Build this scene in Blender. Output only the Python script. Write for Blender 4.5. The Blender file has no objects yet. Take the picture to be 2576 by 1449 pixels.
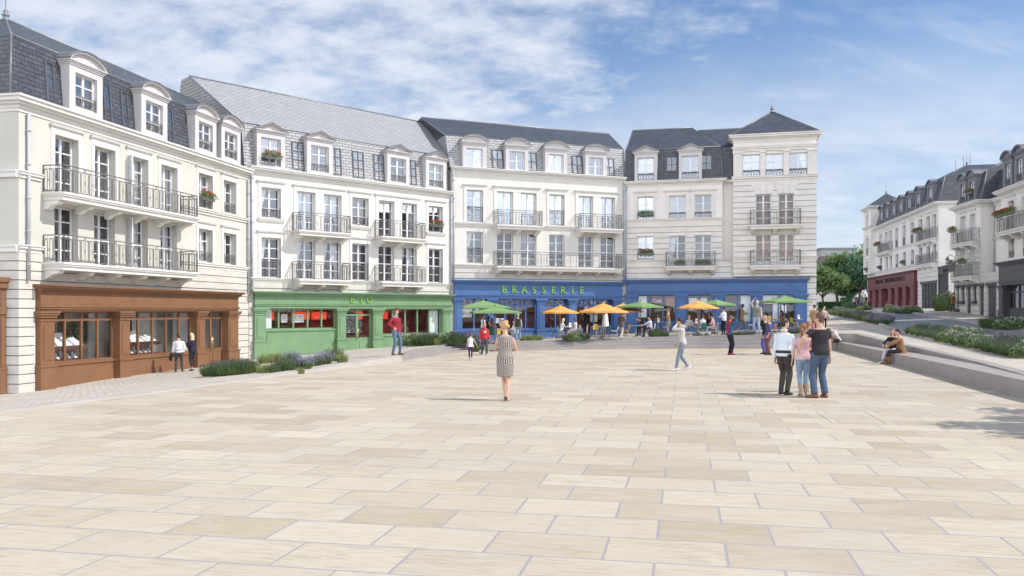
import bpy, math, random
import numpy as np
from mathutils import Vector, Matrix
from mathutils.geometry import delaunay_2d_cdt
rnd = random.Random(7)
SC = bpy.context.scene
COL = SC.collection
# ---------------------------------------------------------------- camera
H = 2.0; FP = 2100.0; CX = 1288.0; HY = 783.0          # eye height; focal length, centre and horizon in pixels of a 2576-wide frame
cd = bpy.data.cameras.new('camera'); cam = bpy.data.objects.new('camera', cd); COL.objects.link(cam)
cam.location = (0, 0, H); cam.rotation_euler = (math.radians(90), 0, 0)
cd.sensor_width = 36; cd.lens = 36 * FP / 2576; cd.shift_y = (HY - 724.5) / 2576
cd.clip_start = .1; cd.clip_end = 6000
SC.camera = cam
# ---------------------------------------------------------------- sky and sun
SUN_EL, SUN_AZ = 45.0, -9.0       # azimuth from +X, negative towards the viewer
W = bpy.data.worlds.new('World'); SC.world = W; W.use_nodes = True
nt = W.node_tree; nt.nodes.clear(); N = nt.nodes.new; L = nt.links.new
def nd(t, **k):
    n = N(t)
    for a, b in k.items():
        if a.startswith('i_'): n.inputs[int(a[2:])].default_value = b
        else: setattr(n, a, b)
    return n
sky = nd('ShaderNodeTexSky', sky_type='NISHITA', sun_disc=False, sun_elevation=math.radians(SUN_EL),
         sun_rotation=math.radians(90 - SUN_AZ), air_density=1.0, dust_density=.6, ozone_density=2.0)
tc = nd('ShaderNodeTexCoord'); sp = nd('ShaderNodeSeparateXYZ'); L(tc.outputs['Generated'], sp.inputs[0])
zz = nd('ShaderNodeMath', operation='MAXIMUM', i_1=0.0); L(sp.outputs[2], zz.inputs[0])
za = nd('ShaderNodeMath', operation='ADD', i_1=.30); L(zz.outputs[0], za.inputs[0])
dx = nd('ShaderNodeMath', operation='DIVIDE'); L(sp.outputs[0], dx.inputs[0]); L(za.outputs[0], dx.inputs[1])
dy = nd('ShaderNodeMath', operation='DIVIDE'); L(sp.outputs[1], dy.inputs[0]); L(za.outputs[0], dy.inputs[1])
cb = nd('ShaderNodeCombineXYZ'); L(dx.outputs[0], cb.inputs[0]); L(dy.outputs[0], cb.inputs[1])
def noise(vec, scale, det, rough, dist=0., rot=0., sc=(1, 1, 1), loc=(0, 0, 0)):
    m = nd('ShaderNodeMapping'); m.inputs['Rotation'].default_value = (0, 0, rot); m.inputs['Scale'].default_value = sc
    m.inputs['Location'].default_value = loc
    L(vec, m.inputs[0]); n = nd('ShaderNodeTexNoise'); L(m.outputs[0], n.inputs['Vector'])
    n.inputs['Scale'].default_value = scale; n.inputs['Detail'].default_value = det
    n.inputs['Roughness'].default_value = rough; n.inputs['Distortion'].default_value = dist
    return n.outputs[0]
def mth(op, a, b=None, clamp=False):
    n = nd('ShaderNodeMath', operation=op, use_clamp=clamp)
    for i, v in enumerate((a, b)):
        if v is None: continue
        if hasattr(v, 'links'): L(v, n.inputs[i])
        else: n.inputs[i].default_value = v
    return n.outputs[0]
def rng(v, a, b, c=0., d=1., smooth=True):
    n = nd('ShaderNodeMapRange', clamp=True); n.interpolation_type = 'SMOOTHSTEP' if smooth else 'LINEAR'
    L(v, n.inputs[0]); n.inputs[1].default_value = a; n.inputs[2].default_value = b
    n.inputs[3].default_value = c; n.inputs[4].default_value = d
    return n.outputs[0]
V = cb.outputs[0]
# cloud deck as a plane high overhead: gentle perspective so that the puffs keep a readable size near the horizon
big = noise(V, .50, 3, .5, .2, loc=(1.1, .7, 0))
mack = noise(V, 7., 6, .62, .12, rot=.5, sc=(1., 1.3, 1), loc=(1.3, .2, 0))
wisp = noise(V, 1.3, 7, .60, .6, rot=-.2, sc=(.8, 1.5, 1), loc=(5., 2., 0))
left = rng(sp.outputs[0], -.05, .5, .27, -.12, False)
rear_fill = mth('SUBTRACT', rng(sp.outputs[1], .25, -.35, 0., .46), rng(sp.outputs[2], .50, .85, 0., .55))  # extra cloud cover out of view behind the camera, added as fill
cov = mth('ADD', mth('ADD', mth('ADD', mth('MULTIPLY', mack, .60), mth('MULTIPLY', big, .55)), left), rear_fill)
c1 = mth('MULTIPLY', rng(cov, .58, .94), .95)
c2 = mth('MULTIPLY', rng(mth('ADD', mth('MULTIPLY', wisp, .85), mth('MULTIPLY', big, .3)), .50, .80), .72)
low = mth('MULTIPLY', rng(sp.outputs[2], .04, .36, 1.2, 0.), rng(wisp, .34, .58, .55, 1.))
cl = mth('MAXIMUM', mth('MAXIMUM', c1, c2), mth('MULTIPLY', low, 1.05))
cl = mth('MULTIPLY', cl, .84)
shade = rng(mth('ADD', mack, mth('MULTIPLY', wisp, .4)), .35, .95)
ccol = nd('ShaderNodeMix', data_type='RGBA'); L(shade, ccol.inputs[0])
ccol.inputs[6].default_value = (3.7, 4.1, 4.85, 1); ccol.inputs[7].default_value = (5.2, 5.35, 5.7, 1)
tint = nd('ShaderNodeMix', data_type='RGBA', blend_type='MULTIPLY'); tint.inputs[0].default_value = 1.
L(sky.outputs[0], tint.inputs[6]); tint.inputs[7].default_value = (.58, .68, .79, 1)
mix = nd('ShaderNodeMix', data_type='RGBA'); L(cl, mix.inputs[0]); L(tint.outputs[2], mix.inputs[6]); L(ccol.outputs[2], mix.inputs[7])
cgain = nd('ShaderNodeMix', data_type='RGBA', blend_type='MULTIPLY'); cgain.inputs[0].default_value = 1.
fill_gain = mth('MULTIPLY', rng(mth('MAXIMUM', rng(sp.outputs[1], .05, -.6), rng(sp.outputs[0], -.58, -.9)), 0., 1., 1.0, 2.9, False), rng(sp.outputs[2], .40, .85, 1., .35))  # unseen clouds behind and far left brightened to fill the shaded facades
gc = nd('ShaderNodeCombineColor'); [L(fill_gain, gc.inputs[k]) for k in range(3)]
L(ccol.outputs[2], cgain.inputs[6]); L(gc.outputs[0], cgain.inputs[7]); L(cgain.outputs[2], mix.inputs[7])
bg = nd('ShaderNodeBackground'); bg.inputs[1].default_value = .15; L(mix.outputs[2], bg.inputs[0])
wo = nd('ShaderNodeOutputWorld'); L(bg.outputs[0], wo.inputs[0])
sl = bpy.data.lights.new('sun', 'SUN'); sun = bpy.data.objects.new('sun', sl); COL.objects.link(sun)
sl.energy = 3.65; sl.angle = math.radians(.5); sl.color = (1, .955, .885)
sd = Vector((math.cos(math.radians(SUN_EL)) * math.cos(math.radians(SUN_AZ)), math.cos(math.radians(SUN_EL)) * math.sin(math.radians(SUN_AZ)), math.sin(math.radians(SUN_EL))))
sun.rotation_euler = sd.to_track_quat('Z', 'Y').to_euler(); sun.location = sd * 100
SC.view_settings.view_transform = 'Standard'; SC.view_settings.look = 'None'
SC.view_settings.exposure = 0.29; SC.view_settings.gamma = 1.0
SC.cycles.max_bounces = 6; SC.cycles.transparent_max_bounces = 12; SC.cycles.diffuse_bounces = 3
# ---------------------------------------------------------------- pixel geometry of the reference (regions studied, offset and scale)
ZO = {'1': (0, 0, .3519), '2': (0, 469.6, .4166), '3': (590.3, 187.8, .287), '4': (590.3, 590.3, .25), '5': (1127, 281.7, .287), '6': (1127, 657.4, .1944),
      'a': (1556.3, 241.5, .3147), 'b': (1556.3, 670.8, .25), 'c': (2039.2, 362.2, .324), 'd': (2039.2, 737.9, .2778), 'e': (1636.8, 724.5, .14816),
      'f': (1878.2, 751.3, .1852), 'g': (2146.6, 429.3, .2686), 'h': (2334.4, 348.8, .3425), 'i': (2039.2, 590.3, .1482), 'j': (1153.8, 778.1, .08333),
      'k': (1368.4, 764.7, .125), 'l': (1824.6, 737.9, .1111), 'm': (429.3, 818.4, .0926), 'n': (1194, 798.3, .15746), 'o': (2079.5, 764.7, .1111), 'D': (0, 0, 1)}
def px(z, x, y):
    o = ZO[z]; return o[0] + x * o[2], o[1] + y * o[2]
class Fac:                                   # a vertical facade plane: foot of its left edge, direction along it, direction inwards
    def __init__(s, x0, Y0, vpx, flip=False):
        s.P = ((x0 - CX) / FP * Y0, Y0); d = Vector((vpx - CX, FP))
        if d.x < 0 or flip: d = -d
        d.normalize(); s.d = d; s.n = Vector((-d.y, d.x)); s.ang = math.atan2(d.y, d.x)
    def uz(s, x, y, off=0):
        rx = (x - CX) / FP; qx = s.P[0] - off * s.n[0]; qy = s.P[1] - off * s.n[1]
        det = -s.d[0] + s.d[1] * rx
        u = (qx - qy * rx) / det; t = (-s.d[0] * qy + s.d[1] * qx) / det
        return u, H - (y - HY) / FP * t
    def u(s, z, x, y=0, off=0): return s.uz(*px(z, x, y), off)[0]
    def world(s, u, y=0): return (s.P[0] + s.d[0] * u + s.n[0] * y, s.P[1] + s.d[1] * u + s.n[1] * y)
F1 = Fac(47, 27.1, 1720); YB = 27.1 * (1720 - 47) / (1720 - 624)
F2 = Fac(626, YB, 3457); YC = YB * (3457 - 626) / (3457 - 1137)
F3 = Fac(1137, YC, 6651); YD = YC * (6651 - 1137) / (6651 - 1572)
F4 = Fac(1572, YD, -7134)
FW = Fac(2182, 80 * (2361 - 1704) / (2182 - 1704), 1704, True)
FR = Fac(2404, 64, 1552, True)
FB = Fac(2519, 54, 1720, True)
# ---------------------------------------------------------------- helpers
def tag(o, label=None, cat=None, group=None, kind=None):
    if label: o['label'] = label
    if cat: o['category'] = cat
    if group: o['group'] = group
    if kind: o['kind'] = kind
    return o
def empty(name, loc=(0, 0, 0), rz=0, label=None, cat=None, group=None):
    o = bpy.data.objects.new(name, None); COL.objects.link(o); o.location = loc; o.rotation_euler = (0, 0, rz)
    o.empty_display_size = .2
    return tag(o, label, cat, group)
def link(name, me, parent=None, loc=(0, 0, 0), rot=(0, 0, 0), scale=None):
    o = bpy.data.objects.new(name, me); COL.objects.link(o); o.parent = parent; o.location = loc; o.rotation_euler = rot
    if scale: o.scale = scale
    return o
def copy_tree(o, parent=None):
    c = o.copy(); COL.objects.link(c); c.parent = parent
    for ch in list(o.children): copy_tree(ch, c)
    return c
class MB:
    def __init__(s): s.v = []; s.f = []; s.m = []; s.uv = []; s.sm = []
    def face(s, pts, m=0, uv=None, sm=False):
        b = len(s.v); s.v += [tuple(p) for p in pts]; s.f.append(tuple(range(b, b + len(pts)))); s.m.append(m); s.uv.append(uv); s.sm.append(sm)
    def faces(s, verts, faces, m=0, sm=False):
        b = len(s.v); s.v += [tuple(p) for p in verts]
        for f in faces: s.f.append(tuple(i + b for i in f)); s.m.append(m); s.uv.append(None); s.sm.append(sm)
    def box(s, x0, x1, y0, y1, z0, z1, m=0):
        if x1 < x0: x0, x1 = x1, x0
        if y1 < y0: y0, y1 = y1, y0
        if z1 < z0: z0, z1 = z1, z0
        s.faces([(x0, y0, z0), (x1, y0, z0), (x1, y1, z0), (x0, y1, z0), (x0, y0, z1), (x1, y0, z1), (x1, y1, z1), (x0, y1, z1)],
                [(0, 3, 2, 1), (4, 5, 6, 7), (0, 1, 5, 4), (1, 2, 6, 5), (2, 3, 7, 6), (3, 0, 4, 7)], m)
    def prism(s, poly, ax, a, b, m=0):           # polygon in the two other axes, extruded along ax from a to b
        def P(p, t): return (t, p[0], p[1]) if ax == 'x' else ((p[0], t, p[1]) if ax == 'y' else (p[0], p[1], t))
        n = len(poly)
        s.faces([P(p, a) for p in poly] + [P(p, b) for p in poly],
                [tuple(range(n)), tuple(range(2 * n - 1, n - 1, -1))] + [(i, i + n, (i + 1) % n + n, (i + 1) % n) for i in range(n)], m)
    def rings(s, rings, m=0, caps=True, sm=True, closed=True):
        n = len(rings[0]); vs = [p for r in rings for p in r]; fs = []
        for k in range(len(rings) - 1):
            for i in range(n if closed else n - 1):
                j = (i + 1) % n; fs.append((k * n + i, k * n + j, (k + 1) * n + j, (k + 1) * n + i))
        if caps: fs.append(tuple(range(n - 1, -1, -1))); fs.append(tuple((len(rings) - 1) * n + i for i in range(n)))
        s.faces(vs, fs, m, sm)
    def tube(s, pts, r, n=6, m=0, caps=True, sm=True, closed=False):
        pts = [Vector(p) for p in pts]; R = r if isinstance(r, (list, tuple)) else [r] * len(pts); rings = []
        up = None
        for i, p in enumerate(pts):
            a = pts[i - 1] if i or closed else p; b = pts[(i + 1) % len(pts)] if i < len(pts) - 1 or closed else p
            t = (b - a).normalized()
            if up is None: up = Vector((0, 0, 1)) if abs(t.z) < .9 else Vector((1, 0, 0))
            x = t.cross(up)
            if x.length < 1e-4: x = t.orthogonal()
            x.normalize(); y = x.cross(t); up = y
            rings.append([p + (x * math.cos(2 * math.pi * k / n + math.pi / n) + y * math.sin(2 * math.pi * k / n + math.pi / n)) * R[i] for k in range(n)])
        if closed: rings.append(rings[0]); caps = False
        s.rings(rings, m, caps, sm)
    def lathe(s, prof, c=(0, 0), n=12, m=0, sm=True):
        s.rings([[(c[0] + r * math.cos(2 * math.pi * k / n), c[1] + r * math.sin(2 * math.pi * k / n), z) for k in range(n)] for r, z in prof], m, True, sm)
    def ball(s, c, r, nu=10, nv=7, m=0):
        r = r if isinstance(r, (tuple, list)) else (r, r, r)
        s.rings([[(c[0] + r[0] * math.sin(t) * math.cos(2 * math.pi * k / nu), c[1] + r[1] * math.sin(t) * math.sin(2 * math.pi * k / nu), c[2] - r[2] * math.cos(t)) for k in range(nu)]
                 for t in [math.pi * (j + .06 * (j == 0) - .06 * (j == nv)) / nv for j in range(nv + 1)]], m)
    def mesh(s, name, mats):
        me = bpy.data.meshes.new(name); me.from_pydata(s.v, [], s.f)
        for x in (mats if isinstance(mats, (list, tuple)) else [mats]): me.materials.append(x)
        me.polygons.foreach_set('material_index', s.m); me.polygons.foreach_set('use_smooth', s.sm)
        if any(s.uv):
            ul = me.uv_layers.new(name='UVMap'); k = 0
            for f, u in zip(s.f, s.uv):
                for j in range(len(f)):
                    if u: ul.data[k].uv = u[j]
                    k += 1
        me.update(); return me
    def build(s, name, mats, parent=None, loc=(0, 0, 0), rot=(0, 0, 0)): return link(name, s.mesh(name, mats), parent, loc, rot)
# ---------------------------------------------------------------- materials
class NT:                                     # small wrapper for building node materials
    def __init__(s, name):
        s.m = bpy.data.materials.new(name); s.m.use_nodes = True; s.t = s.m.node_tree; s.b = s.t.nodes['Principled BSDF']; s.o = s.t.nodes['Material Output']
    def n(s, t, **k):
        n = s.t.nodes.new(t)
        for a, b in k.items(): setattr(n, a, b)
        return n
    def l(s, a, b): s.t.links.new(a, b)
    def obj(s): return s.n('ShaderNodeTexCoord').outputs['Object']
    def uv(s): return s.n('ShaderNodeTexCoord').outputs['UV']
    def noise(s, vec, sc, det=4, rough=.55, scale=(1, 1, 1), dist=0):
        mp = s.n('ShaderNodeMapping'); mp.inputs['Scale'].default_value = scale; s.l(vec, mp.inputs[0])
        n = s.n('ShaderNodeTexNoise'); s.l(mp.outputs[0], n.inputs['Vector']); n.inputs['Scale'].default_value = sc; n.inputs['Detail'].default_value = det
        n.inputs['Roughness'].default_value = rough; n.inputs['Distortion'].default_value = dist; return n.outputs[0]
    def ramp(s, v, stops):
        r = s.n('ShaderNodeValToRGB'); s.l(v, r.inputs[0]); e = r.color_ramp.elements
        while len(e) < len(stops): e.new(.5)
        for i, (p, c) in enumerate(stops): e[i].position = p; e[i].color = c if len(c) == 4 else (*c, 1)
        return r.outputs[0]
    def mix(s, f, a, b, mode='MIX'):
        n = s.n('ShaderNodeMix', data_type='RGBA', blend_type=mode)
        for i, v in ((0, f), (6, a), (7, b)):
            if hasattr(v, 'links'): s.l(v, n.inputs[i])
            else: n.inputs[i].default_value = v if i == 0 else (*v, 1)[:4]
        return n.outputs[2]
    def math(s, op, a, b=None):
        n = s.n('ShaderNodeMath', operation=op)
        for i, v in enumerate((a, b)):
            if v is None: continue
            if hasattr(v, 'links'): s.l(v, n.inputs[i])
            else: n.inputs[i].default_value = v
        return n.outputs[0]
    def bump(s, h, strength, dist=.02):
        b = s.n('ShaderNodeBump'); b.inputs['Strength'].default_value = strength; b.inputs['Distance'].default_value = dist
        s.l(h, b.inputs['Height']); s.l(b.outputs[0], s.b.inputs['Normal']); return b
    def done(s, col=None, rough=.6, spec=.5, metal=0):
        if col is not None:
            if hasattr(col, 'links'): s.l(col, s.b.inputs['Base Color'])
            else: s.b.inputs['Base Color'].default_value = (*col, 1)
        if hasattr(rough, 'links'): s.l(rough, s.b.inputs['Roughness'])
        else: s.b.inputs['Roughness'].default_value = rough
        s.b.inputs['Specular IOR Level'].default_value = spec; s.b.inputs['Metallic'].default_value = metal
        return s.m
_mc = {}
def plain(name, col, rough=.6, var=.12, nscale=6., bump=.15, bscale=60., spec=.4, metal=0):
    if name in _mc: return _mc[name]
    t = NT(name); o = t.obj(); n = t.noise(o, nscale)
    c = t.ramp(n, [(.3, [x * (1 - var) for x in col]), (.7, [min(1, x * (1 + var)) for x in col])])
    if bump: t.bump(t.noise(o, bscale, 3), bump, .01)
    _mc[name] = t.done(c, rough, spec, metal); return _mc[name]
def wallmat(name, col, stain=.10):
    t = NT(name); o = t.obj()
    big = t.noise(o, .35, 4, .6); streak = t.noise(o, 1.2, 4, .6, (1, 1, .15)); fine = t.noise(o, 30, 4, .6)
    c = t.ramp(big, [(.3, [x * (1 - stain) for x in col]), (.65, [min(1, x * 1.03) for x in col])])
    c = t.mix(t.math('MULTIPLY', t.math('SUBTRACT', 1., t.ramp(streak, [(.35, (0, 0, 0)), (.55, (1, 1, 1))])), .24), c, [x * .80 for x in col])
    t.bump(fine, .12, .01)
    return t.done(c, .85, .2)
M = {}
M['stucco_warm'] = wallmat('stucco_warm', (.575, .55, .495))
M['stucco_pale'] = wallmat('stucco_pale', (.675, .65, .60))
M['stucco_grey'] = wallmat('stucco_grey', (.78, .74, .69))
M['trim'] = wallmat('trim_white', (.70, .68, .64), .05)
M['zinc_wall'] = wallmat('dormer_render', (.56, .535, .53), .06)
def stone(name, col):
    t = NT(name); o = t.obj(); b = t.n('ShaderNodeTexNoise'); 
    n = t.noise(o, 1.1, 5, .6, (1, 1, 2.2)); f = t.noise(o, 22, 5, .6)
    c = t.ramp(n, [(.32, [x * .86 for x in col]), (.68, [min(1, x * 1.05) for x in col])])
    c = t.mix(t.math('MULTIPLY', f, .22), c, [x * .75 for x in col])
    t.bump(f, .15, .01); return t.done(c, .8, .25)
M['stone'] = stone('ashlar_stone', (.75, .70, .645)); M['stone_pale'] = stone('pale_ashlar', (.60, .57, .515))
M['joint'] = plain('stone_joint', (.16, .145, .13), .9)
M['step_stone'] = stone('step_granite', (.32, .295, .28)); M['seat_stone'] = stone('seat_granite', (.36, .325, .30))
def slate(name, c0, c1, rough=.38, spec=.6):
    t = NT(name); u = t.uv(); b = t.n('ShaderNodeTexBrick'); t.l(u, b.inputs[0])
    b.inputs['Scale'].default_value = 1; b.inputs['Brick Width'].default_value = .38; b.inputs['Row Height'].default_value = .155
    b.inputs['Mortar Size'].default_value = .010; b.inputs['Mortar Smooth'].default_value = .1; b.inputs['Bias'].default_value = -.1
    b.inputs['Color1'].default_value = (*c0, 1); b.inputs['Color2'].default_value = (*c1, 1); b.inputs['Mortar'].default_value = (.018, .019, .022, 1)
    n = t.noise(u, 9, 4, .6); c = t.mix(.45, b.outputs[0], t.ramp(n, [(.3, [x * .6 for x in c0]), (.7, [x * 1.3 for x in c1])]))
    c = t.mix(b.outputs['Fac'], c, (.018, .019, .022))
    h = t.math('SUBTRACT', t.math('MULTIPLY', n, .35), b.outputs['Fac']); t.bump(h, .8, .03)
    r = t.math('ADD', t.math('MULTIPLY', n, .25), rough - .1)
    return t.done(c, r, spec)
M['slate'] = slate('slate_dark', (.045, .049, .060), (.105, .112, .130), .42, .5)
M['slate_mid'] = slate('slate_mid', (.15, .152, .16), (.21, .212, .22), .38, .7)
M['slate_glint'] = slate('slate_glint_pale', (.33, .33, .335), (.43, .43, .435), .42, .6)  # paler slate copy with the sun glint painted into its colour
M['zinc_dark'] = wallmat('zinc_dormer_dark', (.20, .20, .225), .06)
M['zinc'] = plain('zinc_sheet', (.20, .205, .22), .45, .12, 3., .05, 20., .5, .3)
M['frame_white'] = plain('window_frame_white', (.74, .74, .75), .45, .03, 4., 0)
M['frame_dark'] = plain('roof_window_frame', (.10, .10, .115), .45, .06, 4., 0)
M['iron'] = plain('wrought_iron', (.165, .155, .15), .5, .15, 8., 0, spec=.5)
M['pipe'] = plain('downpipe_zinc', (.42, .43, .46), .5, .1, 3., .03, 20)
M['curtain'] = plain('net_curtain', (.72, .71, .70), .9, .04, 8., 0)
M['curtain_dark'] = plain('heavy_curtain', (.20, .15, .13), .9, .1, 8., 0)
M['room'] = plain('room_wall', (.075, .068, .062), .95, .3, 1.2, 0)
M['room_warm'] = plain('room_wall_ochre', (.62, .36, .20), .95, .2, 1.2, 0)
def glass(name, refl, tint=(.9, .93, .95)):
    t = NT(name); t.t.nodes.remove(t.b)
    tr = t.n('ShaderNodeBsdfTransparent'); tr.inputs[0].default_value = (*tint, 1)
    g = t.n('ShaderNodeBsdfGlossy'); g.inputs['Roughness'].default_value = .015; g.inputs[0].default_value = (.92, .95, 1, 1)
    ge = t.n('ShaderNodeNewGeometry'); dt = t.n('ShaderNodeVectorMath', operation='DOT_PRODUCT'); t.l(ge.outputs['Normal'], dt.inputs[0]); t.l(ge.outputs['Incoming'], dt.inputs[1]); sch = t.math('ADD', .04, t.math('MULTIPLY', .96, t.math('POWER', t.math('SUBTRACT', 1., t.math('ABSOLUTE', dt.outputs['Value'])), 5.)))
    of = t.n('ShaderNodeObjectInfo'); f = t.math('MINIMUM', t.math('ADD', t.math('MULTIPLY', sch, 1.4), t.math('MULTIPLY', refl, t.math('ADD', .5, of.outputs['Random']))), .95)
    bn = t.n('ShaderNodeBump'); bn.inputs['Strength'].default_value = .06; bn.inputs['Distance'].default_value = .02
    oi = t.n('ShaderNodeObjectInfo'); va = t.n('ShaderNodeVectorMath', operation='ADD'); sv = t.n('ShaderNodeVectorMath', operation='SCALE'); t.l(oi.outputs['Location'], sv.inputs[0]); sv.inputs['Scale'].default_value = 1.7; t.l(t.obj(), va.inputs[0]); t.l(sv.outputs[0], va.inputs[1]); t.l(t.noise(va.outputs[0], 1.1, 2), bn.inputs['Height']); t.l(bn.outputs[0], g.inputs['Normal'])
    mx = t.n('ShaderNodeMixShader'); t.l(f, mx.inputs[0]); t.l(tr.outputs[0], mx.inputs[1]); t.l(g.outputs[0], mx.inputs[2]); t.l(mx.outputs[0], t.o.inputs[0])
    return t.m
M['glass'] = glass('window_glass', .30); M['glass_low'] = glass('window_glass_dim', .10); M['shopglass'] = glass('shop_glass', .02)
def paint(name, col, rough=.5):
    t = NT(name); o = t.obj(); n = t.noise(o, 1.3, 4, .6); g = t.noise(o, 14, 3, .6, (1, 1, .12))
    c = t.ramp(n, [(.3, [x * .88 for x in col]), (.7, [min(1, x * 1.1) for x in col])])
    c = t.mix(t.math('MULTIPLY', g, .16), c, [x * .7 for x in col])
    t.bump(g, .05, .006); return t.done(c, rough, .4)
M['brown'] = paint('brown_paint', (.215, .105, .052)); M['green'] = paint('green_paint', (.17, .285, .15))
M['blue'] = paint('blue_paint', (.068, .145, .335)); M['red'] = paint('oxblood_paint', (.165, .042, .046)); M['char'] = paint('charcoal_paint', (.055, .055, .062))
M['letter_green'] = plain('letter_green', (.20, .42, .06), .45, .05, 3, 0); M['black'] = plain('black_paint', (.015, .015, .017), .5, .1, 5, 0)
M['white'] = plain('white_matt', (.80, .79, .77), .7, .03, 5, 0); M['brass'] = plain('brass', (.55, .42, .20), .3, .1, 5, 0, metal=.8)
# paving: long sandstone slabs in courses aligned with the left building
t = NT('plaza_slabs'); o = t.obj(); mp = t.n('ShaderNodeMapping'); mp.inputs['Rotation'].default_value = (0, 0, -(F1.ang - math.pi / 2)); mp.inputs['Location'].default_value = (.23, .17, 0); t.l(o, mp.inputs[0]); pv = mp.outputs[0]
b = t.n('ShaderNodeTexBrick'); t.l(pv, b.inputs[0]); b.offset = .42; b.squash_frequency = 2
for k, v in (('Scale', 1), ('Brick Width', .99), ('Row Height', .69), ('Mortar Size', .0125), ('Mortar Smooth', .12), ('Bias', 0)): b.inputs[k].default_value = v
b.inputs['Color1'].default_value = (0, 0, 0, 1); b.inputs['Color2'].default_value = (1, 1, 1, 1); b.inputs['Mortar'].default_value = (.5, .5, .5, 1)
tile = b.outputs[0]; vm = t.n('ShaderNodeVectorMath', operation='MULTIPLY_ADD'); t.l(tile, vm.inputs[0]); vm.inputs[1].default_value = (17, 9, 31); t.l(pv, vm.inputs[2])
soft = t.noise(vm.outputs[0], 1.6, 4, .6, (.6, 1.3, 1), 1.2); grain = t.noise(vm.outputs[0], 5., 7, .66, (.35, 2.6, 1), 2.2); pit = t.noise(o, 42, 3, .7); fine = t.noise(o, 130, 3, .6)
slow = t.noise(o, .12, 3, .5)
base = t.ramp(tile, [(0, (.43, .355, .255)), (.3, (.50, .425, .32)), (.55, (.575, .50, .385)), (.8, (.51, .445, .35)), (1, (.62, .545, .43))])
c = t.mix(t.math('MULTIPLY', t.ramp(grain, [(.46, (0, 0, 0)), (.64, (1, 1, 1))]), .5), base, (.365, .305, .21))
veins = t.math('MULTIPLY', t.ramp(grain, [(.48, (0, 0, 0)), (.58, (1, 1, 1))]), t.ramp(t.noise(vm.outputs[0], .9, 2, .5), [(.45, (0, 0, 0)), (.62, (1, 1, 1))]))
c = t.mix(t.math('MULTIPLY', veins, .36), c, (.33, .27, .175))
c = t.mix(t.math('MULTIPLY', t.ramp(soft, [(.40, (0, 0, 0)), (.7, (1, 1, 1))]), .40), c, (.57, .51, .415))
c = t.mix(t.math('MULTIPLY', t.ramp(slow, [(.35, (0, 0, 0)), (.65, (1, 1, 1))]), .15), c, (.40, .35, .29))
c = t.mix(t.ramp(pit, [(.24, (.55, .55, .55)), (.30, (0, 0, 0))]), c, (.20, .17, .12))
c = t.mix(b.outputs['Fac'], c, (.35, .325, .335))
h = t.math('ADD', t.math('ADD', t.math('MULTIPLY', grain, .5), t.math('MULTIPLY', fine, .12)), t.math('MULTIPLY', b.outputs['Fac'], -1.1)); h = t.math('ADD', h, t.math('MULTIPLY', tile, .15)); t.bump(h, .55, .012)
M['plaza'] = t.done(c, .72, .3)
def setts(name, w, hgt, c0, c1, mor, rot, rough=.75, bump=.9):
    t = NT(name); o = t.obj(); mp = t.n('ShaderNodeMapping'); mp.inputs['Rotation'].default_value = (0, 0, rot); t.l(o, mp.inputs[0])
    wob = t.n('ShaderNodeVectorMath', operation='MULTIPLY_ADD'); nz = t.n('ShaderNodeTexNoise'); t.l(mp.outputs[0], nz.inputs['Vector']); nz.inputs['Scale'].default_value = 3
    t.l(nz.outputs['Color'], wob.inputs[0]); wob.inputs[1].default_value = (.03, .03, 0); t.l(mp.outputs[0], wob.inputs[2])
    b = t.n('ShaderNodeTexBrick'); t.l(wob.outputs[0], b.inputs[0])
    for k, v in (('Scale', 1), ('Brick Width', w), ('Row Height', hgt), ('Mortar Size', .012), ('Mortar Smooth', .6)): b.inputs[k].default_value = v
    b.inputs['Color1'].default_value = (*c0, 1); b.inputs['Color2'].default_value = (*c1, 1); b.inputs['Mortar'].default_value = (*mor, 1)
    slow = t.noise(o, .25, 4, .6); f = t.noise(o, 35, 4, .6)
    c = t.mix(t.math('MULTIPLY', t.ramp(slow, [(.35, (0, 0, 0)), (.65, (1, 1, 1))]), .35), b.outputs[0], [x * .78 for x in c0])
    c = t.mix(t.math('MULTIPLY', f, .25), c, mor)
    t.bump(t.math('SUBTRACT', t.math('MULTIPLY', f, .3), b.outputs['Fac']), bump, .02); return t.done(c, rough, .35)
M['setts'] = setts('sandstone_setts', .24, .15, (.54, .475, .405), (.66, .595, .515), (.36, .315, .27), .2)
M['road'] = setts('granite_setts', .17, .12, (.29, .29, .30), (.38, .375, .37), (.14, .14, .14), -.25, .55)
M['kerb'] = stone('kerb_stone', (.46, .425, .39))
M['soil'] = plain('planting_soil', (.055, .042, .03), .95, .3, 8, .5, 30)
M['turf'] = plain('far_turf', (.10, .13, .05), .95, .3, .3, 0)
# ---------------------------------------------------------------- ground
SX = lambda x, Y: (x - CX) / FP * Y
def gp(x, y, Y): return (SX(x, Y), Y, H - (y - HY) / FP * Y)
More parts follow.
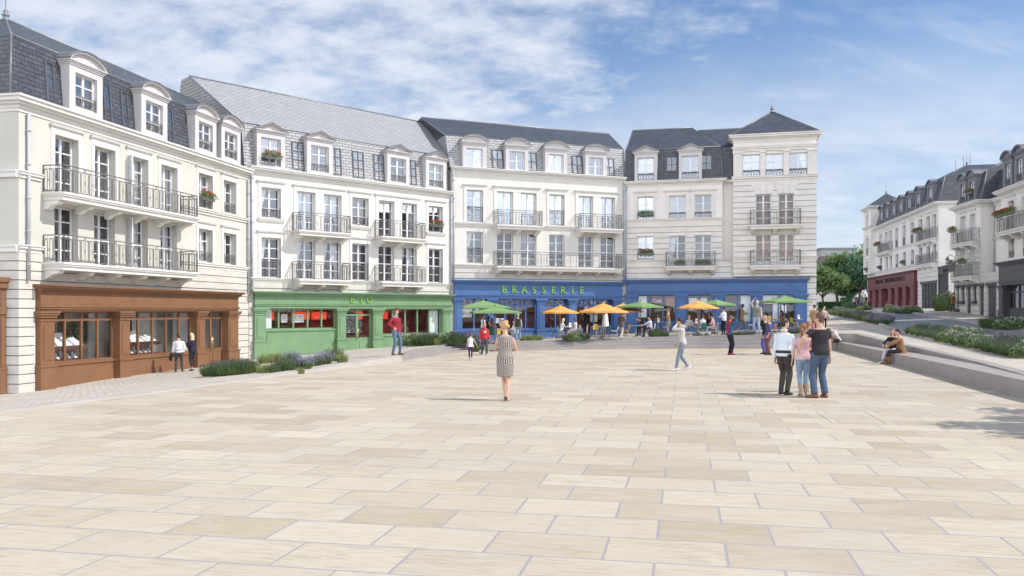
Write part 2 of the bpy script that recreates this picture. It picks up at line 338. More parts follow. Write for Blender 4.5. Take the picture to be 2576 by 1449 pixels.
# plaza edge: left kerb (front to back), steps, right seating wall (back to front); (x, y, height of the ground behind the edge)
KERB = [(-13.6, 2., .02), (-11.9, 10.5, .02), (-10.08, 16.44, .02), (-8.99, 19.4, .02), (-7.92, 22.9, .03), (-6.69, 27.1, .09), (-5.13, 30.9, .18), (-4.4, 33.5, .23)]
STEP = [((-4.4, 33.5), (0, 0), .23), ((-3.76, 36.2), (-.13, .04), .28), ((-3.0, 39.0), (-.24, .12), .33), ((-2.1, 41.1), (-.25, .36), .38), ((-.9, 41.9), (-.18, .42), .40),
        ((2.85, 43.3), (-.13, .44), .45), ((8.55, 44.7), (-.06, .46), .58), ((16.3, 44.45), (.0, .42), .76)]
SEAT = [(16.9, 43.6), (14.4, 31.6), (12.8, 24.1), (11.7, 19.1), (10.9, 14.), (10.3, 8.), (9.9, 0.)]
SEATB = [(17.5, 42.6), (16.25, 36.5), (15.35, 31.3), (13.95, 24.95), (12.5, 20.2), (11.6, 14.), (10.95, 8.), (10.5, 0.)]
SEATH = [.84, .70, .585, .47, .425, .42, .42, .42]
def resample(pts, step):
    out = []
    for a, b in zip(pts[:-1], pts[1:]):
        n = max(1, int(math.dist(a[:2], b[:2]) / step))
        for k in range(n): out.append(tuple(a[i] + (b[i] - a[i]) * k / n for i in range(len(a))))
    return out + [tuple(pts[-1])]
def smooth_line(pts, it=2):
    for _ in range(it):
        q = [pts[0]]
        for a, b in zip(pts[:-1], pts[1:]):
            q.append(tuple(a[i] * .75 + b[i] * .25 for i in range(len(a)))); q.append(tuple(a[i] * .25 + b[i] * .75 for i in range(len(a))))
        pts = q + [pts[-1]]
    return pts
KERB = smooth_line(KERB)
KW = .38
def offset(line, d):
    out = []
    for i, p in enumerate(line):
        a = line[max(0, i - 1)]; b = line[min(len(line) - 1, i + 1)]; t = Vector((b[0] - a[0], b[1] - a[1])).normalized()
        out.append((p[0] - t.y * d, p[1] + t.x * d) + tuple(p[2:]))
    return out
KO = offset(KERB, KW)
SS = smooth_line([(p[0], p[1], o[0], o[1], h) for p, o, h in STEP], 1)
STOP = [(x + 3 * ox - KW * .9 * (1 if k < 4 else 0), y + 3 * oy + (.42 if k > 3 else 0), h) for k, (x, y, ox, oy, h) in enumerate(SS)]
SEATW = offset([(p[0], p[1], h) for p, h in zip(SEATB, SEATH)], .36)      # outer edge of the upper wall
ENDW = [(16.3, 44.45 + 1.7, .80), (17.9, 43.2, .84)]
EDGE = KO[:-1] + STOP + [(16.75, 46.1, .80)] + [(SEATW[0][0] + .05, SEATW[0][1] + .75, .85)] + SEATW[:]
CTRL = list(EDGE)
for x, y, Y in ((47, 990, 27.1), (110, 981, 28.1), (200, 966, 29.8), (330, 946, 32.6), (480, 927, 36.5), (562, 914, 39.1), (624, 906, YB), (640, 903, 41.8), (760, 893, 43.8), (870, 880, 45.8), (990, 872, 48), (1137, 862, YC), (1360, 850, 52.6), (1563, 839, 54.7), (1576, 838, YD), (1815, 831, 53.3), (2053, 826, 51.6),
                (2404, 783, 64), (2515, 798, 56.6), (2519, 799.5, 54), (2361, 775.7, 80), (2300, 775.7, 86), (2182, 774.5, 109), (2120, 778, 112), (2060, 780, 118)): CTRL.append(gp(x, y, Y))
CTRL += [(-20, 20, -.8), (-20, 34, -.6), (-18, 44, -.4), (-9, 56, .0), (10, 66, .7), (24, 66, 1.4), (30, 45, 1.15), (27, 30, .75), (24, 18, .55), (28, 8, .5), (20, 0, .42), (-24, 5, -.4), (-18, -5, 0), (0, 90, 1.4), (60, 70, 2.3), (60, 120, 2.5), (-30, 70, -.2), (55, 35, 1.2), (0, 130, 2.0), (30, 140, 2.4)]
CP = np.array(CTRL, float)
def _k(r2): return np.where(r2 > 1e-9, .5 * r2 * np.log(np.maximum(r2, 1e-9)), 0.)
_d2 = ((CP[:, None, :2] - CP[None, :, :2]) ** 2).sum(-1); _n = len(CP)
_A = np.zeros((_n + 3, _n + 3)); _A[:_n, :_n] = _k(_d2) + np.eye(_n) * .002; _A[:_n, _n] = 1; _A[:_n, _n + 1:] = CP[:, :2]; _A[_n, :_n] = 1; _A[_n + 1:, :_n] = CP[:, :2].T
_w = np.linalg.solve(_A, np.concatenate([CP[:, 2], [0, 0, 0]]))
def gz(X, Y):                                   # height of the upper ground (pavement, terrace, road)
    d2 = (CP[:, 0] - X) ** 2 + (CP[:, 1] - Y) ** 2
    return float(min(3.2, max(-1.2, _k(d2) @ _w[:_n] + _w[_n] + _w[_n + 1] * X + _w[_n + 2] * Y)))
PLAZA = [(p[0], p[1]) for p in KERB[:-1]] + [(s[0], s[1]) for s in SS] + [(16.9, 43.9)] + SEAT + [(9.5, -14.), (-17, -14.)]
EDGEP = [(p[0], p[1]) for p in EDGE] + [(9.9 + .9, -14.), (-17.4, -14.)]
def inside(x, y, poly):
    c = False; j = len(poly) - 1
    for i in range(len(poly)):
        a, b = poly[i], poly[j]
        if (a[1] > y) != (b[1] > y) and x < (b[0] - a[0]) * (y - a[1]) / (b[1] - a[1]) + a[0]: c = not c
        j = i
    return c
def ground(X, Y): return 0. if inside(X, Y, PLAZA) else gz(X, Y)
def G(x, y, z='D', lo=12., hi=125.):            # where the line of sight through a pixel meets the ground
    x, y = px(z, x, y); prev = None; Y = lo
    while Y < hi:
        X = SX(x, Y); d = H - (y - HY) / FP * Y - ground(X, Y)
        if prev is not None and d <= 0 < prev:
            a, b = Y - .25, Y
            for _ in range(22):
                m = (a + b) / 2
                if H - (y - HY) / FP * m - ground(SX(x, m), m) > 0: a = m
                else: b = m
            return Vector((SX(x, a), a, ground(SX(x, a), a)))
        prev = d; Y += .25
    return Vector((SX(x, hi), hi, ground(SX(x, hi), hi)))
# road: cobbled street on the right
ROADPX = [(2120, 792), (2182, 785), (2231, 784), (2310, 792), (2400, 806), (2470, 818), (2576, 840)]
RL = [G(2110, 795), G(2200, 806), G(2262, 836), G(2330, 858)]
ROAD = [(RL[0].x, RL[0].y), (RL[1].x, RL[1].y), (RL[2].x, RL[2].y), (RL[3].x + .5, RL[3].y), (21.0, 27.), (19.6, 18.), (18.5, 5.), (18., -12.), (27., -12.), (27., 10.), (27.2, 25.), (28.0, 40.), (29., 50.)]
RR = [G(2520, 828), G(2440, 812), G(2380, 803), G(2310, 791), G(2231, 783.5), G(2150, 784)]
ROAD = ROAD[:-2] + [(p.x, p.y) for p in RR[:-1]] + [(46, 112), (40, 125), (34, 118)]
def sub(poly, step, closed=True):
    return resample(list(poly) + ([poly[0]] if closed else []), step)[:-1 if closed else None]
def terrain():
    vs = []; es = []
    def loop(p):
        b = len(vs); vs.extend(Vector(q) for q in p); es.extend((b + i, b + (i + 1) % len(p)) for i in range(len(p)))
    eb = sub(EDGEP, 1.0); rb = sub(ROAD, 2.0); loop(eb); loop(rb)
    near = [(-62, -30), (72, -30), (72, 150), (-62, 150)]; loop(sub(near, 8))
    for X in np.arange(-60, 71, 2.0):
        for Y in np.arange(-28, 148, 2.0):
            if not inside(X, Y, EDGEP): vs.append(Vector((X + .01 * math.sin(Y), Y + .01 * math.cos(X * 3))))
    far = [(-3000, -2000), (3000, -2000), (3000, 4000), (-3000, 4000)]; loop(sub(far, 1500))
    o = delaunay_2d_cdt(vs, es, [], 0, 1e-5); V2, T = o[0], o[2]
    zs = [gz(v.x, v.y) if -63 < v.x < 73 and -31 < v.y < 151 else 1.0 for v in V2]
    groups = {'pavement': [], 'road': [], 'ground': []}
    for f in T:
        cx = sum(V2[i].x for i in f) / 3; cy = sum(V2[i].y for i in f) / 3
        if inside(cx, cy, EDGEP): continue
        if not inside(cx, cy, near): groups['ground'].append(f)
        elif inside(cx, cy, ROAD): groups['road'].append(f)
        else: groups['pavement'].append(f)
    for nme, m in (('pavement', M['setts']), ('road', M['road']), ('ground', M['turf'])):
        use = sorted({i for f in groups[nme] for i in f}); ix = {i: k for k, i in enumerate(use)}
        mb = MB(); mb.faces([(V2[i].x, V2[i].y, zs[i]) for i in use], [tuple(ix[i] for i in f) for f in groups[nme]], 0, True)
        tag(mb.build(nme, m), kind='structure')
terrain()
# plaza sheet
mb = MB(); pl = sub(PLAZA, 2.0); o = delaunay_2d_cdt([Vector(p) for p in pl], [(i, (i + 1) % len(pl)) for i in range(len(pl))], [], 1, 1e-5)
mb.faces([(v.x, v.y, 0) for v in o[0]], o[2]); tag(mb.build('plaza', M['plaza']), kind='structure')
# kerb along the left, growing into the steps
mb = MB(); ko = KO
rings = [[(p[0], p[1], -.3), (p[0], p[1], p[2] + .015), (q[0], q[1], p[2] + .02), (q[0], q[1], -.3)] for p, q in zip(KERB, ko)]
mb.rings(rings, 0, True, False); tag(mb.build('kerb', M['kerb']), kind='structure')
# steps
mb = MB(); nst = len(SS)
for i in range(4):
    line = [(x + ox * i, y + oy * i) for x, y, ox, oy, h in SS]
    nxt = [(x + ox * (i + 1), y + oy * (i + 1)) for x, y, ox, oy, h in SS] if i < 3 else [(p[0], p[1]) for p in STOP]
    z1 = [s[4] * (i + 1) / 4 + .01 for s in SS]; z0 = [s[4] * i / 4 - .01 for s in SS]
    for k in range(nst - 1):
        a, b, c, d = line[k], line[k + 1], nxt[k + 1], nxt[k]
        nose = .02
        mb.face([(a[0], a[1], z0[k]), (b[0], b[1], z0[k + 1]), (b[0], b[1], z1[k + 1]), (a[0], a[1], z1[k])])
        mb.face([(a[0], a[1], z1[k]), (b[0], b[1], z1[k + 1]), (c[0], c[1], z1[k + 1] + .004), (d[0], d[1], z1[k] + .004)])
tag(mb.build('steps', M['step_stone']), kind='structure')
# seating wall on the right
mb = MB(); h = .42; sf = SEAT; sb = SEATB
ff = resample(sf, 1.5)
mb.face([(16.9, 43.6, -.2), (sf[0][0] - .0, 43.6 + .9, -.2), (16.9, 44.5, .78), (16.9, 43.6, h)])
for a, b in zip(sf[:-1], sf[1:]): mb.face([(b[0], b[1], -.2), (a[0], a[1], -.2), (a[0], a[1], h), (b[0], b[1], h)])
poly = [(p[0], p[1]) for p in sf] + [(p[0], p[1]) for p in reversed(sb)]
o = delaunay_2d_cdt([Vector(p) for p in poly], [(i, (i + 1) % len(poly)) for i in range(len(poly))], [], 1, 1e-5)
mb.faces([(v.x, v.y, h) for v in o[0]], [f for f in o[2]])
for i in range(len(sb) - 1):
    a, b, c, d = sb[i], sb[i + 1], SEATW[i + 1], SEATW[i]; ha, hb = SEATH[i] + .012, SEATH[i + 1] + .012
    mb.face([(b[0], b[1], h - .1), (a[0], a[1], h - .1), (a[0], a[1], ha), (b[0], b[1], hb)])
    mb.face([(b[0], b[1], hb), (a[0], a[1], ha), (d[0], d[1], ha), (c[0], c[1], hb)])
    mb.face([(d[0], d[1], 0), (c[0], c[1], 0), (c[0], c[1], hb), (d[0], d[1], ha)])
# end wall closing the seat towards the steps
e0, e1 = (16.3, 44.2), (17.5, 42.6)
mb.face([(16.3, 44.2, -.1), (17.5, 42.6, -.1), (17.5, 42.6, .852), (16.3, 44.2, .815)]); 
mb.face([(16.3, 44.2, .815), (17.5, 42.6, .852), (SEATW[0][0] + .1, SEATW[0][1] + .8, .86), (16.75, 46.2, .81)])
mb.face([(17.5, 42.6, .852), (SEATW[0][0], SEATW[0][1], .852), (SEATW[0][0] + .1, SEATW[0][1] + .8, .86)])
tag(mb.build('seating_wall', M['seat_stone']), 'long grey granite seating wall with a raised back at the right of the square', 'wall')

def street_kerb(pts, name):
    p = resample(pts, 1.5); q = offset([(a[0], a[1]) for a in p], .22); m = MB()
    m.rings([[(a[0], a[1], gz(a[0], a[1]) - .1), (a[0], a[1], gz(a[0], a[1]) + .10), (b[0], b[1], gz(b[0], b[1]) + .10), (b[0], b[1], gz(b[0], b[1]) - .1)] for a, b in zip(p, q)], 0, True, False)
    tag(m.build(name, M['kerb']), kind='structure')
street_kerb([ROAD[4], ROAD[3], ROAD[2], ROAD[1], ROAD[0]], 'kerb'); street_kerb([(p.x, p.y) for p in RR][::-1] + [(28., 40.)], 'kerb')
# ---------------------------------------------------------------- building kit (local frame: x along the facade, y inwards, z up)
_me = {}
def cached(key, fn):
    if key not in _me: _me[key] = fn()
    return _me[key]
def frame_mesh(w, h, rows, dark=False, cols=2):
    def f():
        mb = MB(); t = .055; d = .05
        mb.box(-w / 2, -w / 2 + t, -.01, d, 0, h); mb.box(w / 2 - t, w / 2, -.01, d, 0, h)
        mb.box(-w / 2 + t, w / 2 - t, -.01, d, h - t, h); mb.box(-w / 2 + t, w / 2 - t, -.01, d, 0, t * 1.3)
        for c in range(1, cols):
            x = -w / 2 + w * c / cols; k = .045 if not dark else .03
            mb.box(x - k, x + k, -.022, d - .004, t * 1.3, h - t)
        for r in range(1, rows):
            z = h * r / rows; mb.box(-w / 2 + t, w / 2 - t, -.006, d - .01, z - .02, z + .02)
        return mb.mesh('window_frame', M['frame_dark' if dark else 'frame_white'])
    return cached(('fr', round(w, 2), round(h, 2), rows, dark, cols), f)
def pane_mesh(w, h, g='glass'):
    def f():
        mb = MB(); mb.face([(-w / 2 + .03, .025, .03), (w / 2 - .03, .025, .03), (w / 2 - .03, .025, h - .03), (-w / 2 + .03, .025, h - .03)]); return mb.mesh('pane', M[g])
    return cached(('pa', round(w, 2), round(h, 2), g), f)
def curtain_mesh(w, h, kind):
    def f():
        mb = MB()
        for s in ((-1, 1) if kind in (0, 3) else ((-1,) if kind == 1 else (1,))):
            top, bot = (w * .42, w * .2) if kind != 3 else (w * .2, w * .18); n = 14; rows = []
            for z, ww in ((.03, bot), (h * .35, bot * .95), (h * .6, (top + bot) / 2), (h - .03, top)):
                rows.append([(s * (w / 2 - .03 - ww * k / n), .17 + .03 * math.sin(k * 2.4) * (1 if z < h - .1 else .5), z) for k in range(n + 1)])
            mb.rings(rows, 0, False, True, False)
        return mb.mesh('curtain', M['curtain' if kind != 3 else 'curtain_dark'])
    return cached(('cu', round(w, 2), round(h, 2), kind), f)
def stadium(mb, x, y, z0, z1, w, axis='x', t=.0085):
    r = w / 2; pts = []
    for k in range(7): a = math.pi * k / 6; pts.append((r * math.cos(a), z1 - r + r * math.sin(a)))
    for k in range(7): a = math.pi + math.pi * k / 6; pts.append((r * math.cos(a), z0 + r + r * math.sin(a)))
    P = [((x + p, y, z) if axis == 'x' else (x, y + p, z)) for p, z in pts]
    mb.tube(P, t, 4, 0, closed=True, sm=False)
def rail_run(mb, a, b, y, z0, h, axis='x', small=False):
    def bx(p0, p1, q, za, zb, t=.014):
        if axis == 'x': mb.box(p0, p1, q - t, q + t, za, zb)
        else: mb.box(q - t, q + t, p0, p1, za, zb)
    bx(a, b, y, z0 + h - .035, z0 + h, .022); bx(a, b, y, z0 + h - .15, z0 + h - .13) if not small else bx(a, b, y, z0 + h - .09, z0 + h - .075, .01); bx(a, b, y, z0 + .04, z0 + .06)
    for e in (a, b): bx(e - .014, e + .014, y, z0, z0 + h)
    n = max(1, round((b - a) / (.20 if not small else .17))); p = (b - a) / n
    for k in range(n):
        c = a + p * (k + .5); top = z0 + h - (.15 if not small else .09); ww = .115 if not small else .10
        stadium(mb, *((c, y) if axis == 'x' else (y, c)), z0 + .06, top, ww, axis)
        if k < n - 1:
            cc = a + p * (k + 1); rr = .036
            if k % 2 == 0 or small:
                P = [((cc + rr * math.cos(q), y, (z0 + .06 + top) / 2 + rr * math.sin(q)) if axis == 'x' else (y, cc + rr * math.cos(q), (z0 + .06 + top) / 2 + rr * math.sin(q))) for q in [math.pi * 2 * i / 8 for i in range(8)]]
                mb.tube(P, .009, 4, 0, closed=True, sm=False)
            else: bx(cc - .008, cc + .008, y, z0 + .06, top, .008)
    if not small:
        for k in range(0, n, 4):
            cc = a + p * (k + 1); 
            if cc < b - .05:
                P = [((cc + .04 * math.cos(q), y, z0 + h - .085 + .04 * math.sin(q)) if axis == 'x' else (y, cc + .04 * math.cos(q), z0 + h - .085 + .04 * math.sin(q))) for q in [math.pi * 2 * i / 8 for i in range(8)]]
                mb.tube(P, .009, 4, 0, closed=True, sm=False)
def rail_mesh(w, h, small):
    def f():
        mb = MB(); rail_run(mb, -w / 2, w / 2, 0, 0, h, 'x', small); return mb.mesh('railing', M['iron'])
    return cached(('ra', round(w, 2), round(h, 2), small), f)
class Building:
    def __init__(s, F, name, label, zb, zmats, group=None):
        s.F = F; s.zb = zb; s.root = empty(name, (F.P[0], F.P[1], zb), F.ang, label, 'building', group); s.holes = []; s.rng = random.Random(name + label); s.nw = 0
        s.S = M[zmats[0]]; s.T = M[zmats[1]]; s.y0 = 0.; s.dm = M['zinc_wall']
    def P(s, mb, name, mats, parent=None, loc=(0, 0, 0)):     # part in facade coordinates (absolute heights)
        o = mb.build(name, mats, parent or s.root, loc)
        if parent is None: o.location = (loc[0], loc[1] + s.y0, loc[2] - s.zb)
        return o
    def L(s, name, me, loc, parent=None, rot=(0, 0, 0)):
        return link(name, me, parent or s.root, (loc[0], loc[1] + (s.y0 if parent is None else 0), loc[2] - (s.zb if parent is None else 0)), rot)
    def win(s, u, z, w, h, rows=3, rec=.20, rail=None, surround=True, curt=None, hole=True, y0=0., ears=.17, gl=None):
        if hole: s.holes.append((u - w / 2, u + w / 2, z, z + h))
        s.nw += 1
        wn = s.L('window', frame_mesh(w, h, rows), (u, y0 + rec, z)); s.L('pane', pane_mesh(w, h, gl or ('glass_low' if z < 5.2 and s.zb < 1 else 'glass')), (0, 0, 0), wn)  # low windows mirror less, standing in for dark houses reflected opposite
        k = s.rng.random() if curt is None else -1
        kind = curt if curt is not None else (0 if k < .25 else 1 if k < .4 else 2 if k < .55 else None)
        if kind is not None and kind >= 0: s.L('curtain', curtain_mesh(w, h, kind), (0, 0, 0), wn)
        if rail == 'small': s.L('railing', rail_mesh(w - .02, .46, True), (0, -rec - y0 + .06, .02), wn)
        if rail == 'full': s.L('railing', rail_mesh(w - .02, .95, False), (0, -rec + .05, .02), wn)
        if surround: s.surround(u - w / 2, u + w / 2, z, z + h, ears)
        return wn
    def surround(s, a, b, z0, z1, e=.17, holes=None):
        mb = MB(); t = .035
        mb.box(a - e, a - .002, -t, 0, z0, z1 + .02); mb.box(b + .002, b + e, -t, 0, z0, z1 + .02); mb.box(a - e, b + e, -t, 0, z1 + .02, z1 + .25)
        if holes:
            for p, q in zip(holes[:-1], holes[1:]): mb.box(p[1] + .002, q[0] - .002, -t * .6, 0, z0, z1 + .02)
        mb.box(a - e - .03, b + e + .03, -.07, 0, z1 + .25, z1 + .29); mb.box(a - e - .07, b + e + .07, -.11, 0, z1 + .29, z1 + .335); mb.box(a - e - .09, b + e + .09, -.13, 0, z1 + .335, z1 + .355)
        s.P(mb, 'window_surround', s.T)
    def sill(s, a, b, z, p=.10):
        mb = MB(); mb.box(a, b, -p, 0, z - .09, z - .02); mb.box(a - .03, b + .03, -p - .03, 0, z - .02, z + .01); mb.box(a + .02, b - .02, -p + .05, 0, z - .17, z - .09); s.P(mb, 'window_sill', s.T)
    def band(s, a, b, z, hgt=.22, p=.12, name='string_course'):
        mb = MB(); mb.box(a, b, -p * .45, 0, z, z + hgt * .5); mb.box(a - .02, b + .02, -p, 0, z + hgt * .5, z + hgt * .85); mb.box(a - .04, b + .04, -p - .04, 0, z + hgt * .85, z + hgt); s.P(mb, name, s.T)
    def cornice(s, a, b, z0, z1, p=.38, l=True, r=True, name='cornice', ret=0.):
        mb = MB(); h = z1 - z0
        for q0, q1, pp in ((0, .22, .10), (.22, .45, .2), (.45, .62, .5), (.62, .86, .82), (.86, 1., 1.)):
            o = p * pp; mb.box(a - (o if l else 0), b + (o if r else 0), -o, .30 + ret, z0 + h * q0, z0 + h * q1)
        s.P(mb, name, s.T)
    def balcony(s, a, b, z, p=.85, h=.93, nb=3, th=.26):
        mb = MB(); mb.box(a, b, -p, 0, z - .07, z); mb.box(a + .04, b - .04, -p + .04, 0, z - .13, z - .07); mb.box(a + .09, b - .09, -p + .10, 0, z - th, z - .13)
        o = s.P(mb, 'balcony', s.T)
        rb = MB(); e = .10; rail_run(rb, a + e, b - e, -p + .09, z, h); rail_run(rb, -p + .09, -.02, a + e, z, h, 'y'); rail_run(rb, -p + .09, -.02, b - e, z, h, 'y')
        s.P(rb, 'railing', M['iron'], o)
        def br():
            m = MB(); pf = [(0, 0), (-.58, 0), (-.60, -.06), (-.52, -.12), (-.34, -.15), (-.24, -.2), (-.14, -.29), (0, -.31)]
            m.prism(pf, 'x', -.12, .12); return m.mesh('bracket', s.T)
        bm = cached(('br', s.T.name), br)
        for k in range(nb):
            u = a + .25 + (b - a - .5) * (k / (nb - 1) if nb > 1 else .5); link('bracket', bm, o, (u, 0, z - th))
        return o
    def dormer(s, u, z, W, ow, oh, sz, kind, y0=.10, depth=2.6, rows=3, rail='small', light=False):
        zt = sz + oh; body = s.dm; mb = MB(); zr = zt + .22; w = W / 2
        mb.box(-w, -ow / 2, y0, depth, z, zr); mb.box(ow / 2, w, y0, depth, z, zr)
        mb.box(-ow / 2, ow / 2, y0, depth, zt, zr); mb.box(-ow / 2, ow / 2, y0, depth, z, sz)
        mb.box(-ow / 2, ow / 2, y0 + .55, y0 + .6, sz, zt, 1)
        mb.box(-w - .03, w + .03, y0 - .04, depth, zr, zr + .06); mb.box(-w - .07, w + .07, y0 - .08, depth, zr + .06, zr + .12); mb.box(-w - .12, w + .12, y0 - .13, depth, zr + .12, zr + .16)
        zb = zr + .16; k = w + .12; rise = .42 if kind == 'arch' else .38
        if kind == 'arch':
            ar = [(-k * math.cos(math.pi * i / 14), rise * math.sin(math.pi * i / 14)) for i in range(15)]
            ar = [(x, rise * (1 - (x / k) ** 2) ** .62) for x, _ in ar]
        else: ar = [(-k, 0.), (0, rise), (k, 0.)]
        tym = [(x * .93, zb + zv * .9) for x, zv in ar]; mb.prism(tym, 'y', y0 + .02, depth)
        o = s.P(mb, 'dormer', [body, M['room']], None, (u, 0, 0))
        rb = MB(); th = .055
        out = [(x, zb + zv) for x, zv in ar]; inn = [(x * .91, zb + zv * .86) for x, zv in ar]
        pf = out + inn[::-1]
        n = len(out)
        for i in range(n - 1):
            q = [out[i], out[i + 1], inn[i + 1], inn[i]]; rb.prism(q, 'y', y0 - .12, y0 + .03, 1)
        up = [(x * 1.03, zb + zv * 1.02 + .035) for x, zv in ar]
        for i in range(n - 1): rb.prism([up[i], up[i + 1], out[i + 1], out[i]], 'y', y0 - .17, depth + .6, 0)
        s.P(rb, 'dormer_roof', [M['zinc'], body], o)
        fr = link('window_frame', frame_mesh(ow, oh, rows), o, (0, y0 + .16, sz)); link('pane', pane_mesh(ow, oh), o, (0, y0 + .16, sz))
        kk = s.rng.random()
        if kk < .36: link('curtain', curtain_mesh(ow, oh, 1 + int(kk * 20) % 2), o, (0, y0 + .16, sz))
        if rail: link('railing', rail_mesh(ow - .02, .42, True), o, (0, y0 + .05, sz + .02))
        return o
    def roofwin(s, u, z, w, h, zc, yb, zb, y0=.05, rows=3):
        n = math.atan2(yb - y0, zb - zc); y = y0 + (z - zc) * math.tan(n)
        mb = MB(); hh = h / math.cos(n); t = .05
        mb.box(-w / 2 - .04, w / 2 + .04, -.05, .06, -.03, 0); mb.box(-w / 2 - .04, w / 2 + .04, -.05, .06, hh, hh + .04)
        mb.box(-w / 2 - .04, -w / 2 + .04, -.05, .06, 0, hh); mb.box(w / 2 - .04, w / 2 + .04, -.05, .06, 0, hh); mb.box(-.025, .025, -.045, .02, 0, hh)
        for r in range(1, rows): mb.box(-w / 2 + .04, w / 2 - .04, -.04, .02, hh * r / rows - .02, hh * r / rows + .02)
        o = s.P(mb, 'roof_window', M['frame_dark'], None, (u, y, z)); o.rotation_euler = (-n, 0, 0)
        pb = MB(); pb.face([(-w / 2, -.02, 0), (w / 2, -.02, 0), (w / 2, -.02, hh), (-w / 2, -.02, hh)]); pb.build('pane', M['glass_low'], o)
        bb = MB(); bb.face([(-w / 2, -.006, 0), (w / 2, -.006, 0), (w / 2, -.006, hh), (-w / 2, -.006, hh)]); bb.build('blind', M['blind_grey'] if s.rng.random() < .8 else M['curtain'], o)
    def roof(s, a, b, zc, yb, zb, yr, zr, la=0., lb=0., ra=0., rb=0., ybk=11., mat='slate', y0=.02, mat2=None, gaps=()):
        # lower slope from the cornice to (yb, zb), upper slope to the ridge (yr, zr), mirrored behind; la/lb, ra/rb inset the ends (hips)
        mb = MB()
        def q(p, m=0):
            u = [((pp[0]) + pp[1] * .0, 0) for pp in p]
            e = Vector(p[1]) - Vector(p[0]); e.normalize(); nn = (Vector(p[1]) - Vector(p[0])).cross(Vector(p[-1]) - Vector(p[0])).normalized(); v = nn.cross(e)
            mb.face(p, m, [((Vector(x)).dot(e), Vector(x).dot(v)) for x in p])
        yk = ybk; yk1 = ybk - (yb - y0)
        A0, B0 = (a, y0, zc), (b, y0, zc); A1, B1 = (a + la, yb, zb), (b - lb, yb, zb); A2, B2 = (a + ra, yr, zr), (b - rb, yr, zr)
        A3, B3 = (a + la, yk1, zb), (b - lb, yk1, zb); A4, B4 = (a, yk, zc), (b, yk, zc)
        m2 = 1 if mat2 else 0
        yq = max(yr, ybk - yr); A5, B5 = (a + ra, yq, zr), (b - rb, yq, zr)
        cut = [(A0, A1)]
        for g0, g1 in gaps: cut += [((g0, y0, zc), (g0, yb, zb)), ((g1, y0, zc), (g1, yb, zb))]
        cut.append((B0, B1))
        for i in range(0, len(cut), 2):
            (p0, p1), (q0, q1) = cut[i], cut[i + 1]; e_ = Vector((1, 0, 0)); v_ = Vector((0, yb - y0, zb - zc)).normalized()
            mb.face([p0, q0, q1, p1], 0, [(Vector(x).dot(e_), Vector(x).dot(v_)) for x in (p0, q0, q1, p1)])
        q([A1, B1, B2, A2], m2); q([B3, A3, A5, B5], m2); q([B4, A4, A3, B3])
        q([A4, A0, A1, A3]); q([B0, B4, B3, B1])
        if yq > yr + .1: q([A3, A1, A2, A5], m2); q([B1, B3, B5, B2], m2); q([A2, B2, B5, A5], m2)
        else: q([A3, A1, A2], m2); q([B1, B3, B2], m2)
        o = s.P(mb, 'roof', [M[mat]] + ([M[mat2]] if mat2 else []))
        cap = MB(); cap.tube([A2, B2], .06, 6) if abs(A2[0] - B2[0]) > .1 else None
        for p0, p1 in ((A1, A2), (B1, B2), (A0, A1), (B0, B1)): cap.tube([p0, p1], .035, 5)
        cap.tube([A1, B1], .03, 5)
        s.P(cap, 'ridge_flashing', M['zinc'], o)
        return o
    def wall(s, a, b, z0, z1, depth=11., d=.24, extra=(), mat=None, back=.9, room='room', end=True):
        mb = MB(); hs = [h for h in s.holes if h[2] >= z0 - .01 and h[3] <= z1 + .01 and h[0] >= a - .01 and h[1] <= b + .01] + list(extra)
        xs = sorted({a, b} | {round(v, 4) for h in hs for v in h[:2]}); zs = sorted({z0, z1} | {round(v, 4) for h in hs for v in h[2:]})
        for i in range(len(xs) - 1):
            for j in range(len(zs) - 1):
                cx, cz = (xs[i] + xs[i + 1]) / 2, (zs[j] + zs[j + 1]) / 2
                if any(h[0] < cx < h[1] and h[2] < cz < h[3] for h in hs): continue
                mb.face([(xs[i], 0, zs[j]), (xs[i + 1], 0, zs[j]), (xs[i + 1], 0, zs[j + 1]), (xs[i], 0, zs[j + 1])])
        for h in hs:
            p, q, r, t = h
            mb.face([(p, 0, r), (p, 0, t), (p, d, t), (p, d, r)][::-1]); mb.face([(q, 0, r), (q, d, r), (q, d, t), (q, 0, t)][::-1])
            mb.face([(p, 0, t), (q, 0, t), (q, d, t), (p, d, t)][::-1]); mb.face([(p, 0, r), (p, d, r), (q, d, r), (q, 0, r)][::-1])
        if end:
            mb.face([(a, depth, z0), (a, 0, z0), (a, 0, z1), (a, depth, z1)]); mb.face([(b, 0, z0), (b, depth, z0), (b, depth, z1), (b, 0, z1)])
            mb.face([(b, depth, z0), (a, depth, z0), (a, depth, z1), (b, depth, z1)]); mb.face([(a, 0, z1), (b, 0, z1), (b, depth, z1), (a, depth, z1)])
        w = s.P(mb, 'wall', mat or s.S)
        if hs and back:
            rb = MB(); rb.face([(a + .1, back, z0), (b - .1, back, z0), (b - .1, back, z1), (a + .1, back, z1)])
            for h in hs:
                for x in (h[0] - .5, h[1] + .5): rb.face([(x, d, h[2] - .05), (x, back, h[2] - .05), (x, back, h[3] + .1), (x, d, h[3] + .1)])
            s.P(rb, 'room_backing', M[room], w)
        return w
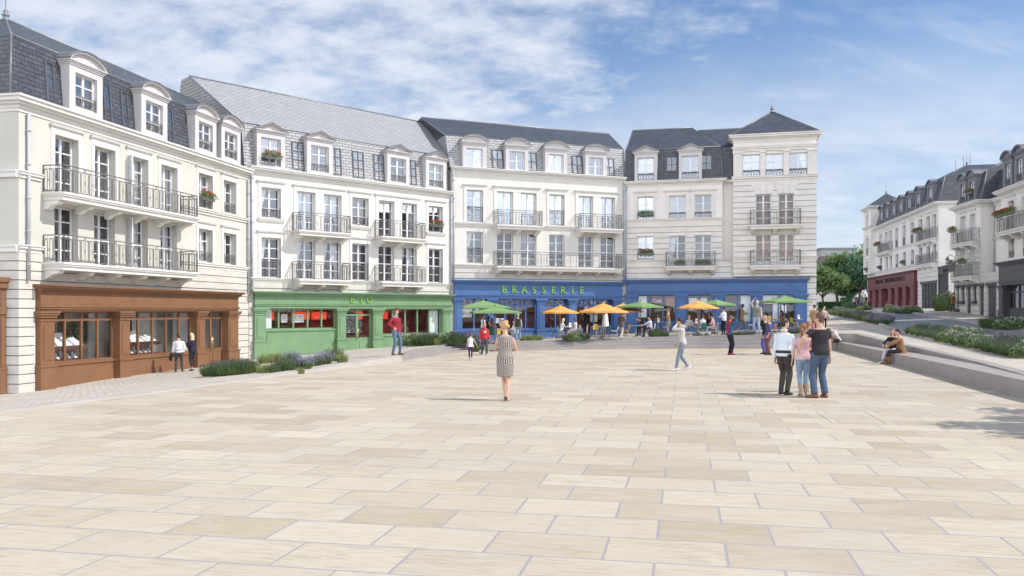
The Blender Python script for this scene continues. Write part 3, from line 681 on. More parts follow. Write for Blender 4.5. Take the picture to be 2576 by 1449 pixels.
    def courses(s, a, b, zs, holes=(), proud=.035, gap=.03, mat='stone', side=None, name='rusticated_course', slant=None):
        # ashlar courses with open joints; side='l' also returns them round the left end
        mb = MB(); jb = MB()
        for z0, z1 in zip(zs[:-1], zs[1:]):
            iv = [(a, b)]
            for h in holes:
                if h[2] < z1 - .02 and h[3] > z0 + .02:
                    iv = [x for p, q in iv for x in ((p, min(q, h[0])), (max(p, h[1]), q)) if x[1] - x[0] > .01]
            for p, q in iv:
                mb.box(p - (proud if side and p == a else 0), q, -proud, .0, z0 + gap, z1)
                jb.box(p, q, -.006, 0, z0, z0 + gap)
                if side and p == a: mb.box(a - proud, a, 0, 8, z0 + gap, z1); jb.box(a - .006, a, 0, 8, z0, z0 + gap)
        o = s.P(mb, name, M[mat]); s.P(jb, 'joint', M['joint'], o)
    def pipe(s, u, z0, z1, y=-.10):
        mb = MB(); mb.tube([(u, y, z0), (u, y, z1)], .055, 8)
        z = z0 + .5
        while z < z1: mb.tube([(u, y, z), (u, y, z + .06)], .075, 8); z += 1.1
        s.P(mb, 'downpipe', M['pipe'])
    def finial(s, x, y, z, h=1.0):
        mb = MB(); mb.lathe([(.22, 0), (.12, .10), (.09, .18), (.14, .22), (.14, .25), (.06, .30), (.10, .36), (.06, .42), (.022, .47), (.012, h)], (x, y), 8)
        mb.v = [(p[0], p[1], p[2] + z) for p in mb.v]; s.P(mb, 'finial', M['zinc'])
    # ---- shopfront
    def shop(s, a, b, z0, zt, paintm, pil, bays, zh, p=.16, fasc=None, zc=.30, band=.26, ped=None, back=3.6, room=None, pilw=None, zi=None):
        """a..b extent, zt top of its cornice, zh head of the openings; pil list of (u0,u1); bays list of (u0,u1,kind,z_sill,cols,transom)"""
        P_ = M[paintm]; mb = MB(); zf = zt - zc
        ex = .18
        mb.box(a - ex, b + ex, -p - .30, 0, zt - .05, zt); mb.box(a - ex + .04, b + ex - .04, -p - .25, 0, zt - .11, zt - .05); mb.box(a - ex + .12, b + ex - .12, -p - .15, 0, zt - .19, zt - .11); mb.box(a - .02, b + .02, -p - .04, 0, zt - .26, zt - .19)
        f0 = zh + band
        mb.box(a, b, -p, .1, f0, zt - .26)
        mb.box(a - .03, b + .03, -p - .06, .1, f0 - .06, f0); mb.box(a - .01, b + .01, -p - .03, .1, f0 - .13, f0 - .06); mb.box(a, b, -p + .02, .1, zh, f0 - .13)
        for u0, u1, kind, zs, cols, tr in bays:
            if kind != 'door':
                mb.box(u0, u1, .02, .2, z0, zs - .08); mb.box(u0, u1, -.03, .2, zs - .08, zs)
                if zs - z0 > .5: mb.box(u0 + .12, u1 - .12, .0, .02, z0 + (zs - z0) * .35, zs - .2); mb.box(u0, u1, -.03, .2, z0, z0 + (zs - z0) * .28)
        sf = s.P(mb, 'shopfront', P_)
        zp = ped if ped is not None else z0 + .9
        for u0, u1 in pil:
            m = MB(); w = u1 - u0
            m.box(u0, u1, -p, .28, z0, zh); m.box(u0 - .05, u1 + .05, -p - .05, .28, z0, zp); m.box(u0 - .08, u1 + .08, -p - .08, .28, zp, zp + .07); m.box(u0 - .08, u1 + .08, -p - .08, .28, z0, z0 + .12 + max(0, .0))
            m.box(u0 + .10, u1 - .10, -p - .018, -p, zp + .22, zh - .45); m.box(u0 + .14, u1 - .14, -p - .03, -p - .018, zp + .27, zh - .5)
            for k, (dz, e) in enumerate(((.34, .03), (.22, .06), (.14, .10), (.07, .13))): m.box(u0 - e, u1 + e, -p - e, .2, zh - dz, zh - dz + .07)
            s.P(m, 'pilaster', P_, sf)
        for bi, (u0, u1, kind, zs, cols, tr) in enumerate(bays):
            w = u1 - u0; t = .07
            if kind == 'door':
                for k in range(2):
                    d0 = u0 + w * k / 2; d1 = u0 + w * (k + 1) / 2; m = MB(); y = .12
                    m.box(d0, d0 + t, y, y + .06, z0, zh); m.box(d1 - t, d1, y, y + .06, z0, zh); m.box(d0 + t, d1 - t, y, y + .06, zh - t, zh)
                    if tr: m.box(d0 + t, d1 - t, y, y + .06, tr - .05, tr + .05)
                    m.box(d0 + t, d1 - t, y, y + .06, zs - .08, zs); m.box(d0 + t, d1 - t, y + .01, y + .05, z0, zs - .08); m.box(d0 + t + .1, d1 - t - .1, y - .015, y + .01, z0 + .25, zs - .2)
                    o = s.P(m, 'shop_door', P_); pb = MB(); pb.face([(d0 + t, y + .03, zs), (d1 - t, y + .03, zs), (d1 - t, y + .03, zh - t), (d0 + t, y + .03, zh - t)]); s.P(pb, 'pane', M['shopglass'], o)
                    hb = MB(); hx = d1 - .045 if k == 0 else d0 + .045; hb.tube([(hx, y - .07, zs - .1), (hx, y - .07, zs + .55)], .018, 6); hb.tube([(hx, y, zs), (hx, y - .07, zs)], .012, 5); hb.tube([(hx, y, zs + .45), (hx, y - .07, zs + .45)], .012, 5); s.P(hb, 'handle', M['brass'], o)
            else:
                m = MB(); y = .1
                m.box(u0, u0 + t, y, y + .08, zs, zh); m.box(u1 - t, u1, y, y + .08, zs, zh); m.box(u0, u1, y, y + .08, zh - t, zh); m.box(u0 + t, u1 - t, y, y + .08, zs, zs + t)
                for c in range(1, cols): x = u0 + w * c / cols; m.box(x - .04, x + .04, y - .01, y + .075, zs + t, zh - t)
                if tr: m.box(u0 + t, u1 - t, y + .003, y + .07, tr - .045, tr + .045)
                if kind == 'star' and tr:
                    for c in range(cols):
                        x0 = u0 + w * c / cols + .06; x1 = u0 + w * (c + 1) / cols - .06; za, zb = tr + .05, zh - t
                        for q0, q1 in (((x0, za), (x1, zb)), ((x0, zb), (x1, za)), (((x0 + x1) / 2, za), ((x0 + x1) / 2, zb)), ((x0, (za + zb) / 2), (x1, (za + zb) / 2))):
                            m.tube([(q0[0], y + .02, q0[1]), (q1[0], y + .02, q1[1])], .018, 4)
                        m.lathe([(.07, -.01), (.07, .01)], (0, 0), 8) if False else None
                o = s.P(m, 'shop_window', P_); pb = MB(); pb.face([(u0 + t, y + .05, zs + t), (u1 - t, y + .05, zs + t), (u1 - t, y + .05, zh - t), (u0 + t, y + .05, zh - t)]); s.P(pb, 'pane', M['shopglass'], o)
        if room:
            rb = MB(); fl = zi if zi is not None else z0 + .15
            rb.face([(a, back, fl), (b, back, fl), (b, back, zh + .3), (a, back, zh + .3)], 0); rb.face([(a, .3, fl), (b, .3, fl), (b, back, fl), (a, back, fl)], 1)
            rb.face([(a, .3, zh + .3), (a, back, zh + .3), (b, back, zh + .3), (b, .3, zh + .3)], 2); rb.face([(a, .3, fl), (a, back, fl), (a, back, zh + .3), (a, .3, zh + .3)], 0); rb.face([(b, back, fl), (b, .3, fl), (b, .3, zh + .3), (b, back, zh + .3)], 0)
            s.P(rb, 'shop_interior', [room, M['floor'], M['white']])
        return sf
M['blind_grey'] = plain('roof_blind', (.36, .40, .46), .8, .15, 2, 0)
def shophole(a, b, z0, zh): return (a, b, z0, zh)
M['floor'] = plain('shop_floor', (.64, .57, .48), .5, .1, 3)
M['int_cream'] = plain('interior_cream', (.80, .775, .71), .9, .1, 1, 0); M['int_wine'] = plain('interior_wine', (.34, .06, .06), .8, .25, 1.5, 0)
M['int_dark'] = plain('interior_burgundy', (.19, .06, .065), .9, .4, 1.2, 0)
t = NT('interior_brick'); o = t.obj(); b = t.n('ShaderNodeTexBrick'); mp = t.n('ShaderNodeMapping'); mp.inputs['Rotation'].default_value = (math.radians(90), 0, 0); t.l(o, mp.inputs[0]); t.l(mp.outputs[0], b.inputs[0]); b.inputs['Scale'].default_value = 1; b.inputs['Brick Width'].default_value = .3; b.inputs['Row Height'].default_value = .12
b.inputs['Color1'].default_value = (.17, .09, .065, 1); b.inputs['Color2'].default_value = (.28, .14, .10, 1); b.inputs['Mortar'].default_value = (.2, .17, .15, 1); M['int_brick'] = t.done(b.outputs[0], .9)
SERIF = 'BREILPFKDNMHAT'
def letters(text, u0, u1, h, depth=.05, serif=True, pitch=None):
    """mesh letters spread between u0 and u1 (centres), base at z 0, facing -y"""
    out = []; n = len(text)
    for i, ch in enumerate(text):
        if ch == ' ': continue
        mb = MB(); out.append(mb)
        c = bpy.data.curves.new('t', 'FONT'); c.body = ch; c.align_x = 'CENTER'; c.size = h * 1.38; c.extrude = depth / 2; c.offset = h * .012
        ob = bpy.data.objects.new('t', c); COL.objects.link(ob); me = bpy.data.meshes.new_from_object(ob); bpy.data.objects.remove(ob)
        x = u0 + (u1 - u0) * (i / (n - 1) if n > 1 else .5)
        vs = [(x + v.co.x, -v.co.z, v.co.y) for v in me.vertices]; mb.faces(vs, [tuple(p.vertices) for p in me.polygons])
        if serif and ch in SERIF:
            xl = min(v[0] for v in vs); xr = max(v[0] for v in vs); w = .34 * h; t_ = .075 * h; d = depth / 2 + .004
            if ch == 'I': sp_ = [(x, 0), (x, 1)]
            elif ch == 'A': sp_ = [(xl + .07 * h, 0), (xr - .07 * h, 0)]
            elif ch in 'RKHNM': sp_ = [(xl + .09 * h, 0), (xl + .07 * h, 1), (xr - .06 * h, 0)]
            elif ch == 'T': sp_ = [(x, 0)]
            else: sp_ = [(xl + .06 * h, 0), (xl + .06 * h, 1)]
            for sx, top in sp_: mb.box(sx - w / 2, sx + w / 2, -d, d, (h - t_) if top else 0, h if top else t_)
    return out
def text_mesh(text, h, depth=.01, spacing=1.0, shear=0.):
    c = bpy.data.curves.new('t', 'FONT'); c.body = text; c.align_x = 'CENTER'; c.size = h * 1.38; c.extrude = depth / 2; c.space_character = spacing; c.shear = shear
    ob = bpy.data.objects.new('t', c); COL.objects.link(ob); me = bpy.data.meshes.new_from_object(ob); bpy.data.objects.remove(ob)
    mb = MB(); mb.faces([(v.co.x, -v.co.z, v.co.y) for v in me.vertices], [tuple(p.vertices) for p in me.polygons]); return mb
# ---------------------------------------------------------------- the four buildings round the square
fr = lambda a, b, st: [round(a + (b - a) * k / max(1, round((b - a) / st)), 4) for k in range(max(1, round((b - a) / st)) + 1)]
def brown_building():
    B = Building(F1, 'apartment_building', 'cream four-storey building with a brown jewellery shopfront and round-topped dormers', -.7, ('stucco_warm', 'trim')); E1 = F1.u('D', 624)
    U = [1.57 + .57, 3.54 + .57, 5.53 + .57, 7.51 + .57]; w = 1.14
    for k, u in enumerate(U):
        for z, h in ((6.0, 2.06), (3.65, 1.98)):
            wn = B.win(u, z, w, h, 4, .26, None, z > 5, {2: 2, 3: 0}.get(k) if k > 1 else -1)
            if k == 2:
                m = MB(); t = .05; m.box(0, t, -.02, .02, .1, h); m.box(.5, .55, -.02, .02, .1, h); m.box(t, .5, -.02, .02, h - t, h); m.box(t, .5, -.02, .02, .1, .2); m.box(t, .5, -.004, .004, .2, h - t, 1)
                o = m.build('open_casement', [M['frame_white'], M['frost']], wn, (-w / 2 - .02, -.05, 0)); o.rotation_euler = (0, 0, math.radians(-112))
    for u in (10.23 + .57, 12.28 + .57):
        B.win(u, 6.66, w, 1.5, 3, .26, 'small'); B.win(u, 4.22, w, 1.46, 3, .26, 'small')
    B.wall(0, E1, 3.6, 8.8, 10); 
    z0 = -1.6; hole = (.72, 13.3, z0, 2.45); B.wall(0, E1, z0, 3.6, 10, extra=[hole], mat=M['stone_pale'], back=0)
    B.courses(0, E1, fr(-1.0, 3.93, .3), [(.66, 13.42, -3, 2.86)] + B.holes, side='l', mat='stone_pale')
    B.band(8.97, E1 - .05, 3.93, .24); B.band(8.97, E1 - .05, 6.36, .22); B.band(0, .95, 3.93, .24); B.band(0, .95, 6.36, .22)
    m = MB()
    for z in (3.93, 6.36): m.box(-.12, 0, -.0, 8, z, z + .2); m.box(-.17, 0, -.02, 8, z + .16, z + .225)
    B.P(m, 'string_course', B.T)
    B.cornice(0, E1, 8.5, 9.0, .36, True, False, ret=8)
    B.balcony(.95, 8.97, 6.0, .9, .93, 6); B.balcony(.95, 8.97, 3.65, .9, .93, 6)
    B.roof(0, E1 + .1, 8.98, .52, 11.12, 3.5, 12.85, .26, -.1, 3.25, -.8, ybk=9, y0=.32, gaps=[(u - .6, u + .6) for u in (3.22, 7.2, 10.95, 13.1)])
    B.finial(3.24, 3.5, 12.75, 1.35)
    for u in (3.22, 7.2, 10.95, 13.1): B.dormer(u, 8.95, 1.72, 1.12, 1.22, 9.3, 'arch', .06)
    for u in (2.02, 4.6, 5.98, 8.58): B.roofwin(u, 9.28, .72, 1.34, 8.98, .52, 11.12, .35)
    B.pipe(.32, 3.0, 8.5); B.pipe(E1 - .12, 2.9, 8.5)
    B.shop(.72, 13.3, -1.3, 2.9, 'brown', [(.72, 1.35), (4.7, 5.29), (9.85, 10.47), (12.4, 13.3)],
           [(1.35, 4.7, 'win', .2, 4, 1.70), (5.29, 9.85, 'win', .2, 5, 1.70), (10.47, 12.4, 'door', .3, 2, 1.70)], 2.0, .2, ped=.12, room=M['int_cream'], back=2.4, zi=-.45, band=.2)
    # the shop turns the corner: end of its second front
    m = MB(); m.box(-.2, 0, .45, 6, -1.5, 2.75); m.box(-.5, 0, .3, 6, 2.95, 3.1); m.box(-.38, 0, .36, 6, 2.75, 2.95); m.box(-.3, 0, .40, 1., -1.5, .1); m.box(-.34, 0, .38, 1.05, .1, .18); m.box(-.3, 0, .4, 6, 1.9, 2.15); m.box(-.25, -.2, .55, .95, .3, 1.7)
    B.P(m, 'shopfront', M['brown']); return B
M['frost'] = plain('frosted_glass', (.55, .58, .60), .2, .05, 3, 0)
def green_building():
    B = Building(F2, 'apartment_building', 'white building with the green BIO shopfront and a tall pale grey slate roof', -.4, ('stucco_pale', 'trim')); E2 = F2.u('D', 1137)  # the roof's pale grey is sun glint put into the slate colour
    U = [x + .54 for x in (.66, 2.66, 4.25, 6.0, 7.75, 9.36, 11.3)]; w = 1.08
    for k, u in enumerate(U):
        if k in (0, 3, 6):
            B.win(u, 6.7, w, 1.52, 3, .22, 'small'); B.win(u, 3.68, w, 2.02, 4, .22, 'full', curt=(1 if k == 0 else -1)); B.sill(u - .72, u + .72, 6.66)
        else:
            B.win(u, 6.16, w, 2.06, 4, .22, None, False, {1: 1, 2: 0, 4: -1, 5: 2}[k]); B.win(u, 3.66, w, 2.05, 4, .22, None, False, {1: 1, 2: 0, 4: -1, 5: 0}[k])
    for a, b in ((1, 2), (4, 5)): B.surround(U[a] - w / 2, U[b] + w / 2, 6.16, 8.22, .2, [(U[a] - w / 2, U[a] + w / 2), (U[b] - w / 2, U[b] + w / 2)])
    B.wall(0, E2, 3.5, 9.0, 10); B.wall(0, E2, -1.2, 3.5, 10, extra=[(.24, 12.88, -1.2, 2.6)], mat=M['stone_pale'], back=0)
    B.courses(0, E2, fr(-.9, 3.48, .33), [(.2, 12.92, -3, 2.95)], mat='stone_pale')
    B.band(.05, E2 - .05, 3.48, .2); B.cornice(0, E2, 8.84, 9.2, .30, False, False)
    B.balcony(2.3, 5.5, 6.15); B.balcony(7.4, 10.55, 6.15); B.balcony(2.3, 5.5, 3.64); B.balcony(7.4, 10.55, 3.64)
    B.roof(-.1, E2, 9.18, .5, 11.42, 4., 14.2, -.06, -.08, -1.2, -.9, ybk=9., y0=.32, gaps=[(u - .58, u + .58) for u in (1.25, 4.07, 9.18, 11.95)], mat='slate_glint', mat2='slate_glint')
    for u in (1.25, 4.07, 9.18, 11.95): B.dormer(u, 9.1, 1.56, 1.08, 1.38, 9.38, 'gable', .08)
    for u in (2.95, 5.2, 6.66, 8.05, 10.32): B.roofwin(u, 9.42, .68, 1.4, 9.18, .5, 11.42, .35)
    B.pipe(.12, 2.6, 8.9); B.pipe(E2 - .12, 2.6, 8.9); B.pipe(.30, 2.6, 8.9) if False else None
    B.shop(.24, 12.88, -.9, 3.0, 'green', [(.24, .84), (5.0, 5.52), (7.3, 7.92), (12.3, 12.88)],
           [(.84, 5.0, 'win', 1.06, 5, None), (5.52, 7.3, 'door', .55, 2, 1.80), (7.92, 12.3, 'win', .66, 5, None)], 2.15, .16, ped=.45, room=M['int_wine'], back=2.3, zi=-.1)
    [B.P(m, 'sign_letter', M['letter_green'], None, (0, -.20, 2.47)) for m in letters('BIO', 5.9, 7.0, .36)]; return B
def blue_building():
    B = Building(F3, 'apartment_building', 'pale building with the blue BRASSERIE shopfront and a long first-floor balcony', 0., ('stucco_pale', 'trim')); E3 = F3.u('D', 1572)
    U = [x + .53 for x in (.93, 2.91, 4.49, 6.43, 8.47, 10.07)]; w = 1.06
    for k, u in enumerate(U):
        if k in (0, 3): B.win(u, 7.44, w, 1.96, 4, .2, 'full', curt=2)
        else: B.win(u, 7.28, w, 2.12, 4, .2, None, False, {1: -1, 2: 2, 4: 1, 5: 0}[k])
        if k == 0: B.win(u, 4.92, w, 1.95, 4, .2, 'full', False, 1)
        else: B.win(u, 4.76, w, 2.11, 4, .2, None, False, -1)
    for a, b in ((1, 2), (4, 5)): B.surround(U[a] - w / 2, U[b] + w / 2, 7.28, 9.4, .2, [(U[a] - w / 2, U[a] + w / 2), (U[b] - w / 2, U[b] + w / 2)])
    B.wall(0, E3, 4.6, 10.6, 10); B.wall(0, E3, -.8, 4.6, 10, extra=[(.11, 11.6, -.8, 3.4)], mat=M['stone_pale'], back=0)
    B.courses(0, E3, fr(-.5, 4.68, .34), [(.06, 11.64, -3, 3.86)], mat='stone_pale')
    B.band(.1, E3 - .05, 7.18, .22); B.band(.1, E3 - .05, 4.68, .18); B.cornice(0, E3, 10.4, 10.76, .30, False, False)
    B.balcony(2.6, 5.72, 7.28); B.balcony(8.18, 11.3, 7.28); B.balcony(2.6, 11.3, 4.75, nb=7)
    B.roof(-.05, E3 + .1, 10.74, .62, 12.77, 3.6, 14.4, -.2, -.15, -.9, -.6, ybk=8.6, y0=.32, gaps=[(u - .58, u + .58) for u in (1.48, 4.28, 6.95, 9.78)], mat='slate_glint', mat2='slate')
    for u in (1.48, 4.28, 6.95, 9.78): B.dormer(u, 10.7, 1.52, 1.04, 1.18, 10.8, 'arch', .08, rail=None, rows=2)
    for u in (3.1, 5.38, 8.6, 10.92): B.roofwin(u, 10.9, .7, 1.12, 10.74, .62, 12.77, .35, rows=2)
    B.pipe(.08, 3.9, 10.4); B.pipe(E3 - .1, 3.9, 10.4)
    B.shop(.11, 11.6, -.6, 3.9, 'blue', [(.11, .61), (2.28, 2.78), (5.55, 6.07), (7.74, 8.28), (10.98, 11.6)],
           [(.61, 2.28, 'star', .88, 2, 2.33), (2.78, 5.55, 'star', .88, 4, 2.33), (6.07, 7.74, 'star', .88, 2, 2.33), (8.28, 10.98, 'star', .88, 4, 2.33)], 2.78, .16, ped=.74, room=M['int_dark'], back=2.2, zi=.3)
    [B.P(m, 'sign_letter', M['letter_green'], None, (0, -.20, 3.14)) for m in letters('BRASSERIE', 3.32, 8.62, .44)]; return B
def cafe_building():
    B = Building(F4, 'apartment_building', 'beige stone corner building with a blue café front and pyramid-roofed pavilion', .5, ('stucco_grey', 'stone'))
    w = 1.06; U = (1.35, 3.38, 5.0)
    for u in U: B.win(u, 7.92, w, 1.55, 3, .16, 'small', u < 2, 0 if u < 3 else -1)
    B.surround(U[1] - .53, U[1] + .53, 7.92, 9.47, .24); B.surround(U[2] - .53, U[2] + .53, 7.92, 9.47, .24)
    B.win(U[0], 5.36, w, 1.54, 3, .16, 'small', False, 2); B.win(U[1], 4.9, w, 2.0, 4, .16, None, False, 1); B.win(U[2], 4.9, w, 2.0, 4, .16, None, False, -1)
    hs = list(B.holes); shopz = [(.1, 11.3, -.5, 3.6)]
    B.wall(0, 6.21, 4.6, 10.3, 8); B.wall(0, 11.85, -.3, 4.6, 8, extra=shopz, mat=M['stone'], back=0)
    B.courses(0, 6.21, fr(5.33, 7.8, .355), hs); B.courses(0, 11.87, fr(-.1, 5.17, .355), [(.06, 11.32, -2, 4.0)] + [h for h in hs if h[2] < 5.2])
    B.band(.0, 6.3, 7.78, .22); B.band(0, 6.3, 5.15, .2); B.cornice(-.02, 6.22, 10.12, 10.48, .28, False, True)
    B.balcony(2.6, 5.85, 4.88, .8, .93)
    B.roof(-.12, 6.3, 10.46, .55, 12.65, 3.2, 14.5, .1, .25, .3, 2.1, ybk=8, y0=.32, gaps=[(u - .58, u + .58) for u in (1.35, 4.2)])
    for u in (1.35, 4.2): B.dormer(u, 10.4, 1.46, 1.06, 1.48, 10.56, 'gable', .08)
    for u in (3.0, 5.2): B.roofwin(u, 10.6, .66, 1.45, 10.46, .55, 12.65, .35)
    # recess between block and pavilion
    m = MB(); m.face([(6.21, .35, 4.6), (6.95, .35, 4.6), (6.95, .35, 10.4), (6.21, .35, 10.4)]); m.box(6.21, 6.95, .2, .36, 10.25, 10.42); B.P(m, 'recess_wall', M['stucco_grey'])
    B.y0 = .38; B.roof(4.6, 11.6, 10.4, .25, 12.5, 3.2, 14.35, 0, 0, 0, 0, ybk=7); B.y0 = 0
    B.pipe(.08, 4.1, 10.1)
    # pavilion, 0.3 m proud
    B.y0 = -.3; B.holes = []; a, b = 6.9, 11.85
    for u in (7.97, 9.37, 10.78): B.win(u, 10.42, 1.06, 1.46, 3, .16, 'small', False, {7.97: -1, 9.37: -1, 10.78: 2}[u])
    for u, cu in ((8.7, 3), (10.07, 3)):
        B.win(u, 7.37, .94, 1.98, 4, .16, None, False, cu, gl='shopglass'); B.win(u, 4.86, .94, 1.98, 4, .16, None, False, -1, gl='shopglass')
    hs = list(B.holes); up = [h for h in hs if h[2] > 10]; lo = [h for h in hs if h[2] < 10]
    B.wall(a, b, 10.24, 12.9, 5.2); B.holes = lo; B.wall(a, b, 4.2, 10.24, 5.2, room='room_warm', back=.75)
    zz_ = fr(4.35, 10.24, .355); B.courses(a, b, zz_, lo, side='l')
    # splayed voussoirs over the second-floor windows
    m = MB()
    for u in (8.7, 10.07):
        for k, (x0, x1, t0, t1) in enumerate(((-.47, -.17, -.75, -.22), (-.17, .17, -.22, .22), (.17, .47, .22, .75))):
            m.prism([(u + x0 + .012, 9.36), (u + x1 - .012, 9.36), (u + t1 - .012, 9.98), (u + t0 + .012, 9.98)], 'y', -.055, 0)
    B.P(m, 'voussoirs', M['stone'])
    B.band(a - .05, 7.8, 7.7, .2); B.band(10.95, b + .05, 7.7, .2); B.band(a - .05, 7.8, 5.2, .2); B.band(10.95, b + .05, 5.2, .2)
    B.band(a - .1, b + .1, 10.2, .3, .16)
    m = MB()
    for x0, x1 in ((a - .02, 7.42), (8.52, 8.82), (9.92, 10.23), (11.33, b + .02)): m.box(x0, x1, -.06, 0, 10.5, 11.95); m.box(x0 - .04, x1 + .04, -.11, 0, 11.95, 12.06)
    m.box(a - .05, b + .05, -.08, 0, 12.06, 12.22); m.box(a - .09, b + .09, -.14, 0, 12.22, 12.32); m.box(a - .13, b + .13, -.17, 0, 12.32, 12.38); B.P(m, 'entablature', M['stone'])
    B.cornice(a, b, 12.62, 13.12, .32, ret=5)
    B.balcony(7.8, 10.95, 7.36, .8, .95); B.balcony(7.8, 10.95, 4.85, .8, .95)
    m = MB(); zc = 13.1; ap = (9.375, 2.4, 15.05); P0 = [(a - .25, -.25, zc), (b + .25, -.25, zc), (b + .25, 5.1, zc), (a - .25, 5.1, zc)]
    for i in range(4):
        p, q = P0[i], P0[(i + 1) % 4]; e = (Vector(q) - Vector(p)).normalized(); v = (Vector(ap) - Vector(p)); v = (v - e * v.dot(e)).normalized()
        m.face([p, q, ap], 0, [(Vector(x).dot(e), Vector(x).dot(v)) for x in (p, q, ap)])
    o = B.P(m, 'roof', M['slate']); c = MB()
    for p in P0: c.tube([p, ap], .045, 5)
    B.P(c, 'ridge_flashing', M['zinc'], o); B.finial(9.375, 2.4, 14.98, .95); B.y0 = 0
    B.shop(.1, 11.3, -.2, 4.06, 'blue', [(.1, .78), (3.29, 3.95), (5.63, 6.3), (8.01, 8.61), (10.63, 11.3)],
           [(.78, 3.29, 'win', 1.28, 3, None), (3.95, 5.63, 'win', 1.28, 2, None), (6.3, 8.01, 'win', 1.28, 2, None), (8.61, 10.63, 'win', 1.28, 2, None)], 3.08, .16, ped=1.2, room=M['int_brick'], back=1.9, zi=.6)
    return B
B1 = brown_building(); B2 = green_building(); B3 = blue_building(); B4 = cafe_building()
# ---------------------------------------------------------------- the street on the right
def hall_building():
    B = Building(FW, 'hall_building', 'long white building with the oxblood SALLE POLYVALENTE front and a corner turret', 2.2, ('stucco_grey', 'trim')); B.dm = M['zinc_dark']
    U = (7.4, 10.2, 12.2, 15.0, 18.2, 21.4, 24.5, 27.2, 29.2); a, b = 4.43, 30.6
    for k, u in enumerate(U):
        B.win(u, 9.2, 1.25, 2.25, 4, .3, 'full' if k in (3, 4, 5) else None, True, ears=.3); B.win(u, 6.95, 1.25, 1.58, 3, .3, 'small' if k in (3, 5, 0) else None, False)
    B.wall(a, b, 6.77, 12.3, 14); B.wall(0.2, b, 1.5, 6.77, 14, extra=[(1.7, 23.5, 1.5, 5.2), (24.9, 30.1, 1.5, 4.8)], mat=M['stone'], back=0)
    B.courses(.2, b, fr(1.9, 6.7, .42), [(1.6, 23.6, 0, 6.3), (24.8, 30.2, 0, 5.0)])
    B.band(a, b + .1, 9.0, .22); B.band(0.1, b + .1, 6.72, .28); B.cornice(a, b, 11.95, 12.5, .45, False, True, ret=13)
    B.balcony(7.4, 13.3, 9.1, .5, 1.05, 4); B.balcony(24.2, 30.3, 9.1, .5, 1.05, 4); B.balcony(24.2, 30.3, 6.7, .5, 1.05, 4)
    B.roof(a, b, 12.48, .8, 15.1, 3.6, 16.5, 0, .8, 0, 3.6, ybk=15)
    for u in (7.0, 9.8, 13.0, 16.2, 19.6, 23.1, 27.4): B.dormer(u, 12.4, 2.0, 1.25, 1.62, 12.7, 'gable', .1, 2.8)
    B.roofwin(29.2, 12.75, .8, 1.8, 12.48, .8, 15.1); B.finial(27.0, 3.6, 16.4, 1.6)
    m = MB()
    for x in (19., 21.5, 23.5): m.tube([(x, 5, 16), (x, 5, 18.3)], .03, 5)
    B.P(m, 'lightning_rod', M['iron'])
    # corner turret
    B.holes = []; B.y0 = -.5
    for z, h in ((12.9, 1.5), (9.2, 2.2), (6.95, 1.5)): B.win(2.3, z, 1.1, h, 3, .3, 'full' if z == 9.2 else None, z > 9, -1)
    B.wall(.2, 4.43, 6.77, 14.9, 5); B.courses(.2, 4.43, fr(6.98, 11.3, .42), B.holes, side='l'); B.cornice(.2, 4.43, 14.85, 15.35, .4, ret=4.6); B.band(.1, 4.5, 11.3 + 1.3, .3, .2)
    ap = (2.3, 2.3, 17.15); P0 = [(-.1, -.3, 15.33), (4.75, -.3, 15.33), (4.75, 4.9, 15.33), (-.1, 4.9, 15.33)]; m = MB()
    for i in range(4):
        p, q = P0[i], P0[(i + 1) % 4]; e = (Vector(q) - Vector(p)).normalized(); v = (Vector(ap) - Vector(p)); v = (v - e * v.dot(e)).normalized(); m.face([p, q, ap], 0, [(Vector(x).dot(e), Vector(x).dot(v)) for x in (p, q, ap)])
    B.P(m, 'roof', M['slate']); B.finial(2.3, 2.3, 17.05, 1.7); B.y0 = 0
    pil = [(FW.u('g', x0), FW.u('g', x1)) for x0, x1 in ((158, 182), (203, 232), (262, 292), (352, 382), (415, 448), (487, 522), (560, 598))]
    bays = [(pil[i][1], pil[i + 1][0], 'win', 3.2, 2 if i in (2, 4) else 1, None) for i in range(6)]
    B.shop(pil[0][0], pil[-1][1], 1.6, 6.3, 'red', pil, bays, 4.7, .3, ped=3.1, room=M['int_cream'], back=3, band=.35, zi=2.3)
    [B.P(m, 'sign_letter', M['black'], None, (0, -.36, 5.38)) for m in letters('SALLE POLYVALENTE', 6.7, 18.6, .5, .06, False)]
    m = MB()
    for x in (5.9, 19.4): m.box(x - .05, x + .05, -.34, -.3, 5.28, 5.98)
    B.P(m, 'sign_border', M['black'])
    m = MB(); m.box(24.9, 30.1, .12, .2, 1.6, 4.75); m.box(24.75, 30.25, -.12, .1, 4.72, 5.0)
    for k in range(6): x = 24.9 + 5.2 * k / 5; m.box(x - .06, x + .06, .05, .12, 1.6, 4.72)
    for z in (2.3, 3.1, 3.9, 4.65): m.box(24.9, 30.1, .07, .125, z - .05, z + .05)
    for k in range(5):
        for j in range(3):
            x = 24.9 + 5.2 * (k + .5) / 5; z = 2.7 + .8 * j; m.face([(x - .42, .1, z - .3), (x + .42, .1, z - .3), (x, .03, z)]); m.face([(x + .42, .1, z - .3), (x + .42, .1, z + .3), (x, .03, z)]); m.face([(x + .42, .1, z + .3), (x - .42, .1, z + .3), (x, .03, z)]); m.face([(x - .42, .1, z + .3), (x - .42, .1, z - .3), (x, .03, z)])
    B.P(m, 'garage_door', M['char']); return B
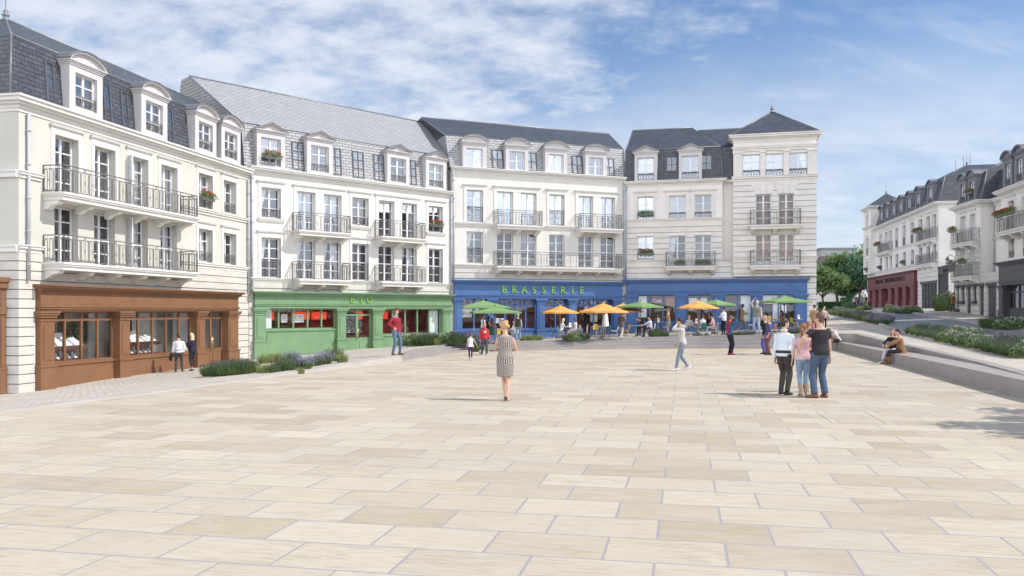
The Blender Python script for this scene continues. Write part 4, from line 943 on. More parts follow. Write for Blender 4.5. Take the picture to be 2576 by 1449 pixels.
def side_house():
    B = Building(FR, 'town_house', 'white stone house with charcoal ground-floor shutters beside the iron gate', 1.6, ('stucco_grey', 'trim')); B.dm = M['zinc_dark']
    for u in (1.4, 3.1):
        B.win(u, 7.1, .85, 2.0, 4, .25, None, True, ears=.12); B.win(u, 4.55, .85, 2.05, 4, .25, None, False)
    B.wall(0, 4.44, 4.5, 9.6, 9)
    ops = [(.25, .72, 2.15), (1.07, 1.72, 2.75), (2.05, 2.85, 1.2), (3.13, 3.82, 2.75), (4.21, 5.04, 1.2), (5.56, 7.0, 1.2)]
    hs = [(p, q, z, 3.78) for p, q, z in ops]
    B.holes = []; B.wall(0, 7.6, .8, 4.5, 9, extra=hs, mat=M['stone_pale'], back=0)
    B.courses(0, 7.6, fr(1.2, 4.45, .4), hs, mat='stone_pale', side='l'); B.courses(0, 4.44, fr(4.7, 7.0, .4), [(.97, 1.83, 4, 6.6), (2.67, 3.53, 4, 6.6)], mat='stone_pale')
    for p, q, z in ops:
        m = MB(); m.box(p, q, .1, .16, z, 3.78); m.box(p + .05, (p + q) / 2 - .03, .07, .1, z + .5, 3.7); m.box((p + q) / 2 + .03, q - .05, .07, .1, z + .5, 3.7); B.P(m, 'shutter', M['char'])
        m = MB(); m.box(p - .06, q + .06, -.14, 0, 3.76, 3.98)
        n_ = max(2, int((q - p) / .3))
        for k in range(n_): x = p + (q - p) * (k + .5) / n_; m.box(x - .04, x + .04, -.17, -.14, 3.84, 3.9)
        B.P(m, 'lintel', M['char'])
        if z > 2: m = MB(); m.box(p - .12, q + .12, -.25, 0, z - .2, z - .02); m.box(p - .14, q + .14, -.27, 0, z - .06, z); B.P(m, 'window_box', M['char'])
    B.band(0, 7.6, 4.46, .22); B.band(0, 4.5, 7.0, .2); B.cornice(0, 4.44, 9.45, 9.95, .45, True, True, ret=3)
    B.balcony(.35, 4.35, 7.05, .6, .95, 3); B.balcony(.35, 4.35, 4.56, .6, .95, 3)
    B.roof(0, 4.5, 9.93, .6, 12.1, 2.5, 13., .5, .5, 1.5, 1.5, ybk=8)
    for u in (1.1, 2.75): B.dormer(u, 9.9, 1.35, .86, 1.35, 10.2, 'arch', .05, 2.)
    B.y0 = .85; B.holes = []
    B.win(6.35, 7.2, .85, 2.0, 4, .2, 'full', True, ears=.12); B.win(6.35, 4.65, .85, 2.0, 4, .2, 'full', False); B.wall(4.3, 7.8, 4.4, 9.6, 8); B.band(4.4, 7.6, 7.0, .2); B.cornice(4.4, 7.8, 9.45, 9.95, .4, False, False); B.pipe(4.75, 4.5, 9.5); B.roof(4., 8., 9.93, .6, 12.1, 2.5, 13., 0, 0, 0, 0, ybk=7); B.y0 = 0
    return B
def charcoal_building():
    B = Building(FB, 'apartment_building', 'white building with a charcoal shopfront and long flowered balcony at the right edge', 1.3, ('stucco_grey', 'trim')); B.dm = M['zinc_dark']; E = 16
    for k in range(6):
        u = 1.68 + 2.25 * k; B.win(u, 7.0, 1.0, 1.92, 4, .28, None, True, ears=.2); B.win(u, 5.35, 1.0, 1.2, 3, .28, 'small', False)
    B.wall(0, E, 5.1, 9.4, 10); B.wall(0, E, .6, 5.1, 10, extra=[(.1, E - .2, .6, 4.3)], mat=M['stone'], back=0)
    B.cornice(0, E, 9.25, 9.75, .42, True, True, ret=4); B.balcony(1.1, 8.5, 6.97, .75, .95, 5)
    B.roof(0, E, 9.73, .7, 12.0, 3.2, 13.2, .5, .5, 2, 2, ybk=9)
    for u in (.85, 2.75, 5.2, 7.7): B.dormer(u, 9.7, 1.5, .95, 1.35, 10.05, 'arch', .06)
    B.shop(.1, E - .2, .9, 5.12, 'char', [(.1, .9), (5.2, 6.), (10., 10.8), (15, 15.8)], [(.9, 5.2, 'win', 2.15, 5, 3.2), (6., 10., 'win', 2.15, 5, 3.2), (10.8, 15, 'win', 2.15, 5, 3.2)], 3.65, .2, ped=2.0, room=M['int_dark'], back=3, zi=1.4); return B
B5 = hall_building(); B6 = side_house(); B7 = charcoal_building()
def far_block():
    t = NT('far_brick'); o = t.obj(); b = t.n('ShaderNodeTexBrick'); mp = t.n('ShaderNodeMapping'); mp.inputs['Rotation'].default_value = (math.radians(90), 0, 0); t.l(o, mp.inputs[0]); t.l(mp.outputs[0], b.inputs[0]); b.inputs['Scale'].default_value = 1; b.inputs['Brick Width'].default_value = .6; b.inputs['Row Height'].default_value = .3
    b.inputs['Color1'].default_value = (.15, .105, .09, 1); b.inputs['Color2'].default_value = (.19, .14, .12, 1); b.inputs['Mortar'].default_value = (.2, .18, .17, 1); bm = t.done(b.outputs[0], .9)
    x0, x1 = SX(2066, 150), SX(2149, 150); r = empty('far_building', (x0, 150, 2), math.radians(-4), 'flat-roofed brick block with a grey render top storey behind the trees', 'building'); w = x1 - x0
    m = MB(); m.box(0, w - .25, 0, 12, -3, 9.9); m.build('wall', bm, r)
    m = MB(); m.box(w - .25, w + .2, -.05, 12.05, -3, 9.9); m.box(0, w + .2, -.05, 12.05, 9.9, 11.1); m.build('render_band', plain('grey_render', (.36, .36, .35), .9, .1, 2), r)
    m = MB(); m.box(-.2, w + .4, -.25, 12.2, 11.1, 11.4); m.build('roof_edge', M['zinc'], r)
    m = MB(); m.box(.95, 1.95, -.03, .1, 7.1, 8.4); m.build('window', M['black'], r)
far_block()
# ---------------------------------------------------------------- people
def cloth(col, rough=.85, folds=.85, sc=7.):
    k = ('cl', tuple(round(c, 3) for c in col))
    if k in _mc: return _mc[k]
    t = NT('cloth'); o = t.obj(); n = t.noise(o, sc, 3, .55, (1, 1, .55), 1.5); f = t.noise(o, 2.2, 3, .5)
    c = t.ramp(f, [(.3, [x * .85 for x in col]), (.7, [min(1, x * 1.1) for x in col])])
    t.bump(n, folds, .035); _mc[k] = t.done(c, rough, .2); return _mc[k]
def skinmat(col):
    k = ('sk', col)
    if k in _mc: return _mc[k]
    t = NT('skin'); n = t.noise(t.obj(), 9, 3, .5); c = t.ramp(n, [(.3, [x * .92 for x in col]), (.7, [min(1, x * 1.06) for x in col])])
    t.b.inputs['Subsurface Weight'].default_value = .08; t.b.inputs['Subsurface Radius'].default_value = (.02, .008, .004)
    _mc[k] = t.done(c, .5, .35); return _mc[k]
def hairmat(col):
    k = ('ha', col)
    if k in _mc: return _mc[k]
    t = NT('hair'); n = t.noise(t.obj(), 60, 3, .6, (1, 1, .12)); c = t.ramp(n, [(.3, [x * .55 for x in col]), (.7, [min(1, x * 1.35) for x in col])])
    t.bump(n, .6, .01); _mc[k] = t.done(c, .5, .4); return _mc[k]
t = NT('patterned_dress'); o = t.obj(); s_ = t.n('ShaderNodeSeparateXYZ'); t.l(o, s_.inputs[0])
ax_ = t.math('ABSOLUTE', t.math('SUBTRACT', s_.outputs[0], .0)); zf = t.math('PINGPONG', t.math('ADD', s_.outputs[2], .08), .19)
d_ = t.math('ADD', t.math('MULTIPLY', ax_, 1.0), t.math('MULTIPLY', t.math('SINE', t.math('MULTIPLY', zf, 15.)), .055)); d_ = t.math('ADD', d_, t.math('MULTIPLY', zf, .55))
st = t.math('SINE', t.math('MULTIPLY', d_, 165.)); cc_ = t.ramp(t.math('ADD', t.math('MULTIPLY', st, .5), .5), [(.44, (.02, .014, .016)), (.56, (.50, .44, .39))])
M['dress'] = t.done(cc_, .8, .2)
EYE = plain('eye_dark', (.02, .015, .012), .2, .1, 5, 0); LIP = plain('lips', (.35, .11, .09), .5, .1, 5, 0)
SKIN = (.56, .345, .245); SKIN2 = (.50, .29, .195); SKIN_B = (.13, .065, .04)
def remesh(mb, voxel, smooth=2):
    me = mb.mesh('tmp', M['white']); ob = bpy.data.objects.new('tmp', me); COL.objects.link(ob)
    r = ob.modifiers.new('r', 'REMESH'); r.mode = 'VOXEL'; r.voxel_size = voxel; r.use_smooth_shade = True
    s = ob.modifiers.new('s', 'SMOOTH'); s.factor = .5; s.iterations = smooth
    dg = bpy.context.evaluated_depsgraph_get(); out = bpy.data.meshes.new_from_object(ob.evaluated_get(dg)); bpy.data.objects.remove(ob); bpy.data.meshes.remove(me)
    out.materials.clear(); return out
def ik(a, t, l1, l2, pole):
    a = Vector(a); t = Vector(t); d = t - a; L_ = min(d.length, (l1 + l2) * .998); n = d.normalized(); t = a + n * L_
    x = (l1 * l1 - l2 * l2 + L_ * L_) / (2 * L_); h = math.sqrt(max(0, l1 * l1 - x * x)); p = Vector(pole); p = p - n * p.dot(n)
    if p.length < 1e-5: p = n.orthogonal()
    return a + n * x + p.normalized() * h, t
def ell(c, X, Y, rx, ry, n=14): return [c + X * (rx * math.cos(2 * math.pi * k / n)) + Y * (ry * math.sin(2 * math.pi * k / n)) for k in range(n)]
def orb(mb, c, r, R=None, nu=14, nv=9):
    c = Vector(c); R = R or Matrix.Identity(3); rings = []
    for j in range(nv + 1):
        th = math.pi * (j + (.08 if j == 0 else -.08 if j == nv else 0)) / nv
        rings.append([c + R @ Vector((r[0] * math.sin(th) * math.cos(2 * math.pi * k / nu), r[1] * math.sin(th) * math.sin(2 * math.pi * k / nu), -r[2] * math.cos(th))) for k in range(nu)])
    mb.rings(rings)
ARM = {'down': ((.26, .03, .80), (.3, -1, 0)), 'pocket': ((.20, .07, .90), (.9, -.8, 0)), 'hip': ((.17, .06, 1.02), (1, -.5, .1)), 'phone': ((.06, .33, 1.14), (.8, -.6, -.5)), 'front': ((.02, .22, 1.10), (.8, -.2, -.6)),
       'fold': ((.02, .19, 1.10), (1., -.1, -.9)), 'face': ((.06, .17, 1.55), (.6, .5, -1)), 'brow': ((.03, .17, 1.62), (.7, 1., .1)), 'swing_f': ((.24, .24, .88), (.2, -1, 0)), 'swing_b': ((.25, -.22, .84), (.3, -1, 0)), 'away': ((.42, .05, .92), (.3, -1, 0)),
       'knee': ((.10, .46, .72), (.9, -.3, .1)), 'table': ((.10, .42, .80), (.8, -.4, -.4)), 'lap': ((.06, .26, .68), (.9, -.5, 0)), 'chin': ((.03, .26, 1.06), (.6, .4, -1)), 'drink': ((.04, .28, 1.12), (.6, .2, -1)), 'round': ((-.20, .26, 1.14), (.9, .6, -.3)), 'up': ((.10, .20, 1.80), (.9, .6, 0)), 'wave': ((.22, .5, 1.2), (.6, -.3, -1))}
def person(label, pos, hgt, ang, top=(.8, .8, .8), sleeve='long', legs=(.05, .05, .06), legkind='trousers', shoes=(.03, .03, .03), hair='short', hcol=(.05, .03, .02), skin=SKIN, L='down', R='down', lean=0., roll=0., hunch=0., turn=0., nod=0., feet=((-.10, .02), (.10, -.02)), fdir=(8, -8), lift=(0, 0), sit=None, female=False, hem=.0, legw=1., extras=(), voxel=None, topmat=None, kneeout=0., group=None, girth=1., sleevecol=None, headtilt=0.):
    s = hgt / 1.75; root = empty('person', pos, math.radians(ang), label, 'person', group); vx = voxel or .0135
    hz = .93 if sit is None else sit / s + .09; fw = .89 if female else 1.; g = girth
    hipy = 0. if sit is None else -.02
    P = Vector((0, hipy, hz)); Rt = Matrix.Rotation(math.radians(-lean), 3, 'X') @ Matrix.Rotation(math.radians(roll), 3, 'Y')
    def sp_(z, dy=0.):                        # point on the (possibly hunched) spine
        b = math.radians(hunch) * max(0, z - .1) * 1.6
        v = Vector((0, dy + math.sin(b) * max(0, z - .1) * .75, z * (1 - .25 * (1 - math.cos(b))))); return P + Rt @ v, b
    def ring(z, rx, ry, dy=0., n=16):
        c, b = sp_(z, dy); B_ = Rt @ Matrix.Rotation(-b, 3, 'X'); return ell(c, B_ @ Vector((1, 0, 0)), B_ @ Vector((0, 1, 0)), rx, ry, n)
    wa = .125 if female else .145
    hp = .168 if female else .16
    ST = [(-.11, .10, .085, 0), (-.05, hp * .96, .118, -.01), (.04, hp, .122, -.012), (.12, wa * 1.08, .105, 0), (.19, wa, .096, .004), (.29, .152 * fw, .112, .008), (.38, .172 * fw, .118 if not female else .125, .012), (.45, .178 * fw, .098, 0), (.495, .135 * fw, .075, -.008), (.53, .068, .06, -.012), (.60, .053 * (fw ** .5), .056, 0), (.66, .05, .055, .012)]
    sh = []
    for sd_ in (-1, 1):
        c, b = sp_(.455); B_ = Rt @ Matrix.Rotation(-b, 3, 'X'); sh.append(c + B_ @ Vector((sd_ * .178 * fw, 0, 0)))
    hc0, b = sp_(.628); HB = Rt @ Matrix.Rotation(-b, 3, 'X') @ Matrix.Rotation(math.radians(turn), 3, 'Z') @ Matrix.Rotation(math.radians(-nod), 3, 'X') @ Matrix.Rotation(math.radians(headtilt), 3, 'Y')
    hc = hc0 + HB @ Vector((0, .025, .085))
    arms = []
    for i, (sd_, a) in enumerate(((-1, L), (1, R))):
        tgt, pole = ARM[a] if isinstance(a, str) else a
        tz = tgt[2] + (hz - .93 if (sit is not None and tgt[2] > .9) else 0)
        tgt = Vector((sd_ * tgt[0], tgt[1], tz)); pole = Vector((sd_ * pole[0], pole[1], pole[2]))
        e, w = ik(sh[i], tgt, .285, .25, pole); arms.append((sh[i], e, w))
    lg = []
    for i, sd_ in enumerate((-1, 1)):
        hj = P + Vector((sd_ * .092, 0, -.02)); an = Vector((feet[i][0], feet[i][1], .085 + lift[i]))
        if sit is not None: an = Vector((feet[i][0], feet[i][1], .085 + lift[i]))
        k, an = ik(hj, an, .43, .42, (sd_ * kneeout, 1, .25 if sit is not None else 0)); lg.append((hj, k, an))
    def leg(mb, i, add, rr, to=1., hemr=None):
        hj, k, an = lg[i]; pts = [hj + Vector((0, -.005, .03)), hj.lerp(k, .35), hj.lerp(k, .8), k, k.lerp(an, .3), k.lerp(an, .7), an]; r = [(x + add) * rr for x in (.088, .080, .060, .056, .057, .044, .038)]
        if hemr: r[4:] = [max(r[4], hemr), hemr * .97, hemr]
        if to < 1.:                            # cut above the ankle
            n = {.25: 2, .42: 3, .8: 6}[to]; pts, r = pts[:n + 1], r[:n + 1]
            if to == .25: pts[-1] = hj.lerp(k, .68)
            if to == .8: pts[-1] = k.lerp(an, .8)
            if to == .25 and hemr: r[-1] = hemr
        mb.tube(pts, r, 12)
    def arm(mb, i, add, to=1., cuff=None):
        a, e, w = arms[i]; pts = [a - (e - a).normalized() * .0 + Vector((0, 0, .0)), a.lerp(e, .3), a.lerp(e, .7), e, e.lerp(w, .3), e.lerp(w, .75), w]; r = [x + add for x in (.056 * fw, .053 * fw, .044 * fw, .041 * fw, .042 * fw, .033 * fw, .027 * fw)]
        if to == .3: pts, r = pts[:3], r[:3]; pts[2] = a.lerp(e, .55); r[2] += .010
        elif to == .6: pts, r = pts[:5], r[:5]
        mb.tube(pts, r, 10)
    # ---- body: one continuous surface
    mb = MB(); mb.rings([ring(z, rx * g, ry * g, dy) for z, rx, ry, dy in ST])
    for i in (0, 1): leg(mb, i, -.006, 1.); arm(mb, i, -.004)
    orb(mb, hc + HB @ Vector((0, -.012, .025)), (.076, .095, .10), HB); orb(mb, hc + HB @ Vector((0, .022, -.045)), (.056, .066, .072), HB); orb(mb, hc + HB @ Vector((0, .035, -.092)), (.032, .036, .03), HB)
    orb(mb, hc + HB @ Vector((0, .092, -.018)), (.014, .022, .026), HB, 8, 6); orb(mb, hc + HB @ Vector((0, .07, .02)), (.055, .02, .02), HB, 8, 6)
    for sd_ in (-1, 1): orb(mb, hc + HB @ Vector((sd_ * .077, -.008, -.012)), (.012, .02, .032), HB, 8, 6)
    hands = []
    for i, sd_ in enumerate((-1, 1)):
        a, e, w = arms[i]; d = (w - e).normalized(); nrm = d.cross(Vector((0, 0, 1)));
        if nrm.length < .25: nrm = Vector((sd_, 0, 0)) if abs(d.z) > .8 else Vector((1, 0, 0))
        nrm = (nrm - d * nrm.dot(d)).normalized(); wd = d.cross(nrm)
        if abs(d.z) > .8: wd = Vector((0, 1, 0)) - d * d.y; wd.normalize(); nrm = wd.cross(d)
        Rm = Matrix((nrm, wd, d)).transposed(); pc = w + d * .045; orb(mb, pc, (.017, .042, .055), Rm, 10, 7); hands.append((w, d, nrm, wd, sd_))
        hj, k, an = lg[i]; fy = math.radians(fdir[i]); f = Vector((-math.sin(fy), math.cos(fy), 0)); up = lift[i]
        orb(mb, an + f * .05 + Vector((0, 0, -.045)), (.042, .11, .04), Matrix.Rotation(fy, 3, 'Z'), 10, 7)
    me = remesh(mb, vx, 3); bm_ = MB(); bm_.faces([v.co for v in me.vertices], [tuple(p.vertices) for p in me.polygons], 0, True); bpy.data.meshes.remove(me)
    for w, d, nrm, wd, sd_ in hands:
        cv = -nrm * sd_ if abs(d.z) > .8 else nrm
        inn = Vector((0, hipy, w.z)) - w; cv = nrm if nrm.dot(inn) > 0 else -nrm
        for q, (off, ln) in enumerate(((-.030, .068), (-.010, .080), (.010, .075), (.029, .058))):
            p0 = w + d * .085 + wd * off; bend = .35 + .1 * q; bm_.tube([p0 - d * .01, p0 + d * ln * .45 + cv * ln * .08, p0 + d * ln * .8 + cv * ln * bend, p0 + d * ln * .95 + cv * ln * (bend + .3)], [.0095, .0088, .008, .006], 6)
        ts = 1 if wd.dot(Vector((0, 1, 0))) >= 0 else -1
        p0 = w + d * .03 + wd * .034 * ts; bm_.tube([p0, p0 + d * .03 + wd * .025 * ts + cv * .012, p0 + d * .058 + wd * .028 * ts + cv * .025], [.012, .010, .007], 6)
    for sd_ in (-1, 1):
        c = hc + HB @ Vector((sd_ * .031, .083, .004)); n0 = len(bm_.f); bm_.ball(c, (.011, .007, .007), 8, 5, 1)
        b0 = hc + HB @ Vector((sd_ * .031, .088, .024)); bm_.ball(b0, (.02, .006, .004), 6, 4, 3)
    bm_.ball(hc + HB @ Vector((0, .083, -.068)), (.022, .008, .006), 8, 5, 2)
    def put(nm, me_or_mb, mat):
        me = me_or_mb if not isinstance(me_or_mb, MB) else me_or_mb.mesh(nm, mat)
        if not isinstance(me_or_mb, MB):
            for x in (mat if isinstance(mat, list) else [mat]): me.materials.append(x)
            me.polygons.foreach_set('use_smooth', [True] * len(me.polygons))
        o = link(nm, me, root); o.scale = (s, s, s); return o
    put('body', bm_, [skinmat(skin), EYE, LIP, hairmat(hcol)])
    # ---- clothes
    mb = MB(); low = -.04 + hem; dress = legkind in ('dress',); slf = sleeve
    stt = [x for x in ST if low - .02 < x[0] < .515]
    c0 = .018
    T_ = [(low, (hp + .004 if low < .05 else wa * 1.1) * 1.0, .124, -.008)] + [x for x in stt if x[0] > low + .03]
    if dress or legkind in ('skirt', 'dress'):
        sk = []
        hemz = {'dress': .42, 'skirt': .45, 'long': .30}.get('dress' if dress else 'skirt')
    if 'coat' in extras: T_ = [(-.22, hp * 1.12, .14, -.01), (-.1, hp * 1.08, .135, -.01)] + T_
    if 'strapless' in extras: T_ = [x for x in T_ if x[0] < .42]
    mb.rings([ring(z, (rx + c0 + (.012 if 'coat' in extras or 'vest' in extras else 0)) * g, (ry + c0 + (.012 if 'vest' in extras else 0)) * g, dy) for z, rx, ry, dy in T_])
    if slf == 'none' and 'strapless' not in extras:
        for i in (0, 1): orb(mb, sh[i] - Vector(((-1, 1)[i] * .045, 0, -.012)), (.045, .07, .05))
    if slf != 'none':
        for i in (0, 1): arm(mb, i, .014 + (.010 if 'coat' in extras else 0) if slf != 'short' else .016, {'long': 1., 'short': .3, 'elbow': .6}[slf])
    if 'hood' in extras: c, b = sp_(.53); orb(mb, c + Vector((0, -.06, .02)), (.11, .09, .06)); orb(mb, c + Vector((0, .0, .02)), (.09, .09, .045))
    tm = topmat or cloth(top)
    if dress:
        mb.rings([ring(.16, wa + .016, .115, 0)] + [ell(P + Vector((0, -.01, z)), Vector((1, 0, 0)), Vector((0, 1, 0)), rx, ry, 16) for z, rx, ry in ((.04, hp + .022, .145), (-.08, hp + .03, .15), (-.25, hp + .022, .145), (-.40 + hem, hp + .015, .135))])
    put('dress' if dress else {'vest': 'vest', 'coat': 'coat'}.get(next((x for x in extras if x in ('vest', 'coat')), ''), 'top'), remesh(mb, vx, 3), tm)
    if sleevecol and slf == 'none':
        mb = MB()
        for i in (0, 1): arm(mb, i, .012)
        put('shirt_sleeves', remesh(mb, vx, 2), cloth(sleevecol))
    if legkind in ('trousers', 'jeans', 'shorts', 'leggings'):
        mb = MB(); a_ = .010 if legkind != 'leggings' else .004
        mb.rings([ring(z, (rx + a_) * g, (ry + a_) * g, dy) for z, rx, ry, dy in ST[:5] if z < .13])
        for i in (0, 1):
            if legkind == 'shorts': leg(mb, i, .022, 1.05, .25, .105)
            else: leg(mb, i, a_, (1.08 if legkind == 'trousers' else 1.0) * (legw ** .4) * (1 if legkind != 'leggings' else .97), 1. if legkind != 'leggings' else .8, None if legkind == 'leggings' else (.062 if legkind == 'trousers' else .056) * legw)
        put('trousers' if legkind not in ('shorts', 'leggings') else legkind, remesh(mb, vx, 3), cloth(legs, .85, .9, 8.))
    elif legkind in ('skirt', 'longskirt'):
        mb = MB(); zs = ((.14, wa + .014, .112), (.04, hp + .014, .13), (-.08, hp + .02, .135), (-.25, hp + .02, .13), (-.42, hp + .012, .125)) if legkind == 'skirt' else ((.14, wa + .014, .112), (.0, hp + .018, .135), (-.2, hp + .04, .15), (-.45, hp + .05, .16), (-.64, hp + .055, .165))
        if sit is None: mb.rings([ell(P + Vector((0, -.008, z)), Vector((1, 0, 0)), Vector((0, 1, 0)), rx, ry, 16) for z, rx, ry in zs])
        else:
            mb.rings([ring(z, rx + .014, ry + .014, dy) for z, rx, ry, dy in ST[:5] if z < .13]); k = (lg[0][1] + lg[1][1]) / 2
            mb.rings([ell(P.lerp(k, q) + Vector((0, 0, .0)), Vector((1, 0, 0)), Vector((0, 0, 1)), .19 - .03 * q, .10 - .015 * q, 14) for q in (0, .3, .6, .95)])
        put('skirt', remesh(mb, vx, 3), cloth(legs))
    # ---- shoes
    for i in (0, 1):
        hj, k, an = lg[i]; fy = math.radians(fdir[i]); pitch = math.radians(-min(50, lift[i] * 300)); Rf = Matrix.Rotation(fy, 3, 'Z') @ Matrix.Rotation(pitch, 3, 'X'); mb = MB(); b0 = an + Vector((0, 0, -.085))
        if lift[i] > 0: b0 = an + Rf @ Vector((0, 0, -.08))
        def pr(y, w, h): return [b0 + Rf @ Vector((w * math.cos(a), y, max(0., h * .5 + h * .5 * math.sin(a)) if True else 0)) for a in [2 * math.pi * q / 12 for q in range(12)]]
        if 'heels' in extras: mb.rings([[p + Vector((0, 0, .035)) for p in pr(-.075, .022, .06)], [p + Vector((0, 0, .03)) for p in pr(-.02, .03, .06)], [p + Vector((0, 0, .01)) for p in pr(.08, .036, .045)], pr(.17, .022, .025)]); mb.tube([b0 + Rf @ Vector((0, -.06, .05)), b0 + Rf @ Vector((0, -.065, .0))], [.014, .008], 6)
        else: mb.rings([pr(-.085, .022, .07), pr(-.06, .037, .095), pr(0, .04, .10), pr(.08, .046, .075), pr(.15, .044, .055), pr(.185, .026, .035)])
        if 'boots' in extras: mb.tube([an + Vector((0, -.005, -.02)), an.lerp(k, .5)], [.05, .062], 12)
        put('shoe', remesh(mb, min(vx, .011), 1), plain('shoe' + str(shoes), shoes, .6, .1, 9, 0))
    # ---- hair
    hm = hairmat(hcol); mb = MB()
    if hair != 'bald':
        big_ = 1.06 if hair != 'curly' else 1.16
        orb(mb, hc + HB @ Vector((0, -.024, .040)), (.083 * big_, .094 * big_, .096 * big_), HB); orb(mb, hc + HB @ Vector((0, -.05, -.02)), (.072, .055, .075), HB)
        if hair == 'quiff': orb(mb, hc + HB @ Vector((.01, .045, .115)), (.06, .045, .035), HB)
        if hair in ('bun', 'updo'):
            orb(mb, hc + HB @ Vector((.0, -.105, .035 if hair == 'bun' else .0)), (.06, .05, .055), HB)
            if hair == 'updo': orb(mb, hc + HB @ Vector((.03, -.06, .09)), (.06, .06, .05), HB); orb(mb, hc + HB @ Vector((.05, -.085, -.01)), (.045, .04, .05), HB); orb(mb, hc + HB @ Vector((-.04, .02, .07)), (.06, .07, .06), HB)
        if hair == 'pony':
            a0 = hc + HB @ Vector((0, -.10, .0)); mb.tube([a0, a0 + Vector((0, -.04, -.06)), a0 + Vector((-.01, -.035, -.2)), a0 + Vector((-.015, -.01, -.36))], [.03, .038, .036, .012], 10)
        if hair in ('long', 'bob'):
            ln = .42 if hair == 'long' else .17
            mb.rings([ell(hc + HB @ Vector((0, -.03, .03)), HB @ Vector((1, 0, 0)), HB @ Vector((0, 1, 0)), .088, .085, 14), ell(hc + HB @ Vector((0, -.052, -.06)), HB @ Vector((1, 0, 0)), HB @ Vector((0, 1, 0)), .098, .068, 14),
                      ell(hc + HB @ Vector((0, -.06, 0)) + Vector((0, 0, -.06 - ln * .45)), Vector((1, 0, 0)), Vector((0, 1, 0)), .105, .06, 14), ell(hc + HB @ Vector((0, -.06, 0)) + Vector((0, 0, -.04 - ln)), Vector((1, 0, 0)), Vector((0, 1, 0)), .07, .03, 14)])
        if hair == 'curly':
            for q in range(16): a = q * 2.4; orb(mb, hc + HB @ Vector((.08 * math.cos(a), -.03 + .08 * math.sin(a), .03 + .07 * math.cos(q * 1.7))), (.035, .035, .035), HB, 8, 6)
        put('hair', remesh(mb, min(vx, .012), 1), hm)
    if 'cap' in extras: mb = MB(); orb(mb, hc + HB @ Vector((0, -.015, .055)), (.092, .108, .085), HB); put('flat_cap', remesh(mb, .012, 1), cloth((.10, .05, .04)))
    if 'scarf' in extras:
        mb = MB(); c, b = sp_(.56); mb.tube([c + Vector((.09 * math.cos(a), .085 * math.sin(a), .0 + .015 * math.sin(2 * a))) for a in [2 * math.pi * q / 12 for q in range(13)]], .034, 8); mb.tube([c + Vector((.06, -.07, 0)), c + Vector((.07, -.13, -.2)), c + Vector((.07, -.12, -.55))], [.03, .045, .05], 8); put('scarf', remesh(mb, .013, 2), cloth((.38, .012, .03)))
    if 'collar' in extras: mb = MB(); c, b = sp_(.545); mb.tube([c + Vector((.068 * math.cos(a), .068 * math.sin(a) + .005, .012)) for a in [2 * math.pi * q / 12 for q in range(12)]], .017, 6, closed=True); put('collar', mb, cloth((.25, .38, .62) if top[0] > top[2] * 1.5 else top))
    if 'coatarm' in extras:
        i = 0; w = arms[i][2]; mb = MB(); orb(mb, w + Vector((-.03, .02, -.06)), (.09, .13, .12)); mb.tube([w + Vector((-.05, .05, -.02)), w + Vector((-.09, .04, -.22)), w + Vector((-.07, .0, -.34))], [.07, .085, .05], 10); put('folded_jacket', remesh(mb, .014, 3), cloth((.035, .035, .04) if hcol != (.42, .27, .13) else (.30, .26, .24)))
    if 'waistcoat_tied' in extras:
        mb = MB(); mb.rings([ring(.03, .196, .155, -.01), ring(.06, .20, .158, -.01), ring(.10, .185, .14, 0)]); orb(mb, P + Vector((.16, .07, -.12)), (.055, .07, .20)); orb(mb, P + Vector((-.13, .10, -.10)), (.06, .06, .14)); put('tied_jacket', remesh(mb, .014, 3), cloth((.05, .045, .042)))
    if 'belt' in extras: mb = MB(); mb.rings([ring(.075, (hp + .022) * g, .139 * g, -.01), ring(.105, (hp + .018) * g, .134 * g, -.008)]); put('belt', mb, cloth((.02, .018, .016)))
    if 'backpack' in extras: mb = MB(); c, b = sp_(.28); orb(mb, c + Rt @ Vector((0, -.19, .03)), (.14, .10, .22)); put('backpack', remesh(mb, .02, 2), cloth((.02, .02, .022)))
    if 'phone' in extras: w = arms[1][2]; mb = MB(); mb.box(-.035, .035, -.006, .006, -.07, .07); o = put('phone', mb, M['black']); o.location = (w.x * s, (w.y + .05) * s, (w.z + .09) * s)
    if 'print' in extras:
        mb = MB(); c, b = sp_(.33); mb.lathe([(.085, -.004), (.085, .004)], (0, 0), 20); mb.v = [(p[0], c.y + .165 + p[2] - .28 * p[0] ** 2 / .17, c.z + p[1] * .85) for p in mb.v]; put('chest_print', mb, cloth((.62, .50, .50)))
    return root
def stand(x, y, ytop): p = G(x, y); return p, (y - ytop) / FP * p.y
def P1(label, x, y, ytop, ang, **k): p, h = stand(x, y, ytop); p.z += .02 if p.z > .05 and p.x > -5.5 else 0; return person(label, p, h, ang, voxel=.0135 if p.y < 30 else .019, **k)
NAVY = (.022, .024, .042); JEAN = (.105, .155, .235); JEANL = (.24, .33, .44); WHITE = (.72, .72, .74); BLACK = (.016, .016, .018); DKGREY = (.075, .068, .064)
BR = (.06, .032, .02); BLOND = (.55, .38, .20); AUB = (.19, .065, .03); BLK = (.012, .010, .010)
P1('man in a white shirt at the jewellery window, dark jacket over his arm', 450, 936, 840, 22, top=WHITE, legs=DKGREY, legkind='trousers', hcol=BR, turn=38, L=((.27, .06, .84), (.6, -.8, 0)), R='pocket', extras=('coatarm', 'belt'), feet=((-.13, .0), (.15, .03)), roll=-2)
